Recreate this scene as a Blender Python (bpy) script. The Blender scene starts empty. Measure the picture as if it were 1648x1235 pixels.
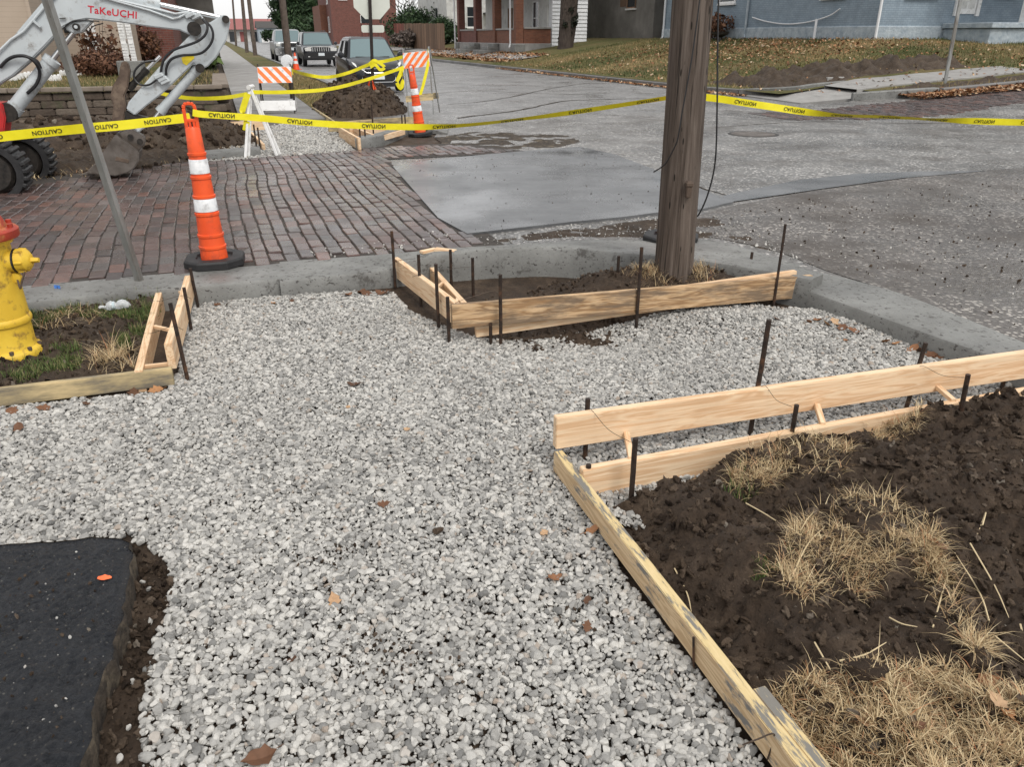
import bpy, bmesh, math, random
import numpy as np
from mathutils import Vector, Matrix, noise, Euler

random.seed(7); RNG = np.random.default_rng(7)
SC = bpy.context.scene
COL = SC.collection

# ------------------------------------------------------------------ camera
F, PITCH, CAMH = 1237.0, math.radians(24.36), 1.62
cd = bpy.data.cameras.new('camera'); cam = bpy.data.objects.new('camera', cd); COL.objects.link(cam)
cam.location = (0, 0, CAMH); cam.rotation_euler = (math.pi/2 - PITCH, 0, 0)
cd.sensor_width = 36; cd.lens = F/1648*36; cd.clip_start = 0.05; cd.clip_end = 6000
SC.camera = cam

# ------------------------------------------------------------------ sky, sun, exposure (overcast winter day)
SUN_EL, SUN_AZ = math.radians(52), math.radians(150)
wd = bpy.data.worlds.new('World'); SC.world = wd; wd.use_nodes = True
nt = wd.node_tree; nt.nodes.clear()
sky = nt.nodes.new('ShaderNodeTexSky'); sky.sky_type = 'NISHITA'; sky.sun_disc = False
sky.sun_elevation = SUN_EL; sky.sun_rotation = SUN_AZ; sky.air_density = 1.0; sky.dust_density = 2.0; sky.ozone_density = 1.0
hs = nt.nodes.new('ShaderNodeHueSaturation'); hs.inputs['Saturation'].default_value = 0.22
bg = nt.nodes.new('ShaderNodeBackground'); bg.inputs['Strength'].default_value = 0.125
wo = nt.nodes.new('ShaderNodeOutputWorld')
cl = nt.nodes.new('ShaderNodeMix'); cl.data_type = 'RGBA'; cl.inputs[0].default_value = 0.72     # even cloud deck over the clear-sky model
cl.inputs[7].default_value = (6.95, 6.9, 6.9, 1)
nt.links.new(sky.outputs[0], hs.inputs['Color']); nt.links.new(hs.outputs[0], cl.inputs[6]); nt.links.new(cl.outputs[2], bg.inputs[0]); nt.links.new(bg.outputs[0], wo.inputs[0])
sl = bpy.data.lights.new('sun', 'SUN'); so = bpy.data.objects.new('sun', sl); COL.objects.link(so)
sl.energy = 1.5; sl.angle = math.radians(22); sl.color = (1.0, 0.955, 0.89)
# light comes from high up, a little behind and left of the camera
_d = Vector((math.sin(SUN_AZ)*math.cos(SUN_EL), math.cos(SUN_AZ)*math.cos(SUN_EL), math.sin(SUN_EL)))
so.rotation_euler = _d.to_track_quat('Z', 'Y').to_euler()
vs = SC.view_settings
vs.view_transform = 'Standard'; vs.look = 'None'; vs.gamma = 1.0; vs.use_curve_mapping = False; vs.exposure = 0.42

# ------------------------------------------------------------------ photo pixel -> place
CP, SP = math.cos(PITCH), math.sin(PITCH)
def ray(px, py):
    x = (px-824)/F; y = -(py-617.5)/F
    return Vector((x, CP+y*SP, -SP+y*CP))
def G(px, py, z=0.0):                       # on the horizontal plane z
    d = ray(px, py); t = (z-CAMH)/d.z
    return Vector((d.x*t, d.y*t, z))
ANG = math.radians(19.5)
CU, SU = math.cos(ANG), math.sin(ANG)
def W(u, v, z=0.0): return Vector((u*CU - v*SU, u*SU + v*CU, z))    # street grid -> world
def toUV(p): return (p[0]*CU + p[1]*SU, -p[0]*SU + p[1]*CU)
def PV(px, py, v0):                         # on the upright plane v = v0 of the street grid
    d = ray(px, py); t = v0/(-d.x*SU + d.y*CU)
    return Vector((d.x*t, d.y*t, CAMH+d.z*t))
def PU(px, py, u0):                         # on the upright plane u = u0
    d = ray(px, py); t = u0/(d.x*CU + d.y*SU)
    return Vector((d.x*t, d.y*t, CAMH+d.z*t))
def PY(px, py, y):                          # at forward distance y
    d = ray(px, py); t = y/d.y
    return Vector((d.x*t, y, CAMH+d.z*t))
def GH(px, py, h):                          # on a height field h(x, y)
    z = 0.2
    for _ in range(30):
        p = G(px, py, z); z = 0.5*z + 0.5*h(p.x, p.y)
    return G(px, py, z)
def sstep(a, b, x):
    t = min(1.0, max(0.0, (x-a)/(b-a))); return t*t*(3-2*t)
def fbm(x, y, z=0.0, o=4):
    s = 0.0; a = 1.0
    for i in range(o):
        s += a*noise.noise((x, y, z)); a *= 0.5; x *= 2.03; y *= 2.03; z += 7.1
    return s

# ------------------------------------------------------------------ mesh collecting
class MB:
    def __init__(s): s.v = []; s.f = []; s.sm = []
    def add(s, vs, fs, smooth=False):
        o = len(s.v); s.v += [tuple(p) for p in vs]
        s.f += [tuple(i+o for i in f) for f in fs]; s.sm += [smooth]*len(fs); return s
    def hexa(s, p): return s.add(p, [(0,3,2,1),(4,5,6,7),(0,1,5,4),(1,2,6,5),(2,3,7,6),(3,0,4,7)])
    def bx(s, x0, x1, y0, y1, z0, z1):
        return s.hexa([(x0,y0,z0),(x1,y0,z0),(x1,y1,z0),(x0,y1,z0),(x0,y0,z1),(x1,y0,z1),(x1,y1,z1),(x0,y1,z1)])
    def beam(s, a, b, w, h, up=(0,0,1)):
        a = Vector(a); b = Vector(b); d = (b-a).normalized(); up = Vector(up)
        sd = d.cross(up)
        if sd.length < 1e-5: sd = d.cross(Vector((0,1,0)))
        sd.normalize(); u2 = sd.cross(d)
        P = []
        for q in (a, b):
            for (i, j) in ((-1,-1),(1,-1),(1,1),(-1,1)): P.append(q+sd*(i*w/2)+u2*(j*h/2))
        return s.add(P, [(0,1,2,3),(7,6,5,4),(0,4,5,1),(1,5,6,2),(2,6,7,3),(3,7,4,0)])
    def tube(s, pts, r, n=8, caps=True, smooth=True):
        pts = [Vector(p) for p in pts]; m = len(pts)
        rr = r if isinstance(r, (list, tuple)) else [r]*m
        ref = None; V = []
        for i, p in enumerate(pts):
            d = (pts[min(i+1, m-1)]-pts[max(i-1, 0)]).normalized()
            if ref is None: ref = d.orthogonal().normalized()
            ref = (ref - d*ref.dot(d))
            if ref.length < 1e-6: ref = d.orthogonal()
            ref.normalize(); bi = d.cross(ref)
            for k in range(n):
                a = 2*math.pi*k/n; V.append(p+(ref*math.cos(a)+bi*math.sin(a))*rr[i])
        fs = [(i*n+k, i*n+(k+1)%n, (i+1)*n+(k+1)%n, (i+1)*n+k) for i in range(m-1) for k in range(n)]
        s.add(V, fs, smooth)
        if caps:
            o = len(s.v)-len(V)
            s.f += [tuple(o+k for k in reversed(range(n))), tuple(o+(m-1)*n+k for k in range(n))]; s.sm += [False, False]
        return s
    def cyl(s, a, b, r0, r1=None, n=16): return s.tube([a, b], [r0, r0 if r1 is None else r1], n)
    def lathe(s, prof, c=(0,0,0), n=24, axis='z', smooth=True):
        V = []; m = len(prof)
        for r, z in prof:
            for k in range(n):
                a = 2*math.pi*k/n; x, y = r*math.cos(a), r*math.sin(a)
                q = (x, y, z) if axis == 'z' else ((z, x, y) if axis == 'x' else (y, z, x))
                V.append((c[0]+q[0], c[1]+q[1], c[2]+q[2]))
        fs = [(i*n+k, i*n+(k+1)%n, (i+1)*n+(k+1)%n, (i+1)*n+k) for i in range(m-1) for k in range(n)]
        s.add(V, fs, smooth); o = len(s.v)-len(V)
        s.f += [tuple(o+k for k in reversed(range(n))), tuple(o+(m-1)*n+k for k in range(n))]; s.sm += [False, False]
        return s
    def prism(s, poly, off):
        n = len(poly); off = Vector(off)
        P = [Vector(p) for p in poly]; P += [p+off for p in P]
        return s.add(P, [tuple(range(n)), tuple(reversed(range(n, 2*n)))] + [(i, i+n, (i+1)%n+n, (i+1)%n) for i in range(n)])
    def mesh(s, name, mat=None, bevel=0.0, seg=2, org=(0,0,0)):
        me = bpy.data.meshes.new(name); o = Vector(org)
        me.from_pydata([tuple(Vector(p)-o) for p in s.v], [], s.f)
        me.polygons.foreach_set('use_smooth', s.sm)
        bm = bmesh.new(); bm.from_mesh(me)
        bmesh.ops.recalc_face_normals(bm, faces=bm.faces)
        if bevel > 0:
            es = [e for e in bm.edges if len(e.link_faces) == 2 and e.calc_face_angle(0) > 0.5]
            if es: bmesh.ops.bevel(bm, geom=es, offset=bevel, segments=seg, affect='EDGES', clamp_overlap=True)
        bm.to_mesh(me); bm.free()
        if any(s.sm): me.set_sharp_from_angle(angle=math.radians(38))
        if mat: me.materials.append(mat)
        me.update(); return me
    def build(s, name, mat, parent=None, bevel=0.0, seg=2, org=None, local=False):
        # verts in world coordinates unless local; a part keeps them relative to its (unrotated) thing
        if parent is not None and not local: org = world_loc(parent)
        o = link(name, s.mesh(name, mat, bevel, seg, org or (0,0,0)), parent)
        if parent is None and org is not None: o.location = org
        return o
def world_loc(o):
    p = Vector((0,0,0))
    while o: p += o.location; o = o.parent
    return p
def link(name, me, parent=None):
    o = bpy.data.objects.new(name, me); COL.objects.link(o)
    if parent is not None: o.parent = parent
    return o
def tag(o, label=None, cat=None, group=None, kind=None):
    if label: o['label'] = label
    if cat: o['category'] = cat
    if group: o['group'] = group
    if kind: o['kind'] = kind
    return o
def thing(name, label, cat, loc=(0,0,0), rz=0.0, group=None):
    o = bpy.data.objects.new(name, None); o.empty_display_size = 0.1; COL.objects.link(o)
    o.location = loc; o.rotation_euler = (0, 0, rz)
    return tag(o, label, cat, group)
def copy_tree(o, parent=None):
    c = o.copy(); COL.objects.link(c)
    if parent: c.parent = parent
    for ch in list(o.children): copy_tree(ch, c)
    return c
def npmesh(name, V, Fq, mat=None, smooth=False):
    # numpy verts (n,3) and faces (m,k)
    me = bpy.data.meshes.new(name); V = np.asarray(V, np.float32); Fq = np.asarray(Fq, np.int32)
    k = Fq.shape[1]; m = Fq.shape[0]
    me.vertices.add(len(V)); me.vertices.foreach_set('co', V.ravel())
    me.loops.add(m*k); me.loops.foreach_set('vertex_index', Fq.ravel())
    me.polygons.add(m); me.polygons.foreach_set('loop_start', np.arange(0, m*k, k, dtype=np.int32))
    me.polygons.foreach_set('use_smooth', np.full(m, smooth))
    me.update(calc_edges=True)
    if mat: me.materials.append(mat)
    return me
def grid_mesh(name, xs, ys, h, mat, keep=None, smooth=True):
    nx, ny = len(xs), len(ys)
    V = [(x, y, h(x, y)) for y in ys for x in xs]
    Fq = []
    for j in range(ny-1):
        for i in range(nx-1):
            if keep and not keep((xs[i]+xs[i+1])/2, (ys[j]+ys[j+1])/2): continue
            a = j*nx+i; Fq.append((a, a+1, a+nx+1, a+nx))
    return npmesh(name, V, Fq, mat, smooth)
def inpoly(x, y, P):
    c = False; n = len(P); j = n-1
    for i in range(n):
        xi, yi = P[i][0], P[i][1]; xj, yj = P[j][0], P[j][1]
        if (yi > y) != (yj > y) and x < (xj-xi)*(y-yi)/(yj-yi)+xi: c = not c
        j = i
    return c
def smooth_path(pts, n=8):
    # Catmull-Rom through 3-D points
    P = [Vector(p) for p in pts]; P = [2*P[0]-P[1]] + P + [2*P[-1]-P[-2]]; out = []
    for i in range(1, len(P)-2):
        for k in range(n):
            t = k/n; a, b, c, d = P[i-1], P[i], P[i+1], P[i+2]
            out.append(0.5*((2*b)+(c-a)*t+(2*a-5*b+4*c-d)*t*t+(3*b-a-3*c+d)*t**3))
    out.append(P[-2]); return out
def edge_dist(x, y, P):
    b = 9.0
    for i in range(len(P)):
        a, c = P[i], P[(i+1) % len(P)]; dx, dy = c[0]-a[0], c[1]-a[1]; t = max(0, min(1, ((x-a[0])*dx+(y-a[1])*dy)/(dx*dx+dy*dy+1e-9))); b = min(b, math.hypot(x-a[0]-t*dx, y-a[1]-t*dy))
    return b
# ------------------------------------------------------------------ materials
class NT:
    def __init__(s, name):
        s.m = bpy.data.materials.new(name); s.m.use_nodes = True; s.t = s.m.node_tree
        s.b = s.t.nodes['Principled BSDF']
    def n(s, typ, **kw):
        x = s.t.nodes.new(typ)
        for k, v in kw.items(): setattr(x, k, v)
        return x
    def L(s, a, b): s.t.links.new(a, b)
    def coord(s, scale=None, kind='Object', rnd=False):
        c = s.n('ShaderNodeTexCoord').outputs[kind]
        if rnd:
            oi = s.n('ShaderNodeObjectInfo'); ad = s.n('ShaderNodeVectorMath', operation='MULTIPLY_ADD')
            cb = s.n('ShaderNodeCombineXYZ')
            for i in range(3): s.L(oi.outputs['Random'], cb.inputs[i])
            s.L(cb.outputs[0], ad.inputs[0]); ad.inputs[1].default_value = (37, 53, 71); s.L(c, ad.inputs[2]); c = ad.outputs[0]
        if scale:
            mp = s.n('ShaderNodeMapping'); mp.inputs['Scale'].default_value = scale; s.L(c, mp.inputs[0]); c = mp.outputs[0]
        return c
    def noise(s, co, scale, detail=5, rough=0.55, dist=0.0):
        x = s.n('ShaderNodeTexNoise'); x.inputs['Scale'].default_value = scale; x.inputs['Detail'].default_value = detail
        x.inputs['Roughness'].default_value = rough; x.inputs['Distortion'].default_value = dist
        s.L(co, x.inputs['Vector']); return x.outputs['Fac']
    def vor(s, co, scale, feat='F1', out='Distance'):
        x = s.n('ShaderNodeTexVoronoi', feature=feat); x.inputs['Scale'].default_value = scale; s.L(co, x.inputs['Vector']); return x.outputs[out]
    def ramp(s, fac, stops, interp='LINEAR'):
        r = s.n('ShaderNodeValToRGB'); r.color_ramp.interpolation = interp; e = r.color_ramp.elements
        while len(e) < len(stops): e.new(0.5)
        for q, (p, c) in zip(e, stops):
            q.position = p; q.color = (c, c, c, 1) if isinstance(c, (int, float)) else (*c, 1)
        s.L(fac, r.inputs[0]); return r.outputs[0]
    def mix(s, fac, a, b, mode='MIX'):
        x = s.n('ShaderNodeMix', data_type='RGBA', blend_type=mode)
        for i, q in ((0, fac), (6, a), (7, b)):
            if isinstance(q, (int, float)): x.inputs[i].default_value = q if i == 0 else (q, q, q, 1)
            elif isinstance(q, tuple): x.inputs[i].default_value = (*q, 1)
            else: s.L(q, x.inputs[i])
        return x.outputs[2]
    def math(s, op, a, b=0.0, c=None):
        x = s.n('ShaderNodeMath', operation=op)
        for i, q in enumerate((a, b) if c is None else (a, b, c)):
            if isinstance(q, (int, float)): x.inputs[i].default_value = q
            else: s.L(q, x.inputs[i])
        return x.outputs[0]
    def base(s, c):
        if isinstance(c, tuple): s.b.inputs['Base Color'].default_value = (*c, 1)
        else: s.L(c, s.b.inputs['Base Color'])
    def set(s, rough=None, metal=None, spec=None, coat=None, trans=None, alpha=None):
        for k, v in (('Roughness', rough), ('Metallic', metal), ('Specular IOR Level', spec), ('Coat Weight', coat), ('Transmission Weight', trans), ('Alpha', alpha)):
            if v is None: continue
            if isinstance(v, (int, float)): s.b.inputs[k].default_value = v
            else: s.L(v, s.b.inputs[k])
    def bump(s, h, strength=0.5, dist=0.01):
        x = s.n('ShaderNodeBump'); x.inputs['Strength'].default_value = strength; x.inputs['Distance'].default_value = dist
        s.L(h, x.inputs['Height']); s.L(x.outputs[0], s.b.inputs['Normal'])
    def rand(s): return s.n('ShaderNodeObjectInfo').outputs['Random']

def mk(name, c1, c2, scale=8, rough=0.8, bump=0.0, bscale=None, metal=0.0, spec=0.4, rnd=True, dirt=None, dscale=3, coat=None, stretch=None, bdist=0.01):
    t = NT(name); co = t.coord(stretch, rnd=rnd)
    f = t.noise(co, scale); c = t.ramp(f, [(0.3, c1), (0.7, c2)])
    if dirt:
        d = t.noise(co, dscale, 7, 0.65); c = t.mix(t.ramp(d, [(0.52, 0.0), (0.68, 0.85)]), c, dirt)
    t.base(c); t.set(rough=rough, metal=metal, spec=spec, coat=coat)
    if bump: t.bump(t.noise(co, bscale or scale*3, 8, 0.65), bump, bdist)
    return t.m
M = {}
# crushed limestone: one value per stone
t = NT('gravel stone'); r = t.rand(); co = t.coord()
c = t.ramp(r, [(0.0, (.17,.17,.167)), (.15, (.31,.307,.298)), (.45, (.43,.425,.41)), (.8, (.56,.55,.525)), (.95, (.62,.61,.585)), (1.0, (.36,.30,.25))])
c = t.mix(0.5, c, t.ramp(t.noise(co, 2.2, 6, .7), [(.3, .5), (.7, 1.05)]), 'MULTIPLY')
wp = t.n('ShaderNodeNewGeometry').outputs['Position']; c = t.mix(1.0, c, t.ramp(t.noise(wp, 1.6, 7, .65), [(.32, (.93,.92,.90)), (.62, (1.12,1.11,1.085))]), 'MULTIPLY')
t.base(c); t.set(rough=.5, spec=.4); t.bump(t.noise(co, 6, 6, .7), .35, .12); M['stone'] = t.m
# soil
def soil(name, a, b, c3):
    t = NT(name); co = t.coord()
    f = t.noise(co, 5, 9, .75); c = t.ramp(f, [(.3, a), (.52, b), (.72, c3)])
    g = t.noise(co, 45, 5, .7); c = t.mix(.7, c, t.ramp(g, [(.25, .45), (.7, 1.15)]), 'MULTIPLY')
    t.base(c); t.set(rough=t.ramp(t.noise(co, 6, 5), [(.35, .62), (.65, .95)]), spec=.3)
    t.bump(t.noise(co, 30, 9, .72), .8, .03); return t.m
M['soil'] = soil('dark soil', (.026,.017,.011), (.062,.042,.028), (.135,.096,.066))
M['soil2'] = soil('brown soil', (.035,.025,.017), (.07,.05,.035), (.11,.085,.062))
t = NT('soil clod'); r = t.rand(); c = t.ramp(r, [(0, (.028,.018,.012)), (.55, (.070,.048,.032)), (.9, (.13,.095,.068)), (.98, (.16,.125,.095)), (1, (.26,.23,.19))])
t.base(c); t.set(rough=.9, spec=.25); t.bump(t.noise(t.coord(), 5, 6, .7), .6, .15); M['clod'] = t.m
# fresh softwood: grain along local X
def wood(name, lo, mid, hi, stain=None):
    t = NT(name); co = t.coord((1.3, 16, 16), rnd=True)
    rings = t.noise(co, 1.6, 3, .5, 1.2)
    w = t.math('SINE', t.math('MULTIPLY', rings, 24.0)); w = t.math('MULTIPLY_ADD', w, .5, .5)
    c = t.ramp(w, [(0, hi), (.55, mid), (1, lo)])
    fine = t.noise(t.coord((4, 160, 160), rnd=True), 1, 3); c = t.mix(.35, c, t.ramp(fine, [(.3, .72), (.7, 1.1)]), 'MULTIPLY')
    kn = t.vor(t.coord((2.6, 9, 9), rnd=True), 1.0); c = t.mix(t.ramp(kn, [(.05, 1.0), (.10, 0.0)]), c, (lo[0]*.35, lo[1]*.28, lo[2]*.25))
    if stain:
        s2 = t.noise(t.coord((2.0, 11, 11), rnd=True), 1.6, 7, .7); c = t.mix(t.ramp(s2, [(.44, 0), (.60, .85)]), c, stain)
    else:
        s2 = t.noise(t.coord((1, 1, 1), rnd=True), 3, 5, .6); c = t.mix(t.ramp(s2, [(.5, 0), (.8, .45)]), c, (mid[0]*.6, mid[1]*.55, mid[2]*.5))
    t.base(c); t.set(rough=.68, spec=.3); t.bump(fine, .2, .004); return t.m
M['wood'] = wood('fresh pine', (.66,.43,.25), (.75,.53,.335), (.80,.61,.41))
M['wood2'] = wood('weathered plywood pine', (.30,.18,.09), (.50,.33,.18), (.60,.42,.25), stain=(.16,.12,.085))
t = NT('used form board'); co = t.coord((1.3, 16, 16), rnd=True)
w = t.math('MULTIPLY_ADD', t.math('SINE', t.math('MULTIPLY', t.noise(co, 1.6, 3, .5, 1.2), 36.0)), .5, .5)
c = t.ramp(w, [(0, (.66,.50,.31)), (1, (.50,.35,.20))])
co2 = t.coord((3, 9, 9), rnd=True); g = t.ramp(t.noise(co2, 1.5, 8, .68), [(.55, 0), (.60, 1)])
c = t.mix(g, c, (.20,.19,.175))
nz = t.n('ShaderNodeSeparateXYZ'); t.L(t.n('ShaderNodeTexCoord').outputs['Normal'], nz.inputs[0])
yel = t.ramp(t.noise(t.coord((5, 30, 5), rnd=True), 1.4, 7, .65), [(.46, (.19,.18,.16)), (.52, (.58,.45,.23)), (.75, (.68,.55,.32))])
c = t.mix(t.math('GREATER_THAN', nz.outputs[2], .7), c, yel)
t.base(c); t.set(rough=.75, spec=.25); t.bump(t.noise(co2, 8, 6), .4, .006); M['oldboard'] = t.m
t = NT('concrete smeared board'); co = t.coord((2, 8, 8), rnd=True)
c = t.ramp(t.noise(co, 1.6, 8, .65), [(.40, (.19,.165,.125)), (.50, (.36,.29,.17)), (.62, (.55,.43,.24))])
t.base(c); t.set(rough=.8, spec=.25); t.bump(t.noise(co, 8, 6), .3, .006); M['greyboard'] = t.m
t = NT('utility pole wood'); co = t.coord((9, 9, .35), rnd=False)
f = t.noise(co, 2.6, 8, .7, .6); c = t.ramp(f, [(.28, (.022,.017,.014)), (.45, (.082,.063,.051)), (.6, (.135,.108,.09)), (.8, (.23,.195,.17))])
c = t.mix(t.ramp(t.noise(t.coord((30, 30, .5)), 2, 4), [(.32, 1), (.42, 0)]), c, (.018,.014,.011))
sp = t.ramp(t.vor(t.coord((22, 22, 5)), 1.0), [(.10, 1), (.14, 0)]); c = t.mix(sp, c, (.02,.016,.012))
t.base(c); t.set(rough=.85, spec=.25); t.bump(f, .9, .02); M['pole'] = t.m
M['pole_far'] = mk('far pole wood', (.07,.055,.045), (.14,.11,.09), 6, .9)
# concrete
def conc(name, a, b, wet=.45, pits=True, bump=.25):
    t = NT(name); co = t.coord()
    c = t.ramp(t.noise(co, 2.4, 8, .65), [(.3, a), (.7, b)])
    c = t.mix(.5, c, t.ramp(t.noise(co, 60, 4, .7), [(.3, .72), (.7, 1.1)]), 'MULTIPLY')
    if pits: c = t.mix(t.ramp(t.noise(t.coord((1, 1, 1.6)), 34, 3, .6), [(.33, .9), (.40, 0)]), c, (.035,.03,.027))
    if pits: c = t.mix(t.ramp(t.noise(co, 9, 8, .75), [(.36, .8), (.43, 0)]), c, (.055,.05,.045))
    t.base(c); t.set(rough=t.ramp(t.noise(co, 1.8, 5), [(.35, wet), (.65, min(1, wet+.35))]), spec=.45)
    t.bump(t.noise(co, 40, 7, .7), bump, .01); return t.m
M['kerb'] = conc('kerb concrete', (.13,.13,.123), (.25,.252,.24))
M['walk'] = conc('pavement concrete', (.23,.22,.21), (.34,.335,.32), .5, False)
M['darkwalk'] = conc('damp pavement', (.13,.125,.12), (.21,.205,.20), .4, False)
t = NT('wet concrete road patch'); co = t.coord()
c = t.ramp(t.noise(t.coord((1, 1, 1)), 1.3, 8, .62), [(.3, (.080,.083,.087)), (.7, (.175,.18,.186))])
st = t.noise(t.coord((.5, 3.5, 1)), 2, 6, .6); c = t.mix(.5, c, t.ramp(st, [(.3, .65), (.7, 1.15)]), 'MULTIPLY')
c = t.mix(t.ramp(t.noise(co, 26, 3, .55), [(.27, .8), (.31, 0)]), c, (.03,.028,.026))
t.base(c); t.set(rough=t.ramp(t.noise(co, 1.1, 6, .6), [(.35, .13), (.62, .42)]), spec=.5); t.bump(t.noise(co, 50, 6), .12, .006); M['patch'] = t.m
# chip sealed asphalt
def asph(name, a, b, chip, amount=.5, wet=.3, dark=True, cs=30, dk=.6):
    t = NT(name); co = t.coord()
    c = t.ramp(t.noise(co, .55, 8, .65), [(.3, a), (.7, b)])
    c = t.mix(.55, c, t.ramp(t.noise(co, 13, 6, .8), [(.35, .45), (.65, 1.35)]), 'MULTIPLY')
    v = t.n('ShaderNodeTexVoronoi'); v.inputs['Scale'].default_value = cs; t.L(co, v.inputs['Vector'])
    sv = t.n('ShaderNodeSeparateColor'); t.L(v.outputs['Color'], sv.inputs[0])
    near = t.ramp(v.outputs['Distance'], [(.34, 1), (.52, 0)])
    patchy = t.ramp(t.noise(co, 1.1, 6, .6), [(.35, amount*.4), (.65, amount*1.3)])
    sel = t.math('MULTIPLY', t.math('MULTIPLY', t.ramp(sv.outputs[0], [(.35, 0), (.6, 1)]), near), patchy)
    c = t.mix(sel, c, chip)
    sel2 = t.math('MULTIPLY', t.ramp(sv.outputs[1], [(.66, 0), (.72, 1)]), near); c = t.mix(t.math('MULTIPLY', sel2, .75), c, (.028,.026,.024))
    if dark: c = t.mix(t.ramp(t.noise(co, .9, 9, .7), [(.47, 0), (.62, dk)]), c, (.052,.041,.032))
    t.base(c); t.set(rough=t.ramp(t.noise(co, .7, 6, .6), [(.38, wet), (.62, wet+.33)]), spec=.5)
    t.bump(t.math('ADD', v.outputs['Distance'], t.noise(co, 80, 4)), .45, .008); return t.m
M['asphalt'] = asph('chip seal asphalt', (.105,.102,.098), (.22,.214,.205), (.58,.56,.53), .95, .17)
M['asphalt_far'] = asph('street asphalt', (.13,.127,.124), (.23,.225,.22), (.46,.45,.43), .6, .22, False, 20)
M['asphalt_near'] = asph('worn asphalt', (.055,.048,.043), (.135,.122,.112), (.45,.42,.38), .75, .24, True, 34, 1.0)
t = NT('fresh black asphalt'); co = t.coord()
v = t.n('ShaderNodeTexVoronoi'); v.inputs['Scale'].default_value = 120; t.L(co, v.inputs['Vector'])
sv = t.n('ShaderNodeSeparateColor'); t.L(v.outputs['Color'], sv.inputs[0])
c = t.ramp(t.noise(co, 5, 7, .65), [(.3, (.008,.010,.014)), (.7, (.018,.021,.027))])
c = t.mix(t.math('MULTIPLY', t.ramp(sv.outputs[0], [(.90, 0), (.96, .8)]), t.ramp(v.outputs['Distance'], [(.2, 1), (.45, 0)])), c, (.16,.15,.13))
c = t.mix(t.ramp(t.noise(co, 3, 8, .7), [(.60, 0), (.8, .5)]), c, (.045,.043,.042))
t.base(c); t.set(rough=t.ramp(t.noise(co, 9, 5), [(.35, .22), (.65, .5)]), spec=.6); t.bump(t.math('ADD', t.math('MULTIPLY', v.outputs['Distance'], .5), t.noise(co, 130, 8, .85)), 1.0, .012); M['tar'] = t.m
M['tarcut'] = mk('broken asphalt edge', (.018,.014,.011), (.075,.058,.042), 28, .85, .9, 60, bdist=.02, dirt=(.16,.13,.09), dscale=9)
# paving brick (attribute rnd for the joined ones)
t = NT('paving brick'); co = t.coord(); at = t.n('ShaderNodeAttribute', attribute_name='rnd')
r = t.math('FRACT', t.math('ADD', at.outputs['Fac'], t.rand()))
c = t.ramp(r, [(0, (.058,.049,.048)), (.3, (.085,.060,.055)), (.5, (.115,.069,.060)), (.72, (.080,.071,.069)), (.9, (.15,.077,.060)), (1, (.12,.108,.106))])
wp = t.n('ShaderNodeNewGeometry').outputs['Position']
c = t.mix(.75, c, t.ramp(t.noise(wp, 9, 7, .7), [(.3, .55), (.7, 1.25)]), 'MULTIPLY')
c = t.mix(t.ramp(t.noise(wp, 1.3, 8, .7), [(.56, 0), (.74, .7)]), c, (.10,.085,.07))
c = t.mix(t.ramp(t.noise(wp, 3.7, 6, .6), [(.70, 0), (.74, .6)]), c, (.42,.40,.38))
t.base(c); t.set(rough=t.ramp(t.noise(wp, 1.6, 6, .6), [(.35, .10), (.62, .42)]), spec=.55); t.bump(t.noise(wp, 35, 6, .7), .25, .01); M['brick'] = t.m
M['joint'] = mk('brick joint dirt', (.030,.026,.023), (.07,.06,.052), 20, .9, .5)
# grass & litter : rnd attribute per blade
def blade(name, stops, tr=.0):
    t = NT(name); at = t.n('ShaderNodeAttribute', attribute_name='rnd')
    t.base(t.ramp(at.outputs['Fac'], stops)); t.set(rough=.7, spec=.25); return t.m
M['dry'] = blade('dry grass', [(0, (.17,.105,.055)), (.3, (.36,.25,.13)), (.6, (.52,.40,.23)), (.9, (.66,.54,.34)), (1, (.40,.16,.07))])
M['green'] = blade('green grass', [(0, (.035,.06,.015)), (.5, (.075,.115,.03)), (.8, (.12,.15,.05)), (1, (.34,.27,.14))])
M['lawn'] = blade('winter lawn grass', [(0, (.055,.075,.024)), (.35, (.11,.115,.042)), (.6, (.22,.17,.075)), (1, (.36,.26,.13))])
M['leaf'] = blade('fallen leaves', [(0, (.10,.045,.022)), (.3, (.19,.085,.04)), (.6, (.30,.15,.07)), (.85, (.42,.27,.15)), (1, (.55,.44,.32))])
def lawnmat(name, g1, g2, d1):
    t = NT(name); co = t.coord(); c = t.ramp(t.noise(co, .45, 8, .65), [(.32, g1), (.5, g2), (.68, d1)])
    c = t.mix(.8, c, t.ramp(t.noise(co, 9, 7, .75), [(.3, .45), (.7, 1.2)]), 'MULTIPLY'); t.base(c); t.set(rough=.9, spec=.2)
    t.bump(t.noise(co, 14, 7, .75), .8, .08); return t.m
M['lawnbase'] = lawnmat('lawn earth', (.085,.10,.03), (.14,.125,.05), (.20,.145,.075))
M['terrain'] = lawnmat('terrain grass', (.07,.075,.03), (.11,.09,.045), (.13,.10,.06))
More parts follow.
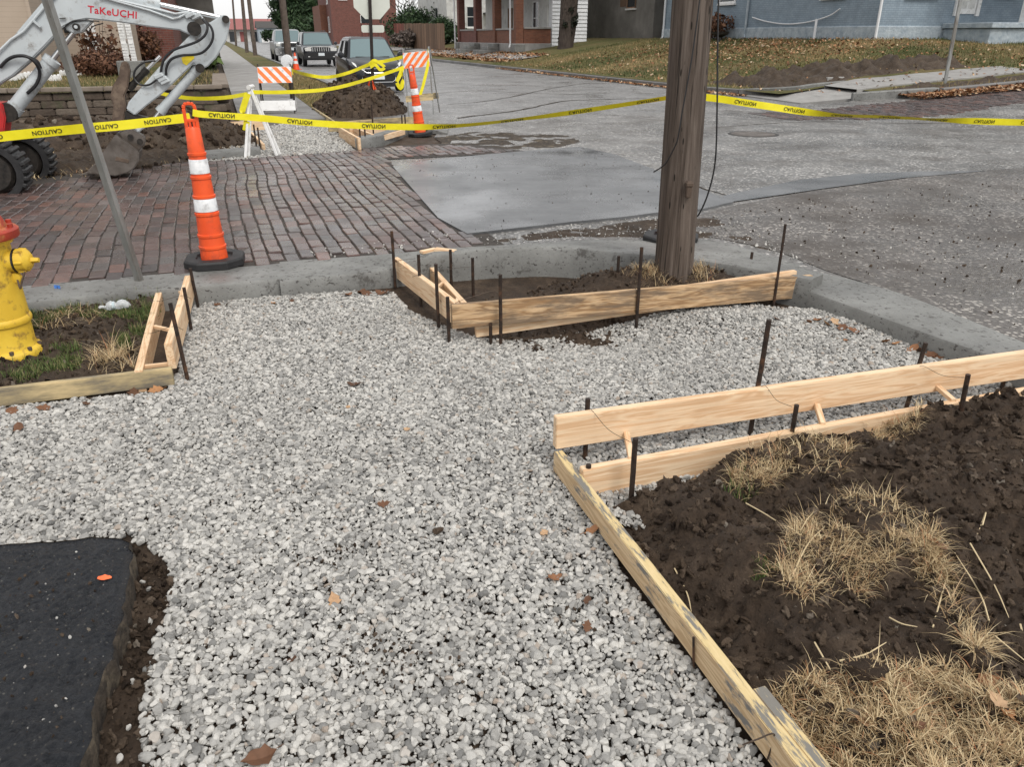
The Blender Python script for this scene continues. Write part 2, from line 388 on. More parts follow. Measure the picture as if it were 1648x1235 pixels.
# metals, plastics, paints
M['stake'] = mk('rusty steel stake', (.020,.015,.013), (.055,.037,.028), 30, .6, .4, 90, metal=.35, dirt=(.13,.065,.035), dscale=14)
M['wire'] = mk('tie wire', (.06,.045,.035), (.12,.09,.07), 40, .5, metal=.7)
M['galv'] = mk('galvanised steel', (.22,.225,.215), (.36,.365,.355), 14, .45, .15, metal=.55, dirt=(.15,.12,.095), dscale=5, stretch=(1,1,.25))
M['orange'] = mk('orange plastic', (.72,.075,.018), (.86,.11,.025), 5, .45, .08, 60, dirt=(.42,.07,.03), dscale=9)
M['refl'] = mk('white reflective sheeting', (.66,.68,.70), (.80,.81,.82), 40, .35, .2, 120, dirt=(.42,.42,.42), dscale=14)
M['rubber'] = mk('black rubber', (.012,.012,.013), (.028,.028,.029), 12, .55, .25, 60)
M['tape'] = mk('yellow barricade tape', (.78,.68,.015), (.88,.79,.03), 12, .32, .25, 25)
M['ink'] = mk('black ink', (.012,.012,.010), (.03,.03,.02), 30, .5)
t = NT('machine grey paint'); co = t.coord(); c = t.ramp(t.noise(co, 3, 6), [(.3, (.44,.48,.50)), (.7, (.53,.57,.585))])
c = t.mix(t.ramp(t.noise(co, 7, 9, .75), [(.54, 0), (.70, .85)]), c, (.17,.14,.115)); c = t.mix(t.ramp(t.noise(t.coord((9,9,1.5)), 4, 7, .7), [(.6, 0), (.75, .5)]), c, (.27,.25,.22)); t.base(c); t.set(rough=.45, spec=.5); t.bump(t.noise(co, 20, 5), .05, .005); M['mpaint'] = t.m
M['mred'] = mk('machine red paint', (.42,.02,.022), (.52,.03,.03), 6, .4, dirt=(.12,.05,.04), dscale=8)
M['mtext'] = mk('red lettering', (.50,.012,.03), (.56,.018,.04), 20, .45)
M['steel'] = mk('chromed rod', (.62,.63,.64), (.72,.72,.72), 5, .18, metal=.9)
M['grease'] = mk('greasy black steel', (.012,.011,.010), (.045,.038,.032), 20, .5, .4, 50, metal=.2)
M['hose'] = mk('hydraulic hose', (.012,.012,.013), (.022,.022,.024), 20, .42)
M['bucket'] = mk('worn bucket steel', (.075,.062,.052), (.17,.15,.135), 7, .55, .3, 40, metal=.3, dirt=(.07,.05,.036), dscale=6)
M['rust'] = mk('brown rusty steel', (.065,.045,.034), (.14,.10,.075), 9, .8, .4, 40, dirt=(.20,.15,.11), dscale=8)
M['hyd'] = mk('yellow hydrant paint', (.66,.42,.035), (.76,.52,.05), 5, .5, .3, 24, dirt=(.17,.09,.035), dscale=16)
M['hydred'] = mk('red hydrant bonnet', (.30,.035,.02), (.44,.055,.028), 8, .5, .3, 40, dirt=(.50,.27,.08), dscale=13)
M['white'] = mk('white paint', (.70,.70,.69), (.80,.80,.79), 6, .5, dirt=(.48,.47,.45), dscale=9)
M['offwhite'] = mk('aged white paint', (.52,.52,.50), (.66,.66,.64), 6, .6, dirt=(.34,.33,.31), dscale=7)
M['signback'] = mk('sign aluminium', (.56,.58,.52), (.64,.66,.60), 4, .45, metal=.25)
M['darkpost'] = mk('dark steel post', (.018,.014,.013), (.04,.030,.027), 20, .5, .2, metal=.3)
M['flag'] = mk('orange flag cloth', (.85,.13,.04), (.95,.20,.07), 8, .65)
M['stripe'] = mk('orange sheeting', (.88,.17,.03), (.95,.23,.05), 20, .4)
M['yplastic'] = mk('yellow plastic', (.80,.60,.02), (.85,.68,.04), 8, .4)
M['blue'] = mk('blue flag plastic', (.05,.16,.50), (.08,.22,.60), 8, .5)
t = NT('bottle plastic'); t.base((.86,.90,.92)); t.set(rough=.18, trans=.55, spec=.5); M['pet'] = t.m
M['label'] = mk('bottle label', (.30,.42,.46), (.62,.68,.70), 40, .4)
# buildings
def siding(name, a, b, step, axis=2, depth=.35):
    t = NT(name); co = t.coord(); sx = t.n('ShaderNodeSeparateXYZ'); t.L(co, sx.inputs[0])
    f = t.math('FRACT', t.math('MULTIPLY', sx.outputs[axis], 1/step))
    c = t.ramp(t.noise(co, 1.5, 6), [(.3, a), (.7, b)]); c = t.mix(t.ramp(f, [(.0, .75), (.07, 0)]), c, tuple(x*.42 for x in a))
    t.base(c); t.set(rough=.7, spec=.3); t.bump(f, depth, .03); return t.m
M['beige'] = siding('beige clapboard', (.42,.34,.27), (.48,.395,.32), .11)
def brickwall(name, a, b, mort, sc=1.0, paint=.0):
    t = NT(name); co = t.coord(); sx = t.n('ShaderNodeSeparateXYZ'); t.L(co, sx.inputs[0])
    cb = t.n('ShaderNodeCombineXYZ'); t.L(t.math('ADD', sx.outputs[0], sx.outputs[1]), cb.inputs[0]); t.L(sx.outputs[2], cb.inputs[1])
    bt = t.n('ShaderNodeTexBrick'); t.L(cb.outputs[0], bt.inputs['Vector']); bt.inputs['Scale'].default_value = 1.0
    bt.inputs['Brick Width'].default_value = .22*sc; bt.inputs['Row Height'].default_value = .076*sc; bt.inputs['Mortar Size'].default_value = .008*sc
    bt.inputs['Color1'].default_value = (*a, 1); bt.inputs['Color2'].default_value = (*b, 1); bt.inputs['Mortar'].default_value = (*mort, 1)
    c = t.mix(.6, bt.outputs['Color'], t.ramp(t.noise(co, 2.2, 8, .65), [(.3, .65), (.7, 1.15)]), 'MULTIPLY')
    if paint: c = t.mix(t.ramp(t.noise(co, 8, 6, .7), [(.66, 0), (.70, .7)]), c, (.10,.12,.14))
    t.base(c); t.set(rough=.75, spec=.3); t.bump(bt.outputs['Fac'], -.5, .01); return t.m
M['bluebrick'] = brickwall('blue painted brick', (.23,.29,.345), (.265,.325,.38), (.175,.225,.27), 1.0, 1)
M['bluestone'] = mk('painted foundation stone', (.25,.30,.345), (.42,.47,.50), 5, .75, .8, 7, bdist=.05)
M['redbrick'] = brickwall('red brick', (.13,.045,.036), (.19,.062,.046), (.16,.12,.105))
M['redbrick2'] = brickwall('orange red brick', (.16,.06,.036), (.23,.088,.05), (.15,.105,.08))
t = NT('grey stucco'); co = t.coord(); c = t.ramp(t.noise(co, .8, 9, .68), [(.3, (.105,.098,.088)), (.55, (.17,.16,.145)), (.75, (.24,.225,.205))])
t.base(c); t.set(rough=.85); t.bump(t.noise(co, 12, 8, .7), .4, .03); M['stucco'] = t.m
M['wsiding'] = mk('white vinyl', (.66,.68,.70), (.74,.75,.76), 3, .5)
M['whouse'] = mk('white house paint', (.50,.50,.48), (.60,.60,.57), 2, .7, dirt=(.36,.35,.33), dscale=1.5)
M['glass'] = None
t = NT('window glass'); t.base((.02,.024,.028)); t.set(rough=.06, spec=.6); M['glass'] = t.m
t = NT('windshield glass'); t.base((.10,.16,.17)); t.set(rough=.05, spec=.9, coat=.6); M['wind'] = t.m
M['roof'] = mk('roof shingle', (.045,.042,.04), (.09,.085,.08), 8, .85, .4, 14)
M['redroof'] = mk('red roof', (.24,.075,.068), (.30,.10,.09), 3, .6)
def fence_mat(name, a, b):
    t = NT(name); co = t.coord((6,6,.7), rnd=True); c = t.ramp(t.noise(co, 3, 5), [(.3, a), (.7, b)]); c = t.mix(1.0, c, t.ramp(t.rand(), [(0, .45), (1, 1.35)]), 'MULTIPLY'); t.base(c); t.set(rough=.85); return t.m
M['fencer'] = fence_mat('red stained fence', (.17,.050,.034), (.25,.078,.052)); M['_f'] = mk('red stained fence', (.15,.042,.028), (.23,.068,.045), 3, .85, stretch=(6,6,.7))
M['fenceb'] = fence_mat('brown weathered fence', (.14,.082,.05), (.23,.14,.088)); M['_g'] = mk('brown weathered fence', (.115,.070,.042), (.20,.125,.078), 3, .85, stretch=(6,6,.7))
M['block'] = None
t = NT('retaining block'); r = t.rand(); co = t.coord(rnd=True)
c = t.ramp(r, [(0, (.075,.055,.042)), (.5, (.115,.088,.066)), (1, (.155,.125,.098))]); c = t.mix(.7, c, t.ramp(t.noise(co, 7, 7, .7), [(.3, .5), (.7, 1.2)]), 'MULTIPLY')
c = t.mix(t.ramp(t.noise(co, 2.5, 6, .6), [(.55, 0), (.68, .8)]), c, (.05,.065,.025)); t.base(c); t.set(rough=.9); t.bump(t.noise(co, 14, 7, .7), .7, .03); M['block'] = t.m
M['cap'] = mk('retaining wall cap', (.16,.13,.105), (.25,.21,.17), 5, .85, .4, 25)
M['bark'] = mk('dark bark', (.030,.022,.018), (.085,.066,.054), 9, .9, .8, 26, stretch=(2,2,.4), bdist=.04)
def foliage(name, stops):
    t = NT(name); at = t.n('ShaderNodeAttribute', attribute_name='rnd'); t.base(t.ramp(at.outputs['Fac'], stops)); t.set(rough=.65, spec=.3); return t.m
M['pine'] = foliage('pine needles', [(0, (.012,.028,.010)), (.6, (.026,.055,.020)), (1, (.05,.085,.032))])
M['shrub'] = foliage('russet shrub leaves', [(0, (.055,.026,.016)), (.6, (.12,.055,.032)), (1, (.19,.095,.05))])
M['twig'] = foliage('bare twigs', [(0, (.05,.036,.03)), (1, (.12,.095,.08))])
M['ivy'] = foliage('dark ivy', [(0, (.012,.014,.010)), (1, (.03,.036,.022))])
# cars
def paint(name, c, rough=.3, metal=.0): 
    t = NT(name); t.base(c); t.set(rough=rough, metal=metal, spec=.35, coat=.35); return t.m
M['carblk'] = paint('black car paint', (.012,.013,.016)); M['cardk'] = paint('charcoal car paint', (.018,.020,.026))
M['carslv'] = paint('silver car paint', (.28,.30,.31), .3, .5)
M['chrome'] = mk('chrome', (.70,.71,.72), (.78,.78,.78), 3, .12, metal=1.0)
M['plastic'] = mk('black trim', (.012,.012,.013), (.02,.02,.021), 10, .5)
M['lamp'] = mk('headlamp lens', (.55,.56,.55), (.72,.72,.70), 30, .1, coat=.8)
M['plate'] = mk('licence plate', (.62,.68,.72), (.72,.76,.78), 18, .4)
# ------------------------------------------------------------------ large ground
def zr(x, y):                                   # road surface: level, climbing gently to the right
    u, v = toUV((x, y)); return 0.10 + 0.05*max(0.0, u-12.0)
mb = MB(); mb.add([(-3000,-600,-.6),(3000,-600,-.6),(3000,4500,-.6),(-3000,4500,-.6)], [(0,1,2,3)])
tag(mb.build('ground', M['terrain']), kind='structure')

# kerb edges (near, far) as photo points with heights
KN = [W(-9,5.25,.12), G(300,462,.12), G(450,452,.12), G(560,441,.12), G(628,432,.13), G(688,411,.19), G(749,404,.20), G(806,400,.20), G(891,398,.20), G(986,405,.20), G(1054,411,.20), G(1123,418,.20), G(1199,430,.20), G(1246,438,.20), G(1306,450,.20)]
KF = [W(-9,5.67,.115), G(300,437,.115), G(450,421,.115), G(560,413,.115), G(628,408,.12), G(690,402,.17), G(735,398,.19), G(787,395,.185), G(880,390,.165), G(950,385,.14), G(1033,386,.13), G(1090,385,.13), G(1151,387,.13), G(1222,406,.14), G(1326,441,.18)]
RN = [G(1298,467,.125), G(1399,503,.12), G(1499,539,.12), G(1565,562,.12), G(1648,592,.12), G(1850,668,.12), G(2300,850,.12)]
RF = [G(1322,438,.115), G(1432,466,.112), G(1532,503,.112), G(1645,549,.112), G(1700,571,.112), G(1900,650,.112), G(2350,835,.112)]
BLOCK = [(p.x*.5+q.x*.5, p.y*.5+q.y*.5) for p, q in zip(KN+RN, KF+RF)] + [(6, -1), (-14, -1)]
def kerb(name, A, B, sub=5):
    A = smooth_path(A, sub); B = smooth_path(B, sub); V = []; n = len(A)
    for i, (a, b) in enumerate(zip(A, B)):
        d = (b-a); d.z = 0; d.normalize(); jit = .004*noise.noise((a.x*6, a.y*6, 3))
        V += [a+Vector((0,0,-.34))-d*(.015+jit), a+Vector((0,0,-.13))-d*(.006+jit*2), a+Vector((0,0,-.022))-d*jit, a+d*.010+Vector((0,0,-.006)), a+d*.03, a*.5+b*.5, b-d*.01, b+Vector((0,0,-.3))]
    k = 8; fs = [(i*k+j, i*k+j+1, (i+1)*k+j+1, (i+1)*k+j) for i in range(n-1) for j in range(k-1)]
    m = MB(); m.add(V, fs, True); m.add(V[:k], [tuple(range(k))]); m.add(V[-k:], [tuple(reversed(range(k)))])
    o = m.build(name, M['kerb']); return tag(o, kind='structure')
kerb('kerb', KN, KF); kerb('kerb_dropped', RN, RF)

# intersection and streets
SEAM = [G(1120,348,.1), G(1240,320,.1), G(1420,293,.1), G(1648,270,.1), G(2400,215,.1)]
def below_seam(x, y):
    if x < SEAM[0].x: return y < SEAM[0].y and x > 0.6
    for a, b in zip(SEAM, SEAM[1:]):
        if a.x <= x <= b.x: return y < a.y+(b.y-a.y)*(x-a.x)/(b.x-a.x)
    return False
def near_keep(x, y):
    u, v = toUV((x, y))
    return not inpoly(x, y, BLOCK) and v < 15.6 and not (u < 3.3 and v > 11.8)
def arange(a, b, s): return [a+s*i for i in range(int((b-a)/s)+1)]
xs = arange(-16, 30, .16); ys = arange(1.2, 24, .16)
me = grid_mesh('road', xs, ys, zr, M['asphalt'], near_keep)
tag(link('road', me), kind='structure')
SM = [Vector((q.x, q.y+.05*noise.noise((q.x*1.7, 0, 0))+.02*noise.noise((q.x*7, 3, 0)), .1)) for q in smooth_path(SEAM, 26)]
lowr = smooth_path([G(1060,372,.1), G(1120,378,.1), G(1240,402,.1), G(1330,436,.1)]+RF[1:], 10); m_ = MB(); n_ = 60
def along(P, t): k = t*(len(P)-1); i = min(int(k), len(P)-2); return P[i].lerp(P[i+1], k-i)
for i in range(n_+1):
    a = along(SM, (i/n_)**1.6*.999); b = along(lowr, (i/n_)*.999); a.z = zr(a.x, a.y)+.006; b.z = .104
    for j in range(7): q = a.lerp(b, j/6); q.z = zr(q.x, q.y)+.006-.002*j/6; m_.v.append(tuple(q))
for i in range(n_):
    for j in range(6): m_.f.append((i*7+j, i*7+j+1, i*7+8+j, i*7+7+j)); m_.sm.append(True)
tag(m_.build('road_worn', M['asphalt_near']), kind='structure')
mb = MB(); mb.add([W(2.8,15.2,.096), W(13.6,15.2,.096), W(13.6,330,.096), W(2.8,330,.096)], [(0,1,2,3)])
tag(mb.build('street', M['asphalt_far']), kind='structure')
# wet concrete patch
PP = [G(*p, .1) for p in ((632,270),(705,354),(752,380),(830,371),(918,361),(1000,353),(1062,345),(1130,340),(1180,328),(1110,300),(1052,275),(990,251),(933,238),(800,249),(700,259))]
mb = MB(); n = len(PP); c = sum((Vector(p) for p in PP), Vector())/n
mb.add([p+Vector((0,0,.022)) for p in PP]+[c+Vector((0,0,.024))], [(i, (i+1)%n, n) for i in range(n)])
mb.add([p+Vector((0,0,.022)) for p in PP]+[p+Vector((0,0,-.08)) for p in PP], [(i, i+n, (i+1)%n+n, (i+1)%n) for i in range(n)])
tag(mb.build('concrete_patch', M['patch']), kind='structure')

# ------------------------------------------------------------------ scatter through geometry nodes
def scatter(name, pos, rot, scl, protos, idx=None):
    n = len(pos); me = bpy.data.meshes.new(name); me.vertices.add(n); me.vertices.foreach_set('co', np.asarray(pos, np.float32).ravel())
    for nm, arr in (('rot', rot), ('scl', scl)):
        a = me.attributes.new(nm, 'FLOAT_VECTOR', 'POINT'); a.data.foreach_set('vector', np.asarray(arr, np.float32).ravel())
    col = bpy.data.collections.new(name+' shapes')
    for p in protos: col.objects.link(p)
    o = link(name, me)
    ng = bpy.data.node_groups.new(name, 'GeometryNodeTree')
    ng.interface.new_socket('Geometry', in_out='INPUT', socket_type='NodeSocketGeometry'); ng.interface.new_socket('Geometry', in_out='OUTPUT', socket_type='NodeSocketGeometry')
    gi = ng.nodes.new('NodeGroupInput'); go = ng.nodes.new('NodeGroupOutput'); ip = ng.nodes.new('GeometryNodeInstanceOnPoints')
    ci = ng.nodes.new('GeometryNodeCollectionInfo'); ci.inputs['Collection'].default_value = col
    ci.inputs['Separate Children'].default_value = True; ci.inputs['Reset Children'].default_value = True
    ip.inputs['Pick Instance'].default_value = True
    ns = []
    for nm in ('rot', 'scl'):
        a = ng.nodes.new('GeometryNodeInputNamedAttribute'); a.data_type = 'FLOAT_VECTOR'; a.inputs['Name'].default_value = nm; ns.append(a)
    rv = ng.nodes.new('FunctionNodeRandomValue'); rv.data_type = 'INT'
    for s in rv.inputs:
        if s.type == 'INT' and s.name == 'Min': s.default_value = 0
        if s.type == 'INT' and s.name == 'Max': s.default_value = len(protos)-1
    er = ng.nodes.new('FunctionNodeEulerToRotation')
    L = ng.links.new
    L(gi.outputs[0], ip.inputs['Points']); L(ci.outputs[0], ip.inputs['Instance'])
    L([s for s in rv.outputs if s.type == 'INT'][0], ip.inputs['Instance Index'])
    L(ns[0].outputs[0], er.inputs[0]); L(er.outputs[0], ip.inputs['Rotation']); L(ns[1].outputs[0], ip.inputs['Scale'])
    L(ip.outputs[0], go.inputs[0])
    md = o.modifiers.new('scatter', 'NODES'); md.node_group = ng
    return o
def rock(name, mat, seed, sub=2, amp=.35, cuts=7, flat=.62):
    rr = random.Random(seed); bm = bmesh.new(); bmesh.ops.create_icosphere(bm, subdivisions=sub, radius=.5)
    pl = []
    for _ in range(cuts):
        n = Vector((rr.gauss(0,1), rr.gauss(0,1), rr.gauss(0,1))).normalized(); pl.append((n, rr.uniform(.27,.42)))
    for v in bm.verts:
        for n, d in pl:
            k = v.co.dot(n)
            if k > d: v.co -= n*(k-d)*.92
        v.co *= 1+amp*.25*noise.noise(v.co*3+Vector((seed,0,0)))
        v.co.y *= rr_y[seed % 5]; v.co.z *= flat
    me = bpy.data.meshes.new(name); bm.to_mesh(me); bm.free(); me.materials.append(mat)
    me.polygons.foreach_set('use_smooth', [True]*len(me.polygons))
    me.set_sharp_from_angle(angle=math.radians(34))
    return bpy.data.objects.new(name, me)
rr_y = [.72, .85, .66, .95, .78]
def inpoly_np(X, Y, P):
    c = np.zeros(len(X), bool); j = len(P)-1
    for i in range(len(P)):
        xi, yi = P[i][0], P[i][1]; xj, yj = P[j][0], P[j][1]
        if yi != yj:
            m = ((yi > Y) != (yj > Y)) & (X < (xj-xi)*(Y-yi)/(yj-yi)+xi); c ^= m
        j = i
    return c
def jitter_pts(P, step):
    xs = [p[0] for p in P]; ys = [p[1] for p in P]
    X, Y = np.meshgrid(np.arange(min(xs), max(xs), step), np.arange(min(ys), max(ys), step)); X = X.ravel(); Y = Y.ravel()
    X = X+RNG.uniform(-.5,.5,len(X))*step; Y = Y+RNG.uniform(-.5,.5,len(Y))*step
    k = inpoly_np(X, Y, P); return X[k], Y[k]
def in_view(X, Y, Z=0.1, m=60):
    zc = Y*CP-(Z-CAMH)*SP; yc = Y*SP+(Z-CAMH)*CP
    px = 824+F*X/zc; py = 617.5-F*yc/zc
    return (px > -m) & (px < 1648+m) & (py < 1235+m) & (py > -m) & (zc > 0)

# ------------------------------------------------------------------ gravel bed of the new ramp
def hz_np(X, Y): return -.075*np.exp(-(((X-.35)/.95)**2+((Y-4.35)/.42)**2)) + .012*np.sin(X*2.3+1)*np.cos(Y*1.9) + .05*np.exp(-(((X-1.25)/.35)**2+((Y-4.55)/.2)**2)) + .03*np.exp(-(((X-2.1)/.4)**2+((Y-4.4)/.5)**2))
def hz(x, y): return float(hz_np(np.float64(x), np.float64(y)))
GP = [G(*p, 0) for p in ((-260,712),(0,660),(270,628),(286,600),(300,488),(450,478),(560,472),(632,472),(660,500),(725,520),(770,531),(850,530),(900,523),(1000,510),(1090,499),(1150,496),(1210,492),(1250,500),(1353,506),(1432,537),(1500,558),(1600,590),(1760,640),(1760,668),(1648,664),(1300,722),(1100,772),(1030,812),(1045,850),(1010,845),(965,835),(1000,918),(1141,1100),(1232,1230),(1310,1340),(215,1340),(232,1235),(228,1150),(250,1040),(282,940),(262,898),(206,862),(0,884),(-260,905))]
me = grid_mesh('gravel_subgrade', arange(-4.4, 4.2, .06), arange(.25, 5.9, .06), lambda x, y: hz(x, y)-.018, M['soil'], lambda x, y: inpoly(x, y, BLOCK))
tag(link('gravel_subgrade', me), kind='structure')
rocks = [rock('gravel stone shape', M['stone'], i, 2, .4, 8+i % 3, .50+.07*(i % 4)) for i in range(14)]
def lay_gravel(name, P, step, size, h, layers=2, keep=None):
    ps, rs, ss = [], [], []
    for l in range(layers):
        X, Y = jitter_pts(P, step); k = in_view(X, Y); X, Y = X[k], Y[k]
        if keep is not None: k = keep(X, Y); X, Y = X[k], Y[k]
        n = len(X); Z = h(X, Y)+RNG.uniform(-.010,.004,n)*(size/.03)+(.006*l-.002)*(size/.03)
        s = size*np.exp(RNG.normal(0,.30,n)); s = np.clip(s, size*.42, size*1.8)
        ps.append(np.stack([X,Y,Z],1)); rs.append(np.stack([RNG.normal(0,.38,n), RNG.normal(0,.38,n), RNG.uniform(0,6.28,n)],1))
        ss.append(np.stack([s*RNG.uniform(.9,1.25,n), s*RNG.uniform(.8,1.1,n), s*RNG.uniform(.8,1.2,n)],1))
    return np.concatenate(ps), np.concatenate(rs), np.concatenate(ss)
p, r, s = lay_gravel('g', GP, .0178, .0232, hz_np, 2)
pf, rf_, sf_ = lay_gravel('g', GP, .017, .0105, lambda X, Y: hz_np(X, Y)+.002, 1)
p = np.concatenate([p, pf]); r = np.concatenate([r, rf_]); s = np.concatenate([s, sf_])
# loose stones along the dug strips
ex = [G(*q, 0) for q in ((205,880),(300,930),(262,1120),(250,1235),(190,1235),(180,1100))]
X, Y = jitter_pts(ex, .06); k = RNG.uniform(0,1,len(X)) < .35; X, Y = X[k], Y[k]; n = len(X)
p = np.concatenate([p, np.stack([X, Y, hz_np(X,Y)-.008],1)]); r = np.concatenate([r, RNG.uniform(-.5,3,(n,3))]); s = np.concatenate([s, np.full((n,3), .026)])
o = scatter('gravel_bed', p, r, s, rocks); tag(o, 'light grey crushed stone spread between the form boards', 'gravel', kind='stuff')

# ------------------------------------------------------------------ black asphalt slab at the lower left, broken edge
SL = [G(*q, .085) for q in ((-420,905),(-200,893),(0,880),(90,871),(160,866),(200,866),(213,874),(206,910),(196,960),(190,1010),(172,1060),(160,1110),(150,1160),(140,1200),(128,1260),(100,1340),(70,1500))] + [Vector((-1.1,.5,.085)), Vector((-2.6,.5,.085))]
dens = []
for a, b in zip(SL, SL[1:]+SL[:1]):
    m = max(1, int((b-a).length/.025)) if a.y > .6 else 1
    for i in range(m):
        q = a.lerp(b, i/m); dens.append(q+Vector((.012*noise.noise(q*30)+.020*noise.noise(q*9), .010*noise.noise(q*25+Vector((5,0,0)))+.012*noise.noise(q*8+Vector((3,0,0))), 0)))
n = len(dens); c = sum(dens, Vector())/n
mb = MB(); V = list(dens)+[q+(q-c).normalized()*.006+Vector((0,0,-.012)) for q in dens]+[q+(c-q).normalized()*.008*noise.noise(q*30)+Vector((0,0,-.14)) for q in dens]
sl = thing('asphalt_slab', 'wet black asphalt path slab with a broken edge beside the gravel', 'asphalt slab', (-1.6, 1.6, 0))
top = MB(); top.add([q-Vector((0,0,.004)) for q in V[:n]], [tuple(range(n))]); sf = top.build('surface', M['tar'], sl)
def h_tar(x, y): return .083+.0075*noise.noise((x*55, y*55, 0))+.005*noise.noise((x*130, y*130, 4))+.006*noise.noise((x*7, y*7, 8))-.020*max(0, .6-edge_dist(x, y, SL)/.035)
tg = grid_mesh('aggregate', arange(-2.0, -.35, .007), arange(1.0, 2.35, .007), h_tar, M['tar'], lambda x, y: inpoly(x, y, dens) and in_view(np.array([x]), np.array([y]))[0], True); tg.transform(Matrix.Translation(-sl.location)); link('aggregate', tg, sf)
edge = MB(); edge.add(V, [(i, i+n, (i+1)%n+n, (i+1)%n) for i in range(n)]+[(i+n, i+2*n, (i+1)%n+2*n, (i+1)%n+n) for i in range(n)], True); edge.build('broken_edge', M['tarcut'], sl)
mk_ = MB(); q0 = G(168,930,.0865)
pts = [q0+Vector((math.cos(a)*.022*(1+.5*noise.noise((a*2,0,0))), math.sin(a)*.012*(1+.6*noise.noise((a*3,4,0))), 0)) for a in [i*.45 for i in range(14)]]
mk_.add(pts, [tuple(range(14))]); mk_.build('orange_paint_mark', M['flag'], sl)

# ------------------------------------------------------------------ soil
def soil_patch(name, P, h, mat, step=.018):
    xs = [q[0] for q in P]; ys = [q[1] for q in P]
    me = grid_mesh(name, arange(min(xs), max(xs), step), arange(min(ys), max(ys), step), h, mat, lambda x, y: inpoly(x, y, P))
    o = link(name, me); return tag(o, kind='structure')
def rough(x, y, a=1.0): 
    return a*(.036*fbm(x*4.5, y*4.5, 1, 3) - .050*abs(fbm(x*6.5, y*6.5, 15, 3)) + .036*abs(fbm(x*13, y*13, 5, 4)) + .018*abs(noise.noise((x*38, y*38, 2))) + .012)
# right bank
R3a, R3b = G(905,726,.09), G(1330,1232,.09)
def d_r3(x, y):
    d = (R3b-R3a); n = Vector((-d.y, d.x)).normalized(); return (x-R3a.x)*n.x+(y-R3a.y)*n.y
hump = G(1290,850,.14); hump2 = G(1480,730,.14)
def h_right(x, y):
    d = d_r3(x, y); b = -.035+.085*sstep(.0,.28,d)+.05*sstep(.4,1.1,d)
    b += (.075*fbm(x*1.7, y*1.7, 11, 2)+.035*fbm(x*3.9, y*3.9, 21, 2))*sstep(.08,.4,d)
    b += .085*math.exp(-((x-hump.x)**2/.16+(y-hump.y)**2/.035)) + .05*math.exp(-((x-hump2.x)**2/.5+(y-hump2.y)**2/.03))
    return b + rough(x, y, .95)
SR = [G(*q, .05) for q in ((925,795),(1010,800),(1100,778),(1300,722),(1500,686),(1660,664),(1900,628),(2300,600),(2300,1500),(1500,1500),(1322,1232),(1150,1040),(1000,872))]
soil_patch('soil_bank', SR, h_right, M['soil'], .012)
# left verge by the hydrant
SLF = [G(*q, .05) for q in ((-420,690),(0,632),(215,605),(228,585),(268,465),(262,458),(0,492),(-420,530))]
def h_left(x, y): return .045 + .035*math.exp(-((x+2.35)**2/.09+(y-4.05)**2/.05)) + rough(x, y, .8)
soil_patch('soil_verge', SLF, h_left, M['soil2'], .018)
# pit inside the form around the utility pole
POLE = G(1085,436,.17)
SPT = [G(*q, -.02) for q in ((660,428),(740,500),(800,580),(900,570),(1000,548),(1090,520),(1160,508),(1240,500),(1300,492),(1330,460))] + [Vector((p.x*.7+q.x*.3, p.y*.7+q.y*.3, 0)) for p, q in reversed(list(zip(KN[5:], KF[5:])))]
def h_pit(x, y):
    d2 = ((x-POLE.x)**2)/.55+((y-POLE.y-.02)**2)/.09
    return -.085 + .275*math.exp(-d2) + .07*math.exp(-((x-.55)**2/.08+(y-4.95)**2/.05)) + rough(x, y, .75)
soil_patch('soil_pit', SPT, h_pit, M['soil'], .018)
clods = [rock('soil clod shape', M['clod'], 40+i, 3, 3.2, 6, .62) for i in range(6)]
def clod_scatter(name, P, h, n, lo, hi, label, pw=3.0, shapes=None, sink=.2):
    X, Y = jitter_pts(P, .02); k = in_view(X, Y); X, Y = X[k], Y[k]; i = RNG.permutation(len(X))[:n]; X, Y = X[i], Y[i]; n = len(X)
    s = lo+(hi-lo)*RNG.uniform(0,1,n)**pw; Z = np.array([h(x, y) for x, y in zip(X, Y)])+s*sink
    o = scatter(name, np.stack([X,Y,Z],1), RNG.uniform(0,6.28,(n,3)), np.stack([s,s,s],1)*RNG.uniform(.7,1.2,(n,3)), shapes or clods)
    return tag(o, label, 'soil', kind='stuff')
clod_scatter('soil_clods', SR, h_right, 9000, .005, .045, 'loose dark soil clods on the bank beside the diagonal board', 4, None, .12)
clod_scatter('soil_crumbs', SLF, h_left, 2200, .006, .035, 'crumbled brown soil around the yellow hydrant', 3)
clod_scatter('soil_lumps', SPT, h_pit, 3000, .006, .035, 'loose soil lumps in the dug pit at the pole foot', 3)
DS = [G(*q, .02) for q in ((200,862),(258,898),(290,945),(262,1040),(245,1150),(255,1240),(120,1240),(150,1150),(185,1010))]
clod_scatter('soil_strip', DS, lambda x, y: hz(x, y)-.012, 2200, .006, .04, 'dark wet soil in the trench along the asphalt edge', 3)

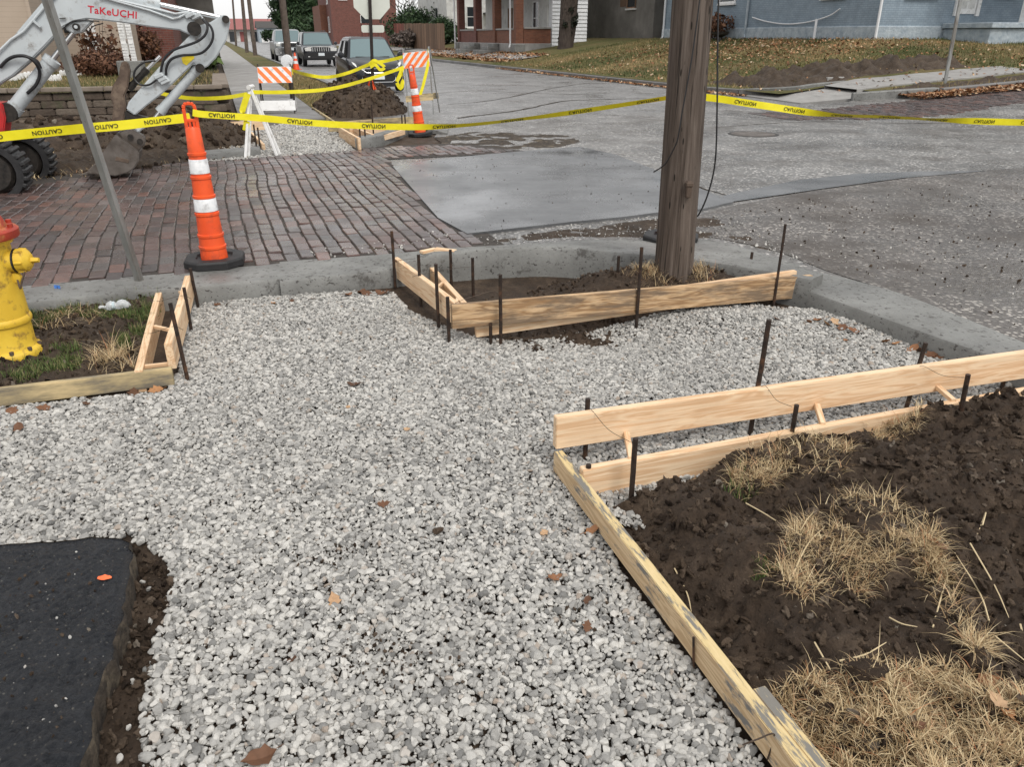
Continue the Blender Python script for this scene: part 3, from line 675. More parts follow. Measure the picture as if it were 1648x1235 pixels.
# dirt and pebbles swept along the far side of the kerb
DSP = [G(*q, .11) for q in ((470,405),(560,395),(640,385),(700,372),(760,384),(918,363),(1062,347),(1130,345),(1180,350),(1260,400),(1330,438),(1225,402),(1150,384),(1033,384),(940,383),(880,388),(790,394),(700,400),(620,407),(520,416))]
soil_patch('dirt_spill', DSP, lambda x, y: .096+.022*(fbm(x*3, y*3, 2, 4)+.55)*sstep(0,.22,edge_dist(x, y, DSP)), M['soil2'], .03)
peb = [rock('road pebble shape', M['stone'], 60+i, 1, .4, 6, .6) for i in range(5)]
clod_scatter('road_pebbles', DSP, lambda x, y: .110, 700, .008, .035, 'pale pebbles scattered on the dirt beyond the kerb', 2.5, peb)
DS2 = [G(*q, .1) for q in ((1150,352),(1260,350),(1370,368),(1500,405),(1640,448),(1800,500),(1800,604),(1645,547),(1532,501),(1432,464),(1337,441),(1262,402),(1180,372))]
DS3 = [G(*q, .1) for q in ((700,222),(760,212),(840,214),(915,218),(935,228),(900,237),(830,240),(760,236),(715,234))]
soil_patch('asphalt_scrape', DS3, lambda x, y: .10+.05*(fbm(x*2.5, y*2.5, 16, 4)+.1)*sstep(0,.3,edge_dist(x, y, DS3)), M['tarcut'], .04)
WF = [G(*q, .1) for q in ((1150,330),(1235,318),(1330,304),(1450,288),(1590,276),(1480,277),(1380,281),(1290,290),(1230,302),(1165,316))]
mb = MB(); mb.add([p+Vector((0,0,.010)) for p in WF], [tuple(range(len(WF)))]); tag(mb.build('wet_film', M['patch']), kind='structure')
mc = thing('manhole_cover', 'round iron manhole cover set in the asphalt beyond the pole', 'manhole cover', G(1212,216,.1)); m_ = MB(); m_.lathe([(.42,-.02),(.42,.004),(.40,.006)], n=32); m_.build('ring', M['grease'], mc, local=True); m_ = MB(); m_.lathe([(.36,.0),(.36,.008),(.34,.010)], n=32); m_.build('lid', M['bucket'], mc, local=True)
def crack(pts, w, nm='tar_seam'):
    P = smooth_path([G(x, y, .1) for x, y in pts], 10); m_ = MB()
    for i, p in enumerate(P):
        d = (P[min(i+1,len(P)-1)]-P[max(0,i-1)]).normalized(); n = Vector((-d.y, d.x, 0)); j = n*.05*noise.noise((p.x*3, p.y*3, 0)); ww = w*(.5+abs(noise.noise((p.x*5, p.y*5, 9))))
        for s in (-1, 1): q = p+j+n*ww*s; m_.v.append((q.x, q.y, zr(q.x, q.y)+.005))
    for i in range(len(P)-1): m_.f.append((2*i, 2*i+1, 2*i+3, 2*i+2)); m_.sm.append(False)
    tag(m_.build(nm, M['tarcut']), kind='structure')
crack(((735,190),(830,178),(905,163),(965,160),(1040,158)), .05); crack(((700,150),(770,146),(860,150),(960,152)), .03); crack(((1150,205),(1300,196),(1460,199),(1648,208)), .02); crack(((940,240),(1010,262),(1060,280),(1180,318)), .02); crack(((720,168),(800,160),(900,140),(990,128)), .03)
RP = [G(*q, .11) for q in ((1130,350),(1240,325),(1648,285),(1900,420),(1900,640),(1648,540),(1440,462),(1340,432),(1260,398))]
clod_scatter('road_grit', RP, lambda x, y: zr(x, y)+.004, 1500, .006, .026, 'loose grit scattered over the worn asphalt', 3, peb+clods[:2])
PPs = [Vector(q) for q in PP]
SLq = [G(*q, .09) for q in ((-20,900),(150,885),(195,880),(180,1000),(150,1120),(130,1230),(-20,1230))]
clod_scatter('slab_crumbs', SLq, lambda x, y: .087, 150, .003, .014, 'fine crumbs and chips lying on the asphalt slab', 3, peb[:2]+clods)
for k_, (cx_, cy_, n_k) in enumerate(((605,1060,90),(690,1090,40),(520,900,30),(930,985,30))):
    c_ = G(cx_, cy_, .0); clod_scatter('dirt_specks', [(c_.x+.13*math.cos(a), c_.y+.10*math.sin(a)) for a in np.linspace(0, 6.0, 12)], lambda x, y: hz(x, y)+.008, n_k, .004, .016, ('dirt specks and twigs on the gravel near the asphalt slab', 'dirt specks on the middle of the gravel', 'a few dirt specks on the gravel beside the tan leaf', 'dirt specks on the gravel along the diagonal board')[k_], 2)
clod_scatter('patch_grit', PPs, lambda x, y: .123, 300, .004, .017, 'dark crumbs scattered on the wet concrete patch', 3, clods)

# ------------------------------------------------------------------ brick street
def brick_mesh(i, l=.199, w=.1005, hh=.06, bv=.006):
    m = MB(); m.bx(-w/2, w/2, -l/2, l/2, -hh, 0); me = m.mesh('brick', M['brick'], bv, 1)
    for v in me.vertices: v.co += Vector((noise.noise(v.co*14+Vector((i*3,0,0))), noise.noise(v.co*14+Vector((i*3,9,0))), noise.noise(v.co*14+Vector((i*3,0,9)))))*.004
    for p in me.polygons: p.use_smooth = False
    return me
bms = [brick_mesh(i) for i in range(6)]
halves = [brick_mesh(9+i, .1) for i in range(2)]
def lay_bricks(u0, u1, v0, v1, keep, zf, pw=.1065, pl=.2125):
    out = []; nu = int((u1-u0)/pw)
    for i in range(nu):
        uu = u0+pw*(i+.5); off = (i % 2)*.5*pl+.03*math.sin(i*1.7)
        v = v0-off
        while v < v1:
            vc = v+pl/2; u2 = uu+.13*noise.noise((vc*.42+3, uu*.22, 0))+.020*noise.noise((vc*1.4, uu*.6, 5))+.006*noise.noise((vc*4, uu*9, 8))
            if v0+.02 < vc < v1-.02 and keep(u2, vc):
                p = W(u2, vc, 0); und = .005*noise.noise((u2*.9, vc*.9, 0))+.003*noise.noise((u2*2.5, vc*2.5, 4))
                out.append((p.x, p.y, zf(p.x, p.y)+und+random.gauss(0,.0022), random.gauss(0,.018), random.gauss(0,.018), ANG+random.gauss(0,.02)-.13*(noise.noise((vc*.42+3.04, uu*.22, 0))-noise.noise((vc*.42+2.96, uu*.22, 0)))*.42/.08, random.randrange(6)))
            v += pl
    return out
ea, eb = toUV(PP[0]), toUV(PP[1])
def keepL(u, v):
    lim = eb[0]+(ea[0]-eb[0])*(v-eb[1])/(ea[1]-eb[1]); lim = max(lim, 1.55)-.01
    if v < 6.75: lim = 1.62+.25*(6.75-v)
    farv = 11.5 if u > -.4 else 11.5-.95*(-.4-u)
    if v > 10.72 and u > 1.0: return v < 11.75 and u < 3.9-(v-10.72)*.7 and v > 10.72+max(0, u-2.2)*.02
    return u < lim and v < farv
bl = lay_bricks(-3.6, 4.8, 5.70, 11.9, keepL, lambda x, y: .118)
bed = MB(); bed.add([W(-4.5,5.6,.0855), W(1.95,5.6,.0855), W(1.95,10.6,.0855), W(4.1,10.6,.0855), W(3.4,11.95,.0855), W(-4.5,11.95,.0855)], [(0,1,2,3,4,5)])
# the joints' dirt: a sheet just above the asphalt, brick tops stand 10-20 mm proud of it
for i in range(len(bed.v)): bed.v[i] = (bed.v[i][0], bed.v[i][1], .1065)
br = tag(bed.build('brick_road', M['joint']), kind='structure')
def seen_size(b):
    zc = b[1]*CP-(.1-CAMH)*SP; px = 824+F*b[0]/zc; py = 617.5-F*(b[1]*SP+(.1-CAMH)*CP)/zc
    hid = (px < 62 and py > 330)
    return -1 if (px < -20 or px > 1700 or hid) else 1/zc
bl.sort(key=seen_size, reverse=True)
for b in bl[:300]:
    o = link('brick', bms[b[6]], br); o.location = b[:3]; o.rotation_euler = b[3:6]
def joined_bricks(name, bl, mat, parent):
    src = []
    for me in bms:
        V = np.array([v.co for v in me.vertices], np.float32); fs = [tuple(p.vertices) for p in me.polygons]; src.append((V, fs))
    VV = []; FF = []; RR = []; o = 0
    for b in bl:
        V, fs = src[b[6]]; mt = np.array(Euler(b[3:6]).to_matrix(), np.float32)
        VV.append(V @ mt.T + np.array(b[:3], np.float32)); FF += [tuple(i+o for i in f) for f in fs]; RR += [random.random()]*len(fs); o += len(V)
    me = bpy.data.meshes.new(name); me.from_pydata(np.concatenate(VV).tolist(), [], FF); me.materials.append(mat)
    a = me.attributes.new('rnd', 'FLOAT', 'FACE'); a.data.foreach_set('value', RR)
    o = link(name, me, parent); o['kind'] = 'stuff'; return o
joined_bricks('brick_paving', bl[300:], M['brick'], br)
# brick lane on the far right, beyond the asphalt
bl2 = lay_bricks(10.6, 19.5, 12.4, 14.75, lambda u, v: v > 12.5+.10*abs(u-15)+.25*math.sin(u*1.3), zr)
bed2 = MB()
for i in range(12):
    a = 10.4+i*.8; z0 = zr(*W(a, 13.5).xy)+.004; z1 = zr(*W(a+.8, 13.5).xy)+.004
    bed2.add([W(a,12.4,z0-.016), W(a+.8,12.4,z1-.016), W(a+.8,14.8,z1-.004), W(a,14.8,z0-.004)], [(0,1,2,3)])
br2 = tag(bed2.build('brick_lane', M['joint']), kind='structure')
bl2.sort(key=lambda b: b[1])
bl2 = [(*b[:2], b[2]+.014, *b[3:]) for b in bl2 if in_view(np.array([b[0]]), np.array([b[1]]))[0]]
joined_bricks('brick_paving', bl2, M['brick'], br2)
# ------------------------------------------------------------------ form boards
def board(a, b, h, t, mat, parent, name='board', side=0, jag=0.0):
    # a, b: ends of the top edge centre line (world); local X runs along the board
    a = Vector(a); b = Vector(b); d = b-a; L = d.length
    m = MB(); ns = max(1, int(L/.25))
    for k in range(ns+1): pass
    V = []; bow = random.uniform(-.004,.004)
    for k in range(ns+1):
        x = L*k/ns; oy = bow*math.sin(math.pi*k/ns)
        V += [(x,-t/2+oy,-h),(x,t/2+oy,-h),(x,t/2+oy,0),(x,-t/2+oy,0)]
    fs = [(0,1,2,3), tuple(4*ns+i for i in (3,2,1,0))]
    for k in range(ns):
        for i in range(4): fs.append((4*k+i, 4*k+4+i, 4*k+4+(i+1)%4, 4*k+(i+1)%4))
    m.add(V, fs)
    me = m.mesh(name, mat, .0025, 2)
    o = link(name, me, parent); o.location = a-(world_loc(parent) if parent else Vector())
    o.rotation_euler = (0, -math.atan2(d.z, math.hypot(d.x, d.y)), math.atan2(d.y, d.x))
    return o
T2 = .038
def off(p, q, s):                                # shift p sideways (to the left of p->q) by s
    d = (Vector(q)-Vector(p)); n = Vector((-d.y, d.x, 0)).normalized(); return Vector(p)+n*s
def tie(parent, pts, r=.0013):
    m = MB(); m.tube(smooth_path(pts, 4), r, 5); return m.build('tie_wire', M['wire'], parent)
def spacer(parent, a, b, w=.022, h=.018):
    m = MB(); m.beam((0,0,0), ((Vector(b)-Vector(a)).length,0,0), w, h); o = link('spacer', m.mesh('spacer', M['wood'], .002, 1), parent)
    d = Vector(b)-Vector(a); o.location = Vector(a)-world_loc(parent); o.rotation_euler = (0, -math.asin(d.z/d.length), math.atan2(d.y, d.x)); return o
# left pair
la0, la1 = G(265,452,.10), G(229,596,.10); lb0, lb1 = G(298,441,.20), G(263.5,554,.20)
la0 = la0.lerp(la1, .02)
fl = thing('kerb_form', 'pair of fresh pine form boards beside the hydrant verge', 'form', (-1.95,4.2,0), group=None)
c0, c1 = off(la0, la1, T2/2*-1), off(la1, la0, T2/2); board(off(la0, la1, -.019), off(la1, la0, .019), .14, T2, M['wood'], fl)
lb0 = lb0.lerp(lb1, .03); b0, b1 = off(lb0, lb1, .019), off(lb1, lb0, -.019); board(b0, b1, .14, T2, M['wood'], fl)
def onl(p, q, t, dz=0): r = Vector(p).lerp(Vector(q), t); r.z += dz; return r
for ta, tb, dz in ((.06,.05,-.012),(.56,.62,-.012),(.94,.98,-.02)):
    p = onl(la0, la1, ta, dz+.0); q = onl(b0, b1, tb); q.z = p.z; spacer(fl, p, q)
for ta, tb in ((.28,.36),(.66,.80)):
    tie(fl, [onl(la0, la1, ta, .012)+Vector((-.07,-.01,0)), onl(la0, la1, ta, .004), onl(b0, b1, tb, .004), onl(b0, b1, tb, -.02)+Vector((.05,.01,0))])
# grey board below the hydrant verge
g0, g1 = G(-300,664,.09), G(276,594,.09)
og = board(off(g0, g1, .019), off(g1, g0, -.019), .089, T2, M['greyboard'], None, 'form_board')
tag(og, 'concrete smeared old form board along the hydrant verge', 'board')
# middle form round the pole pit
m1a, m1b = G(634,412,.19), G(738,490,.19)
fm = thing('kerb_form', 'corner of form boards round the utility pole pit', 'form', (.2,4.4,0))
board(m1a.lerp(m1b,.03), m1b, .14, T2, M['wood'], fm)
m2a, m2b = G(680,413,.10), G(750,490,.10); board(m2a.lerp(m2b,.06), m2b, .14, T2, M['wood'], fm)
m3a, m3b = G(727,492,.195), G(1309,444,.195)
board(off(m3a, m3b, .019), off(m3b, m3a, -.019), .145, T2, M['wood2'], fm)
m4a, m4b = off(onl(m3a, m3b, .06), m3b, .062), off(onl(m3a, m3b, .96), m3b, .062); m4a.z = .105; m4b.z = .222
board(m4a, m4b, .14, T2, M['wood'], fm)
spacer(fm, onl(m1a,m1b,.55,-.10), Vector((onl(m2a,m2b,.55).x, onl(m2a,m2b,.55).y, m1a.z-.10)))
spacer(fm, onl(m1a,m1b,.9,-.10), Vector((onl(m2a,m2b,.85).x, onl(m2a,m2b,.85).y, m1a.z-.10)))
cl = [G(678,404,.20), G(702,399,.20)]; bb = board(cl[0], cl[1], .02, .05, M['wood'], fm, 'cleat'); bb = board(G(700,399,.205), G(733,403,.2), .02, .06, M['wood'], fm, 'cleat')
for t1, t2_, x in ((.12,.1,0),(.45,.4,0)):
    tie(fm, [onl(m1a,m1b,t1,.0)+Vector((-.05,0,-.01)), onl(m1a,m1b,t1,.004), onl(m2a,m2b,t2_,.01)+Vector((.1,.02,.02)), onl(m2a,m2b,t2_)+Vector((.22,.06,.03))])
tie(fm, [onl(m1a,m1b,.97,.0)+Vector((-.05,-.02,-.04)), onl(m1a,m1b,.98,.006), onl(m3a,m3b,.06,.03)+Vector((0,.06,0)), onl(m3a,m3b,.11,.045)+Vector((0,.07,.0)), onl(m3a,m3b,.12,.0)+Vector((0,-.02,-.005))])
tie(fm, [onl(m3a,m3b,.49,-.01)+Vector((0,-.02,0)), onl(m3a,m3b,.48,.03)+Vector((-.05,.05,.0)), onl(m3a,m3b,.42,.05)+Vector((-.06,.12,.01))])
# right pair
r1a, r1b = G(896,674,.24), G(1648,569,.24); r1e = r1a.lerp(r1b, 1.35)
r2a, r2b = G(939,758,.12), G(1648,630,.12); r2e = r2a.lerp(r2b, 1.35)
fr = thing('kerb_form', 'long pair of fresh pine form boards beside the soil bank', 'form', (1.2,3.0,0))
board(off(r1a, r1e, .019), off(r1e, r1a, -.019), .14, T2, M['wood'], fr)
board(off(r2a, r2e, .019), off(r2e, r2a, -.019), .14, T2, M['wood'], fr)
for ta, tb in ((.13,.095),(.52,.50),(.80,.82)):
    p = onl(r1a, r1b, ta); p.z = .125; q = onl(r2a, r2b, tb); q.z = .123; q = off(q, r2b, .02); spacer(fr, p, q, .024, .02)
for (ax, ay), (bx_, by) in (((944,660),(1015,712)),((1225,622),(1275,655)),((1480,590),(1557,608))):
    tie(fr, [G(ax,ay,.243), G(ax+8,ay,.246), G(ax*.5+bx_*.5, ay*.5+by*.5+6, .20), G(bx_,by,.15)], .0011)
# diagonal used board with a splice block
d0, d1 = G(891,727,.095), G(1212,1143,.095); d2 = d0.lerp(d1, 1.18)
fd = thing('form_board', 'used diagonal form board with yellow crusted top edge', 'board', (.55,1.9,0))
dd = d0.lerp(d1, 1.32)
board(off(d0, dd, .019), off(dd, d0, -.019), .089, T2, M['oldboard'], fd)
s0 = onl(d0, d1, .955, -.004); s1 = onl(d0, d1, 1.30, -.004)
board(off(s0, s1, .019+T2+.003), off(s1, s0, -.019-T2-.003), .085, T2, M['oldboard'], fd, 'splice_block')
pw = onl(d0, d1, 1.06); tie(fd, [off(pw, d1, .004)+Vector((0,0,-.08)), off(pw, d1, -.003)+Vector((0,0,.003)), off(pw, d1, .045)+Vector((0,0,.004)), off(pw, d1, .085)+Vector((0,0,.001))], .0022)
nl = onl(d0, d1, .80); m = MB(); q = off(nl, d1, -.006); m.cyl(q+Vector((0,0,-.005)), q+Vector((.008,-.02,-.13)), .0035, .003, 6); m.build('spike', M['stake'], fd)

# ------------------------------------------------------------------ steel stakes
stk = MB(); prof = [(.0095, -.25), (.0095, .0), (.0095, 1.0)]
def stake(px, py0, gz, py1, label, x_top=None, r=.0105, ground=None):
    base = G(px, py0, gz) if ground is None else ground
    lo, hi = base.z, base.z+.9                   # top height from the photo row of its tip
    for _ in range(40):
        mid = (lo+hi)/2; zc = base.y*CP-(mid-CAMH)*SP; yy = 617.5-F*(base.y*SP+(mid-CAMH)*CP)/zc
        if yy > py1: lo = mid
        else: hi = mid
    top = Vector((base.x, base.y, mid))
    if x_top is not None: top = PY(x_top, py1, base.y)
    d = top-base; m = MB(); n = 7; pts = [base-d.normalized()*.22+d.normalized()*((d.length+.22)*i/n) for i in range(n+1)]
    for i, q in enumerate(pts): q += Vector((.0015*noise.noise((px, i*2.1, 0)), 0, 0))
    m.tube(pts, r, 8)
    o = m.build('form_stake', M['stake'], None, org=base); return tag(o, label, 'stake', 'steel form stakes')
stake(637,474,-.05,372,'steel stake against the kerb at the end of the outer corner board')
stake(678,500,-.05,410,'steel stake outside the corner form, second from the kerb')
stake(706,535,-.06,425,'steel stake outside the corner form, third from the kerb')
stake(723,559,-.07,478,'short steel stake at the outer corner where pit boards meet')
stake(790,562,-.09,520,'stub of steel stake under the weathered plank')
stake(806,564,-.09,442,'steel stake in front of the weathered plank near its corner')
stake(1024,525,-.035,398,'steel stake in front of the weathered plank at mid length')
stake(1243,505,-.04,361,'tall thin steel stake in front of the weathered plank near the dropped kerb', r=.009)
stake(727,470,-.06,402,'steel stake inside the pit behind the inner corner board')
stake(762,490,-.08,415,'rusty steel stake standing free in the pit')
stake(993,462,.06,412,'rusty short stake in the dirt left of the pole')
stake(1205,448,.03,406,'rusty short stake in the dirt right of the pole')
stake(687,440,-.05,408,'stake tip between the two corner boards')
def behind(px, gz=.0):                            # ground point just beyond the upper long board
    best = min((abs((824+F*q.x/(q.y*CP-(gz-CAMH)*SP))-px), i) for i, q in enumerate(off(onl(r1a, r1e, k/400), r1e, .052) for k in range(401)))[1]
    q = off(onl(r1a, r1e, best/400), r1e, .052); q.z = gz; return q
stake(1212,715,.0,515,'tall leaning stake standing beyond the long pine pair', x_top=1238, r=.0115, ground=behind(1208))
stake(942,772,.0,642,'stake behind the upper long board near its free end', ground=behind(943))
stake(945,800,-.01,748,'stub stake at the diagonal board inside its corner')
stake(1015,813,-.01,706,'stake in front of the lower long board near its free end')
stake(1270,725,.03,652,'stake in front of the lower long board at mid length')
stake(1462,672,.0,552,'stake behind the upper long board towards the kerb', x_top=1490, ground=behind(1458))
stake(1541,690,.06,603,'stake leaning on the lower long board towards the kerb', x_top=1558)
stake(1612,645,.0,600,'stake under the far part of the long pine boards', ground=behind(1610))
stake(302,612,.0,488,'steel stake between the hydrant boards near the verge corner', x_top=274)
stake(308,532,.0,463,'steel stake on the gravel side of the hydrant boards', x_top=296)
stake(318,490,.02,432,'rusty steel stake at the kerb end of the hydrant boards', x_top=306)

# ------------------------------------------------------------------ utility pole
up = thing('utility_pole', 'weathered wooden utility pole rising from the form pit', 'utility pole', POLE)
m = MB(); top = Vector((POLE.x-.13, POLE.y+.16, 9.0)); ax = (top-POLE)
nseg, nr = 60, 28; V = []
for i in range(nseg+1):
    tt = (i/nseg)**1.8; c = POLE+Vector((0,0,-.25))+(ax+Vector((0,0,.25)))*tt; rad = .128+.012*math.exp(-tt*60)-.035*tt
    for k in range(nr):
        a = 2*math.pi*k/nr; z = c.z
        rr = rad*(1+.030*noise.noise((math.cos(a)*4, math.sin(a)*4, z*.35))+.014*noise.noise((math.cos(a)*14, math.sin(a)*14, z*.5)))
        V.append((c.x+rr*math.cos(a), c.y+rr*math.sin(a), z))
m.add(V, [(i*nr+k, i*nr+(k+1)%nr, (i+1)*nr+(k+1)%nr, (i+1)*nr+k) for i in range(nseg) for k in range(nr)], True)
m.build('shaft', M['pole'], up)
def pole_front(px, py, y=None): return PY(px, py, (y or POLE.y)-.142)
m = MB(); m.tube(smooth_path([pole_front(1131,-60), pole_front(1126,0), pole_front(1113,95), pole_front(1098,180), pole_front(1091,222), PY(1084,240,POLE.y-.12)+Vector((0,0,0)), PY(1070,264,POLE.y-.08), PY(1052,277,POLE.y-.02)], 6), .0042, 6); m.build('ground_wire', M['hose'], up)
m = MB(); m.tube(smooth_path([PY(1158,-60,POLE.y-.05), PY(1155,60,POLE.y-.05), PY(1154,180,POLE.y-.06), PY(1151,260,POLE.y-.06), PY(1140,310,POLE.y-.05), PY(1126,343,POLE.y-.03), PY(1118,350,POLE.y)], 6), .0052, 6); m.build('cable', M['hose'], up)
q = pole_front(1109,305); m = MB(); m.bx(q.x-.016,q.x+.016,q.y-.012,q.y+.03,q.z-.05,q.z+.05); m.bx(q.x-.022,q.x+.022,q.y-.02,q.y+.03,q.z+.02,q.z+.045); m.build('cable_bracket', M['rust'], up, .004, 1)
q = PY(1080,88,POLE.y+.02); m = MB(); m.bx(q.x-.012,q.x+.02,q.y-.004,q.y+.004,q.z-.018,q.z+.018); m.build('blue_tag', M['blue'], up, .002, 1)

# ------------------------------------------------------------------ channeliser cones (grab handle, black base)
CONE_H = 1.10
def make_cone():
    t = thing('channelizer_cone', 'x', 'traffic cone')
    m = MB(); pl = []
    pl = [(.20,.10),(.10,.20),(-.10,.20),(-.20,.10),(-.20,-.10),(-.10,-.20),(.10,-.20),(.20,-.10)]
    V = [(x, y, .0) for x, y in pl]+[(x, y, .046) for x, y in pl]+[(x*.95, y*.95, .058) for x, y in pl]+[(x*.62, y*.62, .060) for x, y in pl]+[(x*.58, y*.58, .040) for x, y in pl]
    fs = [tuple(reversed(range(8)))]
    for j in range(4): fs += [(j*8+k, j*8+(k+1)%8, (j+1)*8+(k+1)%8, (j+1)*8+k) for k in range(8)]
    fs.append(tuple(32+k for k in range(8))); m.add(V, fs)
    m.build('base', M['rubber'], t, .003, 1, local=True)
    z0, z1 = .04, .93; R = lambda z: .093+(.048-.093)*(z-z0)/(z1-z0)
    pr = [(R(z0), z0)]
    for z in (.13, .215, .365, .485, .615, .77):
        pr += [(R(z)+.000, z-.014), (R(z)+.006, z-.010), (R(z)+.006, z+.006), (R(z)-.001, z+.010)]
    pr += [(R(z1), z1), (R(z1)*.8, z1+.012)]
    m = MB(); m.lathe(pr, n=28); m.build('body', M['orange'], t, local=True)
    for za, zb in ((.382,.470),(.64,.735)):
        m = MB(); m.lathe([(R(za)+.002, za), (R(za)+.0035, za+.002), (R(zb)+.0035, zb-.002), (R(zb)+.002, zb)], n=28); m.build('reflective_band', M['refl'], t, local=True)
    m = MB()
    pts = [(-.036,0,.92), (-.036,0,1.06), (-.030,0,1.085), (-.012,0,1.092), (.012,0,1.092), (.030,0,1.085), (.036,0,1.06), (.036,0,.92)]
    for a, b in zip(pts, pts[1:]): m.beam(a, b, .022, .016, (0,1,0))
    m.beam((-.012,0,.92), (-.012,0,.985), .016, .012, (0,1,0)); m.beam((.014,0,.92), (.014,0,.985), .016, .012, (0,1,0)); m.beam((-.036,0,.985), (.036,0,.985), .02, .014, (0,1,0))
    m.build('handle', M['orange'], t, .004, 1, local=True); return t
cone1 = make_cone(); CL = 'upright channelizer cones holding the tape'
cpos = G(347,424,.118); cone1.location = cpos; cone1.rotation_euler = (0, math.radians(-.4), .25)
tag(cone1, 'orange channelizer cone with white bands standing on the brick street edge', 'traffic cone', CL)
c2 = copy_tree(cone1); p2 = PY(1083,386,POLE.y+.78); p2 = G(1079,388,.125); c2.location = p2; c2.rotation_euler = (0, math.radians(-1.2), .5)
tag(c2, 'orange channelizer cone standing behind the wooden utility pole', 'traffic cone', CL)
c3 = copy_tree(cone1); p3 = G(677,217,.11); c3.location = p3; c3.rotation_euler = (math.radians(3), math.radians(-5.5), .1)
tag(c3, 'orange channelizer cone leaning beside the dirt pile form', 'traffic cone', CL)

# ------------------------------------------------------------------ caution tape
def text_mesh(txt, size):
    c = bpy.data.curves.new('txt', 'FONT'); c.body = txt; c.size = size; c.offset = size*.018; c.space_character = 1.05; c.resolution_u = 3
    o = bpy.data.objects.new('txt', c); COL.objects.link(o); dg = bpy.context.evaluated_depsgraph_get(); me = bpy.data.meshes.new_from_object(o.evaluated_get(dg))
    bm = bmesh.new(); bm.from_mesh(me); bmesh.ops.triangulate(bm, faces=bm.faces)
    V = [v.co.copy() for v in bm.verts]; Fs = [tuple(v.index for v in f.verts) for f in bm.faces]; bm.free()
    bpy.data.objects.remove(o); x0 = min(v.x for v in V); V = [Vector((v.x-x0, v.y, 0)) for v in V]
    return V, Fs, max(v.x for v in V), max(v.y for v in V)
TX = text_mesh('CAUTION', .036)
def tape(name, label, pts, width=.076, twist=None, text=True, flip=True, parent=None, gap=.34, start=.1, group='caution tape strands', cat='tape'):
    P = smooth_path(pts, 14); n = len(P); S = [0]
    for a, b in zip(P, P[1:]): S.append(S[-1]+(b-a).length)
    def frame(s):
        i = max(0, min(n-2, int(np.searchsorted(S, s))-1)); t = (s-S[i])/max(1e-6, S[i+1]-S[i]); q = P[i].lerp(P[i+1], t)
        d = (P[min(i+2,n-1)]-P[max(i-1,0)]).normalized(); side = d.cross(Vector((0,0,1))).normalized(); upv = side.cross(d)
        tw = (twist(s/S[-1]) if twist else 0)+.22*noise.noise((s*1.7, label.__hash__() % 97, 0))
        up2 = upv*math.cos(tw)+side*math.sin(tw); nn = d.cross(up2)
        wd = width*(1+.05*noise.noise((s*3, 1, 7)))
        return q, up2, nn, wd
    m = MB(); N = max(8, int(S[-1]/.02)); V = []
    for i in range(N+1):
        q, u_, nn, wd = frame(S[-1]*i/N); rip = nn*(.004*noise.noise((S[-1]*i/N*9, 2, 2)))
        V += [q+u_*wd/2, q+rip, q-u_*wd/2]
    m.add(V, [(3*i+j, 3*i+j+1, 3*i+4+j, 3*i+3+j) for i in range(N) for j in (0, 1)], True)
    mid = P[n//2]
    o = m.build(name, M['tape'], parent, org=None if parent else Vector((mid.x, mid.y, mid.z)))
    if parent is None: tag(o, label, cat, group)
    if text:
        m = MB(); s = start; TV, TF, tw_, th_ = TX
        while s+tw_ < S[-1]-.03:
            VV = []
            for v in TV:
                q, u_, nn, wd = frame(s+v.x); y = (v.y-th_/2)*(-1 if flip else 1)
                view = (q-Vector((0,0,CAMH))).normalized(); sg = -1 if nn.dot(view) > 0 else 1
                VV.append(q+u_*y+nn*sg*.0045)
            m.add(VV, TF); s += tw_+gap
        if m.v: m.build('lettering', M['ink'], o)['kind'] = 'stuff'
    return o
hd1 = PY(308,186,cpos.y); hd2 = Vector((p2.x-.02, p2.y-.05, 0)); hd2 = PY(1076,157,p2.y-.05)
tape('caution_tape', 'yellow caution tape sagging from the near cone to the pole', [PY(310,181,cpos.y-.02), PY(330,184,cpos.y), PY(420,190,cpos.y+.08), PY(520,199,cpos.y+.2), PY(640,204,cpos.y+.34), PY(740,202,cpos.y+.45), PY(860,189,cpos.y+.55), PY(960,175,p2.y-.12), hd2], .044, lambda t: .95*sstep(.42,.56,t)-.35*sstep(.6,1,t))
tape('caution_tape', 'yellow caution tape running from the near cone past the excavator', [PY(306,189,cpos.y), PY(270,193,cpos.y-.06), PY(200,201,cpos.y-.16), PY(120,208,cpos.y-.3), PY(0,220,cpos.y-.5), PY(-160,238,cpos.y-.75)], .058, gap=.16, start=.12)
tape('caution_tape', 'yellow caution tape stretched from the pole to the right over the road', [PY(1080,152,p2.y-.05), PY(1150,158,p2.y-.02), PY(1230,170,p2.y), PY(1330,184,p2.y+.05), PY(1420,188,p2.y+.1), PY(1520,193,p2.y+.15), PY(1648,197,p2.y+.2), PY(1850,200,p2.y+.3)], .05, lambda t: 1.05*sstep(.22,.36,t)-.85*sstep(.5,.66,t), gap=.22)

# ------------------------------------------------------------------ leaning sign post on the verge
sb = G(229,466,.05); st = PY(73,-8,sb.y-.22); dv = (st-sb)
sp = thing('sign_post', 'leaning galvanised steel sign post behind the hydrant boards', 'post', sb)
m = MB(); e = sb+dv*1.6; m.beam(sb-dv.normalized()*.3, e, .044, .044, (0.3,1,0)); m.build('post', M['galv'], sp, .004, 2)
mh = MB()
for i in range(6):
    q = sb+dv*(.62+.08*i); mh.cyl(q+Vector((.005,-.0235,0)), q+Vector((.005,-.019,0)), .006, n=10)
mh.build('bolt_holes', M['grease'], sp)['kind'] = 'stuff'

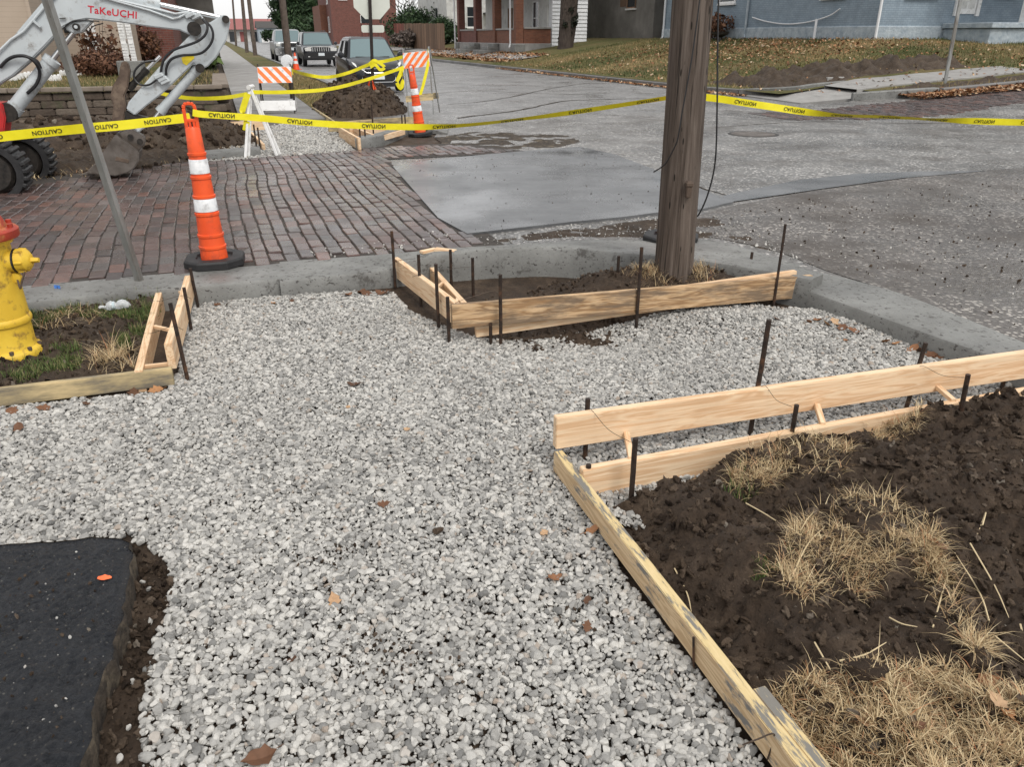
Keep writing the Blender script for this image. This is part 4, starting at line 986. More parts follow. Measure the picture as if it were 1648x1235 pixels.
# ------------------------------------------------------------------ fire hydrant
hb = G(6,567,.05)+Vector((.04,0,0))
hy = thing('fire_hydrant', 'yellow fire hydrant with red bonnet at the edge of the verge', 'fire hydrant', hb)
m = MB(); m.lathe([(.162,-.12),(.162,.0),(.158,.02),(.150,.032),(.136,.04),(.130,.06),(.130,.17),(.140,.175),(.144,.19),(.140,.205),(.134,.212),(.133,.30),(.132,.40),(.132,.52),(.132,.595),(.150,.60),(.150,.625)], tuple(hb), 40); m.build('barrel', M['hyd'], hy)
m = MB(); m.lathe([(.182,.625),(.188,.635),(.188,.665),(.178,.675),(.140,.68),(.130,.71),(.108,.76),(.072,.795),(.040,.805),(.036,.85),(.02,.855)], tuple(hb), 40)
for k in range(8):
    a = k*math.pi/4+.2; q = hb+Vector((.162*math.cos(a), .162*math.sin(a), .675)); m.cyl(q, q+Vector((0,0,.02)), .014, n=6)
m.build('bonnet', M['hydred'], hy)
def nozzle(a, z, r, name):
    d = Vector((math.cos(a), math.sin(a), 0)); c = hb+Vector((0,0,z)); m = MB()
    m.tube([c+d*.09, c+d*.135, c+d*.150], [r*1.0, r*.93, r*.93], 24); m.build('nozzle_neck', M['hyd'], hy)
    m = MB(); m.tube([c+d*.150, c+d*.158], [r*1.02, r*1.02], 24); m.build('gasket', M['rubber'], hy)
    m = MB(); m.tube([c+d*.158, c+d*.162, c+d*.205, c+d*.222, c+d*.226], [r*.9, r*1.0, r*.93, r*.6, r*.4], 24)
    for k in range(6):
        b = k*math.pi/3; s_ = d.cross(Vector((0,0,1))); q = (s_*math.cos(b)+Vector((0,0,1))*math.sin(b))*r*.95; m.cyl(c+d*.165+q, c+d*.20+q, .009, .006, 8)
    cp_ = m.build('nozzle_cap', M['hyd'], hy)
    m = MB(); m.cyl(c+d*.225, c+d*.262, .017, .013, 5); m.build('operating_nut', M['hyd'], cp_)
nozzle(math.radians(8), .505, .062, 'a'); nozzle(math.radians(-95), .44, .075, 'b'); nozzle(math.radians(188), .475, .058, 'c')
m = MB(); q = hb+Vector((.142,.0,.42)); m.lathe([(.010,-.012),(.026,-.010),(.026,.010),(.010,.012)], tuple(q), 14, 'y'); m.build('chain_lug', M['hyd'], hy)
m = MB(); m.tube(smooth_path([hb+Vector(v) for v in ((.15,-.01,.41),(.165,-.03,.37),(.18,-.03,.40),(.205,-.02,.455))], 5), .005, 6); m.build('cap_chain', M['rust'], hy)
for k in range(10):
    a = k*math.pi/5+.3; q = hb+Vector((.147*math.cos(a), .147*math.sin(a), .03)); m = MB(); m.cyl(q, q+Vector((0,0,.018)), .011, n=6); m.build('flange_bolt', M['rust'], hy)

# ------------------------------------------------------------------ crushed bottle, utility flag
ba, bb_ = G(160,499,.10), G(209,491,.11); d = (bb_-ba)
m = MB(); npt = 18; prof = [.008,.0125,.0125,.011,.020,.030,.034,.034,.026,.024,.027,.030,.033,.034,.032,.030,.028,.018]
m.tube([ba+d*(i/(npt-1))+Vector((0,0,.012+.006*math.sin(i*1.1))) for i in range(npt)], [p_*.78 for p_ in prof], 16)
for i in range(len(m.v)): 
    v = Vector(m.v[i]); m.v[i] = tuple(v+Vector((noise.noise(v*45), noise.noise(v*45+Vector((3,0,0))), noise.noise(v*40+Vector((0,5,0)))))*.003)
bt = thing('plastic_bottle', 'crushed clear plastic bottle lying on the hydrant verge', 'bottle', ba); m.build('body', M['pet'], bt)
m = MB(); m.tube([ba+d*(i/10)+Vector((0,0,.013)) for i in (4.0,4.4,4.8,5.2)], .0262, 16, caps=False); m.build('label_band', M['label'], bt)
fq = G(96,478,.06); ufl = thing('utility_flag', 'small blue utility marking flag by the kerb', 'flag', fq)
m = MB(); m.cyl(fq, fq+Vector((0,0,.07)), .0015, n=5); m.build('stem', M['wire'], ufl)
m = MB(); m.add([fq+Vector((-.02+.01*j, .004*math.sin(j*1.5), .045+.035*k)) for k in (0,1) for j in range(5)], [(j, j+1, j+6, j+5) for j in range(4)]); m.build('flag', M['blue'], ufl)
# ------------------------------------------------------------------ grass blades (real strips), leaves
def blades(name, X, Y, Z, length, width, lean, mat, label=None, cat='grass', hue=None, seg=2, parent=None, az=None):
    n = len(X); A = RNG.uniform(0, 2*np.pi, n) if az is None else az; Lg = length*np.exp(RNG.normal(0,.3,n)); le = np.clip(RNG.normal(lean[0], lean[1], n), .02, 1.5)
    wx, wy = -np.sin(A), np.cos(A); V = np.zeros((n, 2*seg+1, 3), np.float32)
    cx, cy, cz = X.copy(), Y.copy(), Z.copy(); a0 = le*.6
    for s in range(seg+1):
        wv = width*(1-s/seg)*.5
        if s < seg:
            V[:, 2*s] = np.stack([cx+wx*wv, cy+wy*wv, cz],1); V[:, 2*s+1] = np.stack([cx-wx*wv, cy-wy*wv, cz],1)
        else: V[:, 2*s] = np.stack([cx, cy, cz],1)
        ang = a0+le*.9*s/seg; st = Lg/seg
        cx = cx+np.cos(A)*np.sin(ang)*st; cy = cy+np.sin(A)*np.sin(ang)*st; cz = cz+np.cos(ang)*st
    k = 2*seg+1; base = (np.arange(n)*k)[:, None]; tri = []
    for s in range(seg-1): tri += [[2*s, 2*s+1, 2*s+3], [2*s, 2*s+3, 2*s+2]]
    tri += [[2*seg-2, 2*seg-1, 2*seg]]
    Fq = np.concatenate([base+np.array(t)[None, :] for t in tri])
    me = npmesh(name, V.reshape(-1,3), Fq, mat); h = RNG.uniform(0,1,n) if hue is None else hue
    a = me.attributes.new('rnd', 'FLOAT', 'POINT'); a.data.foreach_set('value', np.repeat(h, k).astype(np.float32))
    o = link(name, me, parent)
    if parent is None: tag(o, label, cat, kind='stuff')
    return o
def pts_in(P, n, h, dens=None):
    xs = [q[0] for q in P]; ys = [q[1] for q in P]; X = RNG.uniform(min(xs), max(xs), n*9); Y = RNG.uniform(min(ys), max(ys), n*9); k = inpoly_np(X, Y, P); X, Y = X[k], Y[k]
    if dens is not None: k = np.array([random.random() < dens(x, y) for x, y in zip(X, Y)], bool); X, Y = X[k], Y[k]
    X, Y = X[:n], Y[:n]; return X, Y, np.array([h(x, y) for x, y in zip(X, Y)])
# dead turf at the lower right
TP = [G(*q, .07) for q in ((1240,1092),(1300,1082),(1370,1096),(1450,1084),(1520,1072),(1570,1098),(1648,1128),(1760,1160),(1900,1500),(1480,1420),(1350,1250),(1290,1170))]
X, Y, Z = pts_in(TP, 15000, h_right); blades('dead_turf', X, Y, Z, .050, .0034, (1.25,.4), M['dry'], 'straw coloured dead turf beside the diagonal board', seg=3)
# straw clumps on the bank
def clump(P, n, L, w, label, mat='dry', lean=(1.32,.42), h=h_right, name='dry_grass', dens=None):
    sd = random.random()*90
    dens = dens or (lambda x, y: .08+.92*sstep(-.05,.32,fbm(x*6+sd, y*6, sd, 3)))
    X, Y, Z = pts_in(P, n, h, dens); return blades(name, X, Y, Z-.004, L, w, lean, M[mat], label, seg=3)
C1 = [G(*q, .16) for q in ((1230,905),(1290,830),(1370,775),(1440,800),(1470,850),(1430,900),(1380,930),(1300,950))]
clump(C1, 2600, .062, .0026, 'thick clump of straw grass on the soil hump')
C1b = [G(*q, .12) for q in ((1450,850),(1490,850),(1560,960),(1600,1040),(1570,1060),(1520,990))]; clump(C1b, 1300, .07, .003, 'strip of straw grass along the bank below the hump')
C2 = [G(*q, .1) for q in ((1165,780),(1200,735),(1290,700),(1370,740),(1350,775),(1260,770),(1200,800))]; clump(C2, 1300, .07, .003, 'straw grass spilling against the lower long board')
C3 = [G(*q, .09) for q in ((1400,690),(1440,672),(1480,672),(1475,700),(1420,705))]; clump(C3, 500, .06, .003, 'small straw tuft at the lower long board')
C4 = [G(*q, .06) for q in ((1150,800),(1190,765),(1215,780),(1230,810),(1190,815))]; clump(C4, 140, .035, .004, 'sparse green grass on the soil bank', 'green', (.5,.3), name='green_grass')
C5 = [G(*q, .06) for q in ((1205,930),(1265,920),(1275,945),(1215,950))]; clump(C5, 130, .028, .004, 'green sprouts in the soil below the hump', 'green', (.6,.3), name='green_grass')
# verge by the hydrant
V1 = [G(*q, .08) for q in ((20,505),(120,470),(250,465),(262,480),(232,560),(200,520),(120,500),(60,525))]
clump(V1, 5200, .042, .0045, 'green grass on the verge behind the bottle', 'green', (.6,.35), h_left, 'green_grass')
V2 = [G(*q, .08) for q in ((0,560),(60,575),(90,545),(140,560),(130,590),(40,610),(-20,600))]; clump(V2, 2000, .034, .0045, 'green grass around the hydrant foot', 'green', (.6,.35), h_left, 'green_grass')
V3 = [G(*q, .08) for q in ((178,545),(205,535),(212,552),(190,562))]; clump(V3, 800, .03, .0045, 'round green tuft beside the hydrant boards', 'green', (.5,.3), h_left, 'green_grass')
V4 = [G(*q, .08) for q in ((130,590),(170,555),(210,560),(215,590),(160,600))]; clump(V4, 420, .10, .0035, 'dry straw beside the hydrant boards', 'dry', (1.15,.25), h_left)
V5 = [G(*q, .08) for q in ((50,510),(120,495),(190,500),(150,525),(60,530))]; clump(V5, 180, .11, .0035, 'dry stalks lying behind the hydrant', 'dry', (1.35,.12), h_left)
# straw round the pole foot
ring = [(POLE.x+.36*math.cos(a), POLE.y-.02+.22*math.sin(a)) for a in np.linspace(math.pi*.95, math.pi*2.12, 14)]+[(POLE.x+.1, POLE.y+.02)]
clump(ring, 900, .07, .003, 'dry straw heaped round the utility pole foot', 'dry', (1.15,.3), h_pit)
# loose stalks on the bank: single bent stems
m = MB()
for a, b, c in (((1200,815),(1235,835),(1275,862)),((1275,930),(1300,880),(1330,850)),((1590,1005),(1575,960),(1535,895)),((1500,1015),(1515,960),(1525,925)),((1560,880),(1600,950),(1622,1000)),((1310,1040),(1330,1075),(1345,1100)),((1350,1070),(1390,1060),(1425,1040)),((1085,920),(1105,960),(1112,990)),((1640,1010),(1655,1060),(1690,1090)),((1430,1000),(1450,1010),(1475,1015)),((1600,1030),(1630,1055),(1660,1080)),((1580,850),(1585,830),(1570,870))):
    P = [GH(x, y, h_right)+Vector((0,0,.012)) for x, y in (a, b, c)]; m.tube(smooth_path(P, 4), [.0028,.0026,.0025,.0024,.0022,.002,.0018,.0014,.001], 5)
me = m.mesh('loose_stalks', M['dry']); a = me.attributes.new('rnd', 'FLOAT', 'POINT'); a.data.foreach_set('value', np.full(len(me.vertices), .8, np.float32))
tag(link('loose_stalks', me), 'long straw stalks lying loose on the soil bank', 'straw', kind='stuff')

# ------------------------------------------------------------------ single fallen leaves on the gravel
def leaf_mesh(i, curl=.25):
    m = MB(); V = []; n = 7
    for k in range(n+1):
        t = k/n; w = .30*math.sin(math.pi*t**.8)*(1+.35*math.sin(t*19+i*2))+.01; y = t-.5; z = curl*(abs(t-.5)**2)+.05*math.sin(t*5+i)
        V += [(-w, y, z+curl*.45*w), (0, y, z-.02), (w, y, z+curl*.5*w)]
    m.add(V, [(3*k+j, 3*k+j+1, 3*k+4+j, 3*k+3+j) for k in range(n) for j in (0,1)], True)
    m.tube([(0,-.5,curl*.25), (.02,-.72,curl*.3)], .012, 5); return m.mesh('fallen_leaf', None)
t_ = NT('leaf brown'); r_ = t_.rand(); t_.base(t_.mix(.5, t_.ramp(r_, [(0, (.09,.045,.025)), (.4, (.22,.10,.05)), (.75, (.40,.20,.09)), (1, (.48,.32,.19))]), t_.ramp(t_.noise(t_.coord(), 6, 5), [(.3,.5),(.7,1.1)]), 'MULTIPLY')); t_.set(rough=.6, spec=.3); M['leaf1'] = t_.m
lms = [leaf_mesh(i, .2+.12*i) for i in range(5)]
for l in lms: l.materials.append(M['leaf1'])
def leaf(px, py, size, label, h=hz, dz=.012, rz=None):
    p = GH(px, py, lambda x, y: h(x, y)+dz); o = link('fallen_leaf', random.choice(lms)); o.location = p; o.scale = (size,)*3
    o.rotation_euler = (random.gauss(0,.25), random.gauss(0,.25), random.uniform(0,6.28) if rz is None else rz); return tag(o, label, 'leaf', 'fallen leaves on the gravel')
leaf(418,1222,.085,'large orange leaf lying on the gravel near the asphalt slab')
leaf(538,966,.06,'tan pointed leaf lying flat on the middle of the gravel', rz=.4)
leaf(570,619,.085,'long tan leaf on the gravel between the two board forms', rz=1.2)
gl = 'small brown leaf lying on the open gravel'
for x, y, s in ((618,812,.05),(655,692,.04),(893,930,.055),(945,968,.04),(945,1008,.045),(875,858,.04),(560,655,.03),(955,855,.07),(470,1062,.035)): leaf(x, y, s, gl)
dl = 'brown leaf caught in the gravel along the dropped kerb'
for x, y, s in ((1318,515,.08),(1330,522,.085),(1345,519,.09),(1355,528,.085),(1302,518,.06),(1372,533,.08),(1425,550,.07),(1440,553,.06),(1468,563,.09),(1482,565,.085),(1496,572,.09),(1510,575,.07),(1340,540,.05),(1362,548,.045),(1250,513,.06)): leaf(x, y, s, dl)
kl = 'brown leaf lying on gravel against the kerb face'
for x, y, s in ((560,474,.08),(581,470,.09),(590,472,.1),(612,472,.09),(624,471,.08),(502,481,.06),(470,484,.05),(440,488,.05),(366,490,.07),(350,490,.06)): leaf(x, y, s, kl)
bl_ = 'brown leaf lying below the grey hydrant verge board'
for x, y, s in ((250,628,.08),(215,632,.08),(70,657,.07),(20,662,.08),(30,690,.07),(140,650,.05)): leaf(x, y, s, bl_)
tl = 'russet leaf lying in the dead turf on the bank'
for x, y, s in ((1410,1090,.06),(1450,1092,.07),(1395,1165,.06),(1440,1180,.05),(1590,1095,.06),(1605,1130,.055),(1480,1170,.04),(1500,870,.05),(1518,880,.05),(1622,1150,.05),(1345,1105,.06)): leaf(x, y, s, tl, h_right, .02)
rk = rock('dark_stone', M['clod'], 77, 2, .6, 8, .55); COL.objects.link(rk); rk.location = GH(705,854,lambda x, y: hz(x, y)+.02); rk.scale = (.055,.045,.045); rk.rotation_euler = (.3,.1,.7)
tag(rk, 'single dark stone lying on the pale gravel', 'stone')
rk = rock('dark_stone', M['clod'], 78, 3, .6, 8, .6); COL.objects.link(rk); rk.location = GH(1395,1080,lambda x, y: h_right(x, y)+.012); rk.scale = (.12,.09,.08)
tag(rk, 'flat dark clod at the edge of the dead turf', 'clod')
# ------------------------------------------------------------------ far left corner: ground, pavement, retaining wall, lawn
def quad(name, pts, mat, kind='structure', th=0.0):
    m = MB(); P = [Vector(p) for p in pts]
    if th: m.prism([p-Vector((0,0,th)) for p in P], (0,0,th))
    else: m.add(P, [tuple(range(len(P)))])
    return tag(m.build(name, mat), kind=kind)
quad('verge_ground', [W(-30,11.6,.085), W(3.35,11.6,.085), W(3.35,330,.085), W(-30,330,.085)], M['soil2'])
# parkway strip with grass, pavement, far kerb
quad('parkway', [W(1.85,17.2,.15), W(3.35,17.2,.15), W(3.35,330,.15), W(1.85,330,.15)], M['lawnbase'])
v = 15.9
while v < 150:
    L = 1.5 if v < 60 else 12
    quad('pavement', [W(.25,v+.012,.17), W(1.82,v+.012,.17), W(1.82,v+L-.012,.17), W(.25,v+L-.012,.17)], M['darkwalk'] if v < 24 else M['walk'], th=.1); v += L
m = MB(); m.hexa([W(3.33,18.5,.0), W(3.5,18.5,.0), W(3.5,330,.0), W(3.33,330,.0), W(3.33,18.5,.2), W(3.5,18.5,.2), W(3.5,330,.2), W(3.33,330,.2)]); tag(m.build('kerb_street', M['kerb']), kind='structure')
quad('driveway_apron', [W(1.85,32.5,.166), W(3.4,32.5,.13), W(3.4,34.3,.13), W(1.85,34.3,.166)], M['walk'])
# retaining wall of split blocks; lawn behind it
WV, WT = 16.3, .70
rw = thing('retaining_wall', 'brown split block retaining wall holding the corner lawn', 'wall', W(-3,WV,.1))
bms_w = []
for i in range(4):
    m = MB(); m.bx(-.20,.20,-.11,.11,-.062,.062); me = m.mesh('block', M['block'], .018, 2)
    for vv in me.vertices: vv.co += Vector((0, -.018*abs(noise.noise(vv.co*11+Vector((i*4,0,0)))), .006*noise.noise(vv.co*9+Vector((0,i*4,0)))))
    bms_w.append(me)
for r in range(5):
    zc = .13+r*.126
    for k in range(26):
        u = -.15-(k+.5*(r % 2))*.41; p = W(u, WV+.012*r, zc)
        if u < -8.2: continue
        o = link('block', bms_w[(k*3+r) % 4], rw); o.location = p-rw.location; o.rotation_euler = (0, 0, ANG+random.gauss(0,.012))
    for k in range(12):                                    # return along the pavement
        vv = WV+.3+(k+.5*(r % 2))*.41; p = W(.04-.012*r, vv, zc)
        o = link('block', bms_w[(k+r) % 4], rw); o.location = p-rw.location; o.rotation_euler = (0, 0, ANG+math.pi/2)
capm = MB(); capm.bx(-.245,.245,-.15,.15,-.035,.035); cme = capm.mesh('cap_stone', M['cap'], .012, 2)
for k in range(17):
    u = -.22-k*.5; o = link('cap_stone', cme, rw); o.location = W(u, WV+.03, .755)-rw.location; o.rotation_euler = (0,0,ANG)
for k in range(10):
    o = link('cap_stone', cme, rw); o.location = W(.0, WV+.35+k*.5, .756)-rw.location; o.rotation_euler = (0,0,ANG+math.pi/2)
def h_lawnL(x, y):
    u, v = toUV((x, y)); return .70 + .05*sstep(WV, 26, v) + .02*fbm(x*.8, y*.8, 3, 3)
def uvgrid(name, us, vs, h, mat, keep=None):
    V = []; nx = len(us)
    for v in vs:
        for u in us:
            p = W(u, v); V.append((p.x, p.y, h(p.x, p.y)))
    Fq = [(j*nx+i, j*nx+i+1, (j+1)*nx+i+1, (j+1)*nx+i) for j in range(len(vs)-1) for i in range(nx-1) if not keep or keep((us[i]+us[i+1])/2, (vs[j]+vs[j+1])/2)]
    return tag(link(name, npmesh(name, V, Fq, mat, True)), kind='structure')
uvgrid('lawn_corner', arange(-30, -.05, .5), arange(WV+.1, 60, .6), h_lawnL, M['lawnbase'])
def uv_pts(n, u0, u1, v0, v1, h, keep=None):
    U = RNG.uniform(u0, u1, n); Vv = RNG.uniform(v0, v1, n); X = U*CU-Vv*SU; Y = U*SU+Vv*CU
    k = in_view(X, Y, .5, 30)
    if keep is not None: k &= keep(U, Vv)
    X, Y = X[k], Y[k]; return X, Y, np.array([h(x, y) for x, y in zip(X, Y)])
X, Y, Z = uv_pts(16000, -8, 0, WV+.15, 24, h_lawnL); blades('lawn_grass', X, Y, Z, .06, .012, (.6,.35), M['lawn'], 'patchy winter grass on the lawn above the block wall')
X, Y, Z = uv_pts(16000, 1.85, 3.3, 17.3, 45, lambda x, y: .15); blades('parkway_grass', X, Y, Z, .05, .014, (.7,.35), M['lawn'], 'tan winter grass strip between pavement and kerb', hue=RNG.uniform(.35,1,len(X)))
# second gravel bed behind the trestle
G2 = [G(*q, .1) for q in ((425,205),(500,196),(525,196),(548,222),(572,245),(420,256),(330,262),(330,225),(380,215))]
quad('ramp_subgrade', [p+Vector((0,0,.01)) for p in G2], M['soil2'])
p, r, s = lay_gravel('g2', G2, .034, .036, lambda X, Y: np.full(len(X), .115), 2); tag(scatter('gravel_bed', p, r, s, rocks[:6] and [rock('gravel stone small shape', M['stone'], 90+i, 1, .4, 6, .6) for i in range(5)]), 'grey gravel laid in the far corner ramp behind the white trestle', 'gravel', kind='stuff')
# ------------------------------------------------------------------ far corner forms and kerb pieces
ff = thing('kerb_form', 'form boards round the dirt pile at the far corner', 'form', G(620,215,.1))
def bpx(a, za, b, zb, h, mat, par=ff, t=.04, name='board'): return board(G(*a, za), G(*b, zb), h, t, M[mat], par, name)
bpx((528,197),.32,(672,187),.32,.15,'greyboard'); bpx((562,206),.26,(640,203),.26,.13,'wood')
bpx((546,204),.27,(578,222),.27,.17,'wood'); bpx((562,202),.27,(600,216),.27,.12,'wood')
bpx((503,172),.20,(546,200),.22,.10,'greyboard'); bpx((610,219),.24,(650,208),.24,.08,'wood')
fk = MB(); a = [G(568,226,.24), G(600,224,.24), G(640,213,.22), G(660,205,.22)]
kerb('kerb_corner', [G(571,222,.26), G(605,219,.26), G(640,209,.24), G(668,202,.2), G(720,214,.13)], [G(574,219,.26), G(605,214,.26), G(640,204,.24), G(670,198,.2), G(722,204,.13)])
f2 = thing('kerb_form', 'pale form board pair beside the dirt heap and the trestle', 'form', G(370,215,.1))
bpx((322,199),.36,(424,193),.36,.15,'wood', f2); bpx((404,212),.20,(424,232),.20,.12,'wood', f2); bpx((360,226),.17,(408,222),.17,.05,'greyboard', f2)
kerb('kerb_stub', [G(312,249,.2), G(360,245,.2), G(418,240,.2)], [G(314,243,.2), G(362,239,.2), G(418,235,.2)])
for i, (x, y0, y1, L) in enumerate(((581,238,202,'stake at the near end of the far corner form'),(589,236,201,'second stake beside the far corner form end'),(602,228,168,'tall stake rising in front of the dirt pile'),(648,212,185,'stake behind the leaning cone on the far form'),(653,213,184,'stake close to the leaning cone on the far form'),(499,150,137,'thin stake standing beside the striped barricade'),(419,240,205,'stake at the pale board pair near the trestle'),(413,238,200,'stake beside the trestle leg'))):
    stake(x, y0, .11, y1, L, r=.012)

# ------------------------------------------------------------------ dirt heaps
def heap(name, label, cx, cy, rx, ry, hgt, base, mat, seed, n=46, clodn=900, csz=.16):
    c = W(cx, cy, base); t = thing(name, label, 'dirt pile', c); V = []; 
    def hh(a, b):
        d = a*a+b*b; return hgt*max(0, (1-d))**.9*(1+.35*fbm(a*2.2+seed, b*2.2, seed, 3))+.05*hgt*fbm(a*9, b*9, seed+3, 3)-.06*(d > .92)
    for j in range(n+1):
        for i in range(n+1):
            a, b = -1.08+2.16*i/n, -1.08+2.16*j/n; w = W(a*rx, b*ry); V.append((w.x, w.y, hh(a, b)))
    Fq = [(j*(n+1)+i, j*(n+1)+i+1, (j+1)*(n+1)+i+1, (j+1)*(n+1)+i) for j in range(n) for i in range(n)]
    link('earth', npmesh('earth', V, Fq, mat, False), t)
    A = RNG.uniform(0, 6.28, clodn); Rr = np.sqrt(RNG.uniform(0,1,clodn)); a, b = Rr*np.cos(A), Rr*np.sin(A)
    P = []
    for x, y in zip(a, b): w = W(x*rx, y*ry); P.append((w.x, w.y, hh(x, y)+.01))
    sz = .02+csz*RNG.uniform(0,1,clodn)**4; o = scatter('lumps', np.array(P), RNG.uniform(0,6.28,(clodn,3)), np.stack([sz]*3,1)*RNG.uniform(.6,1.3,(clodn,3)), [rock('lump shape', M['clod'], 120+seed*7+i, 2, 1.5, 5, .8) for i in range(4)])
    o.parent = t; o['kind'] = 'stuff'; return t
pc = toUV(G(585,186,.1)); heap('dirt_pile', 'dark dirt pile around the stop sign post at the far corner', pc[0]+.1, pc[1]+1.1, 1.05, 1.5, .62, .10, M['soil'], 2)
pc = toUV(G(285,248,.1)); heap('dirt_pile', 'brown dirt heap beside the excavator bucket', pc[0]-.1, pc[1]+1.0, 1.25, .9, .50, .10, M['soil2'], 5)
pc = toUV(G(120,250,.1)); heap('dirt_pile', 'low ridge of dug soil along the block wall behind the excavator', pc[0]-.6, pc[1]+1.6, 2.6, 1.1, .34, .08, M['soil'], 9)
# bare dug soil in front of the wall, and straw bits
X, Y, Z = uv_pts(2600, -5, .2, 10.2, 13, lambda x, y: .12, lambda U, V: V > 11.2-.9*np.maximum(0, -.6-U)); blades('straw_bits', X, Y, Z, .07, .008, (1.35,.2), M['dry'], 'straw and roots strewn over soil round the bucket')
P_ = [W(-5,10.0), W(-1.2,10.6), W(.1,11.4), W(.2,12.6), W(-5,13)]
clod_scatter('soil_crumbs', P_, lambda x, y: .10, 1800, .015, .10, 'crumbled soil between brick street and block wall', 3)
soil_patch('dug_soil', P_, lambda x, y: .085+(.055+rough(x, y, 1.6))*sstep(0,.5,edge_dist(x, y, P_)), M['soil2'], .045)

# ------------------------------------------------------------------ excavator, boom plane across the picture
EV = 10.25
ex = thing('excavator', 'compact grey excavator digging by the block wall', 'excavator', W(-3.6, EV, .1))
VV_ = W(0,1)
def slab(name, px, mat, w, dv=0.0, parent=ex, bevel=.012):
    P = [PV(x, y, EV+dv-w/2) for x, y in px]; m = MB(); m.prism(P, VV_*w); return m.build(name, M[mat], parent, bevel, 2)
def rod(name, a, b, r, mat, dv=0.0, parent=ex, n=14):
    m = MB(); m.cyl(PV(*a, EV+dv), PV(*b, EV+dv), r, n=n); return m.build(name, M[mat], parent)
def hose(px, dv, r=.016, parent=ex):
    m = MB(); m.tube(smooth_path([PV(x, y, EV+(d if d is not None else dv)) for x, y, d in [(q[0], q[1], q[2] if len(q) > 2 else None) for q in px]], 6), r, 8); return m.build('hose', M['hose'], parent)
boom = slab('boom', ((-75,158),(-60,128),(0,84),(38,38),(72,-2),(98,-16),(150,-18),(212,-4),(262,14),(305,27),(318,38),(318,52),(306,56),(288,48),(250,44),(210,38),(170,33),(140,30),(118,34),(100,44),(70,76),(48,98),(20,122),(0,134),(-30,158),(-55,172)), 'mpaint', .22)
slab('cylinder_lug', ((104,46),(112,36),(128,33),(150,33),(138,45),(132,52),(118,54)), 'mpaint', .16, 0, ex)
rod('pin', (125,43), (125.5,43), .04, 'grease') if False else None
m = MB(); q = PV(125,43,EV); m.cyl(q-VV_*.13, q+VV_*.13, .036, n=18); pn = m.build('pin', M['grease'], ex)
m = MB(); m.cyl(q-VV_*.14, q-VV_*.13, .018, n=14); m.build('pin_cap', M['mpaint'], pn)
# arm and link plates
slab('arm', ((300,62),(322,40),(339,35),(357,23),(368,26),(371,34),(365,64),(348,93),(334,107),(322,113),(312,102),(262,150),(236,170),(217,186),(203,176),(207,164),(253,111),(290,72)), 'mpaint', .17)
for (x, y, r) in ((363,31,.040),(313,46,.075)):
    q = PV(x, y, EV); m = MB(); m.cyl(q-VV_*.125, q+VV_*.125, r, n=20); m.build('pin', M['grease'], ex)
cyl_parts = (('boom_cylinder', (22,176), (84,96), .078, (80,101), (123,46), .03, 'mpaint'), ('bucket_cylinder', (316,112), (258,179), .052, (262,174), (243,198), .024, 'mpaint'), ('arm_cylinder', (150,-14), (256,6), .07, (250,5), (360,29), .026, 'mpaint'), ('thumb_cylinder', (210,140), (236,112), .035, (232,116), (258,90), .018, 'grease'))
for nm, a, b, r0, c, d, r1, mt in cyl_parts:
    dv = {'boom_cylinder': -.02, 'bucket_cylinder': 0, 'arm_cylinder': .02, 'thumb_cylinder': .0}[nm]
    o = rod(nm, a, b, r0, mt, dv); rod('rod', c, d, r1, 'steel', dv, o)
    m = MB(); A, B = PV(*a, EV+dv), PV(*b, EV+dv); dd = (B-A).normalized(); m.cyl(B-dd*.05, B+dd*.012, r0*1.14, n=16); m.cyl(A-dd*.03, A+dd*.05, r0*1.12, n=16); m.build('gland', M[mt if nm != 'boom_cylinder' else 'grease'] if nm == 'thumb_cylinder' else M['mpaint'], o)
m = MB(); q = PV(14,180,EV-.02); m.cyl(q-VV_*.11, q+VV_*.11, .10, n=18); m.build('pivot', M['grease'], ex)
m = MB(); q = PV(322,109,EV); m.cyl(q-VV_*.11, q+VV_*.11, .05, n=16); m.build('pivot', M['grease'], ex)
# thumb, links and bucket
slab('thumb', ((196,98),(205,100),(209,114),(206,140),(200,154),(203,172),(199,196),(190,214),(178,214),(180,190),(183,172),(177,157),(181,138),(191,122),(193,108)), 'rust', .16)
slab('link', ((198,176),(216,184),(240,190),(238,196),(214,200),(200,196)), 'grease', .14)
slab('link', ((215,205),(236,196),(240,200),(222,214)), 'mpaint', .05, -.06)
slab('bucket_ear', ((190,214),(212,208),(232,220),(234,232),(224,243),(205,236)), 'bucket', .16)
for x, y in ((211,219),(226,226)):
    q = PV(x, y, EV); m = MB(); m.cyl(q-VV_*.10, q+VV_*.10, .032, n=14); m.build('pin', M['grease'], ex)
bk = slab('bucket', ((185,217),(223,246),(223,260),(216,271),(206,278),(186,283.5),(160,281.5),(140,280),(139,277),(158,262),(165,246)), 'bucket', .56, .05)
P = [PV(x, y, EV+.05-.285) for x, y in ((187,252),(208,257),(207,263),(185,258))]; m = MB(); m.prism(P, VV_*.01); m.build('embossed_plate', M['rust'], bk, .002, 1)
for k in range(4):
    dv = -.2+k*.16; P = [PV(x, y, EV+.05+dv-.03) for x, y in ((150,277),(139,277.5),(129,281.5),(141,282.5),(152,281.5))]; m = MB(); m.prism(P, VV_*.06); m.build('tooth', M['bucket'], bk, .004, 1)
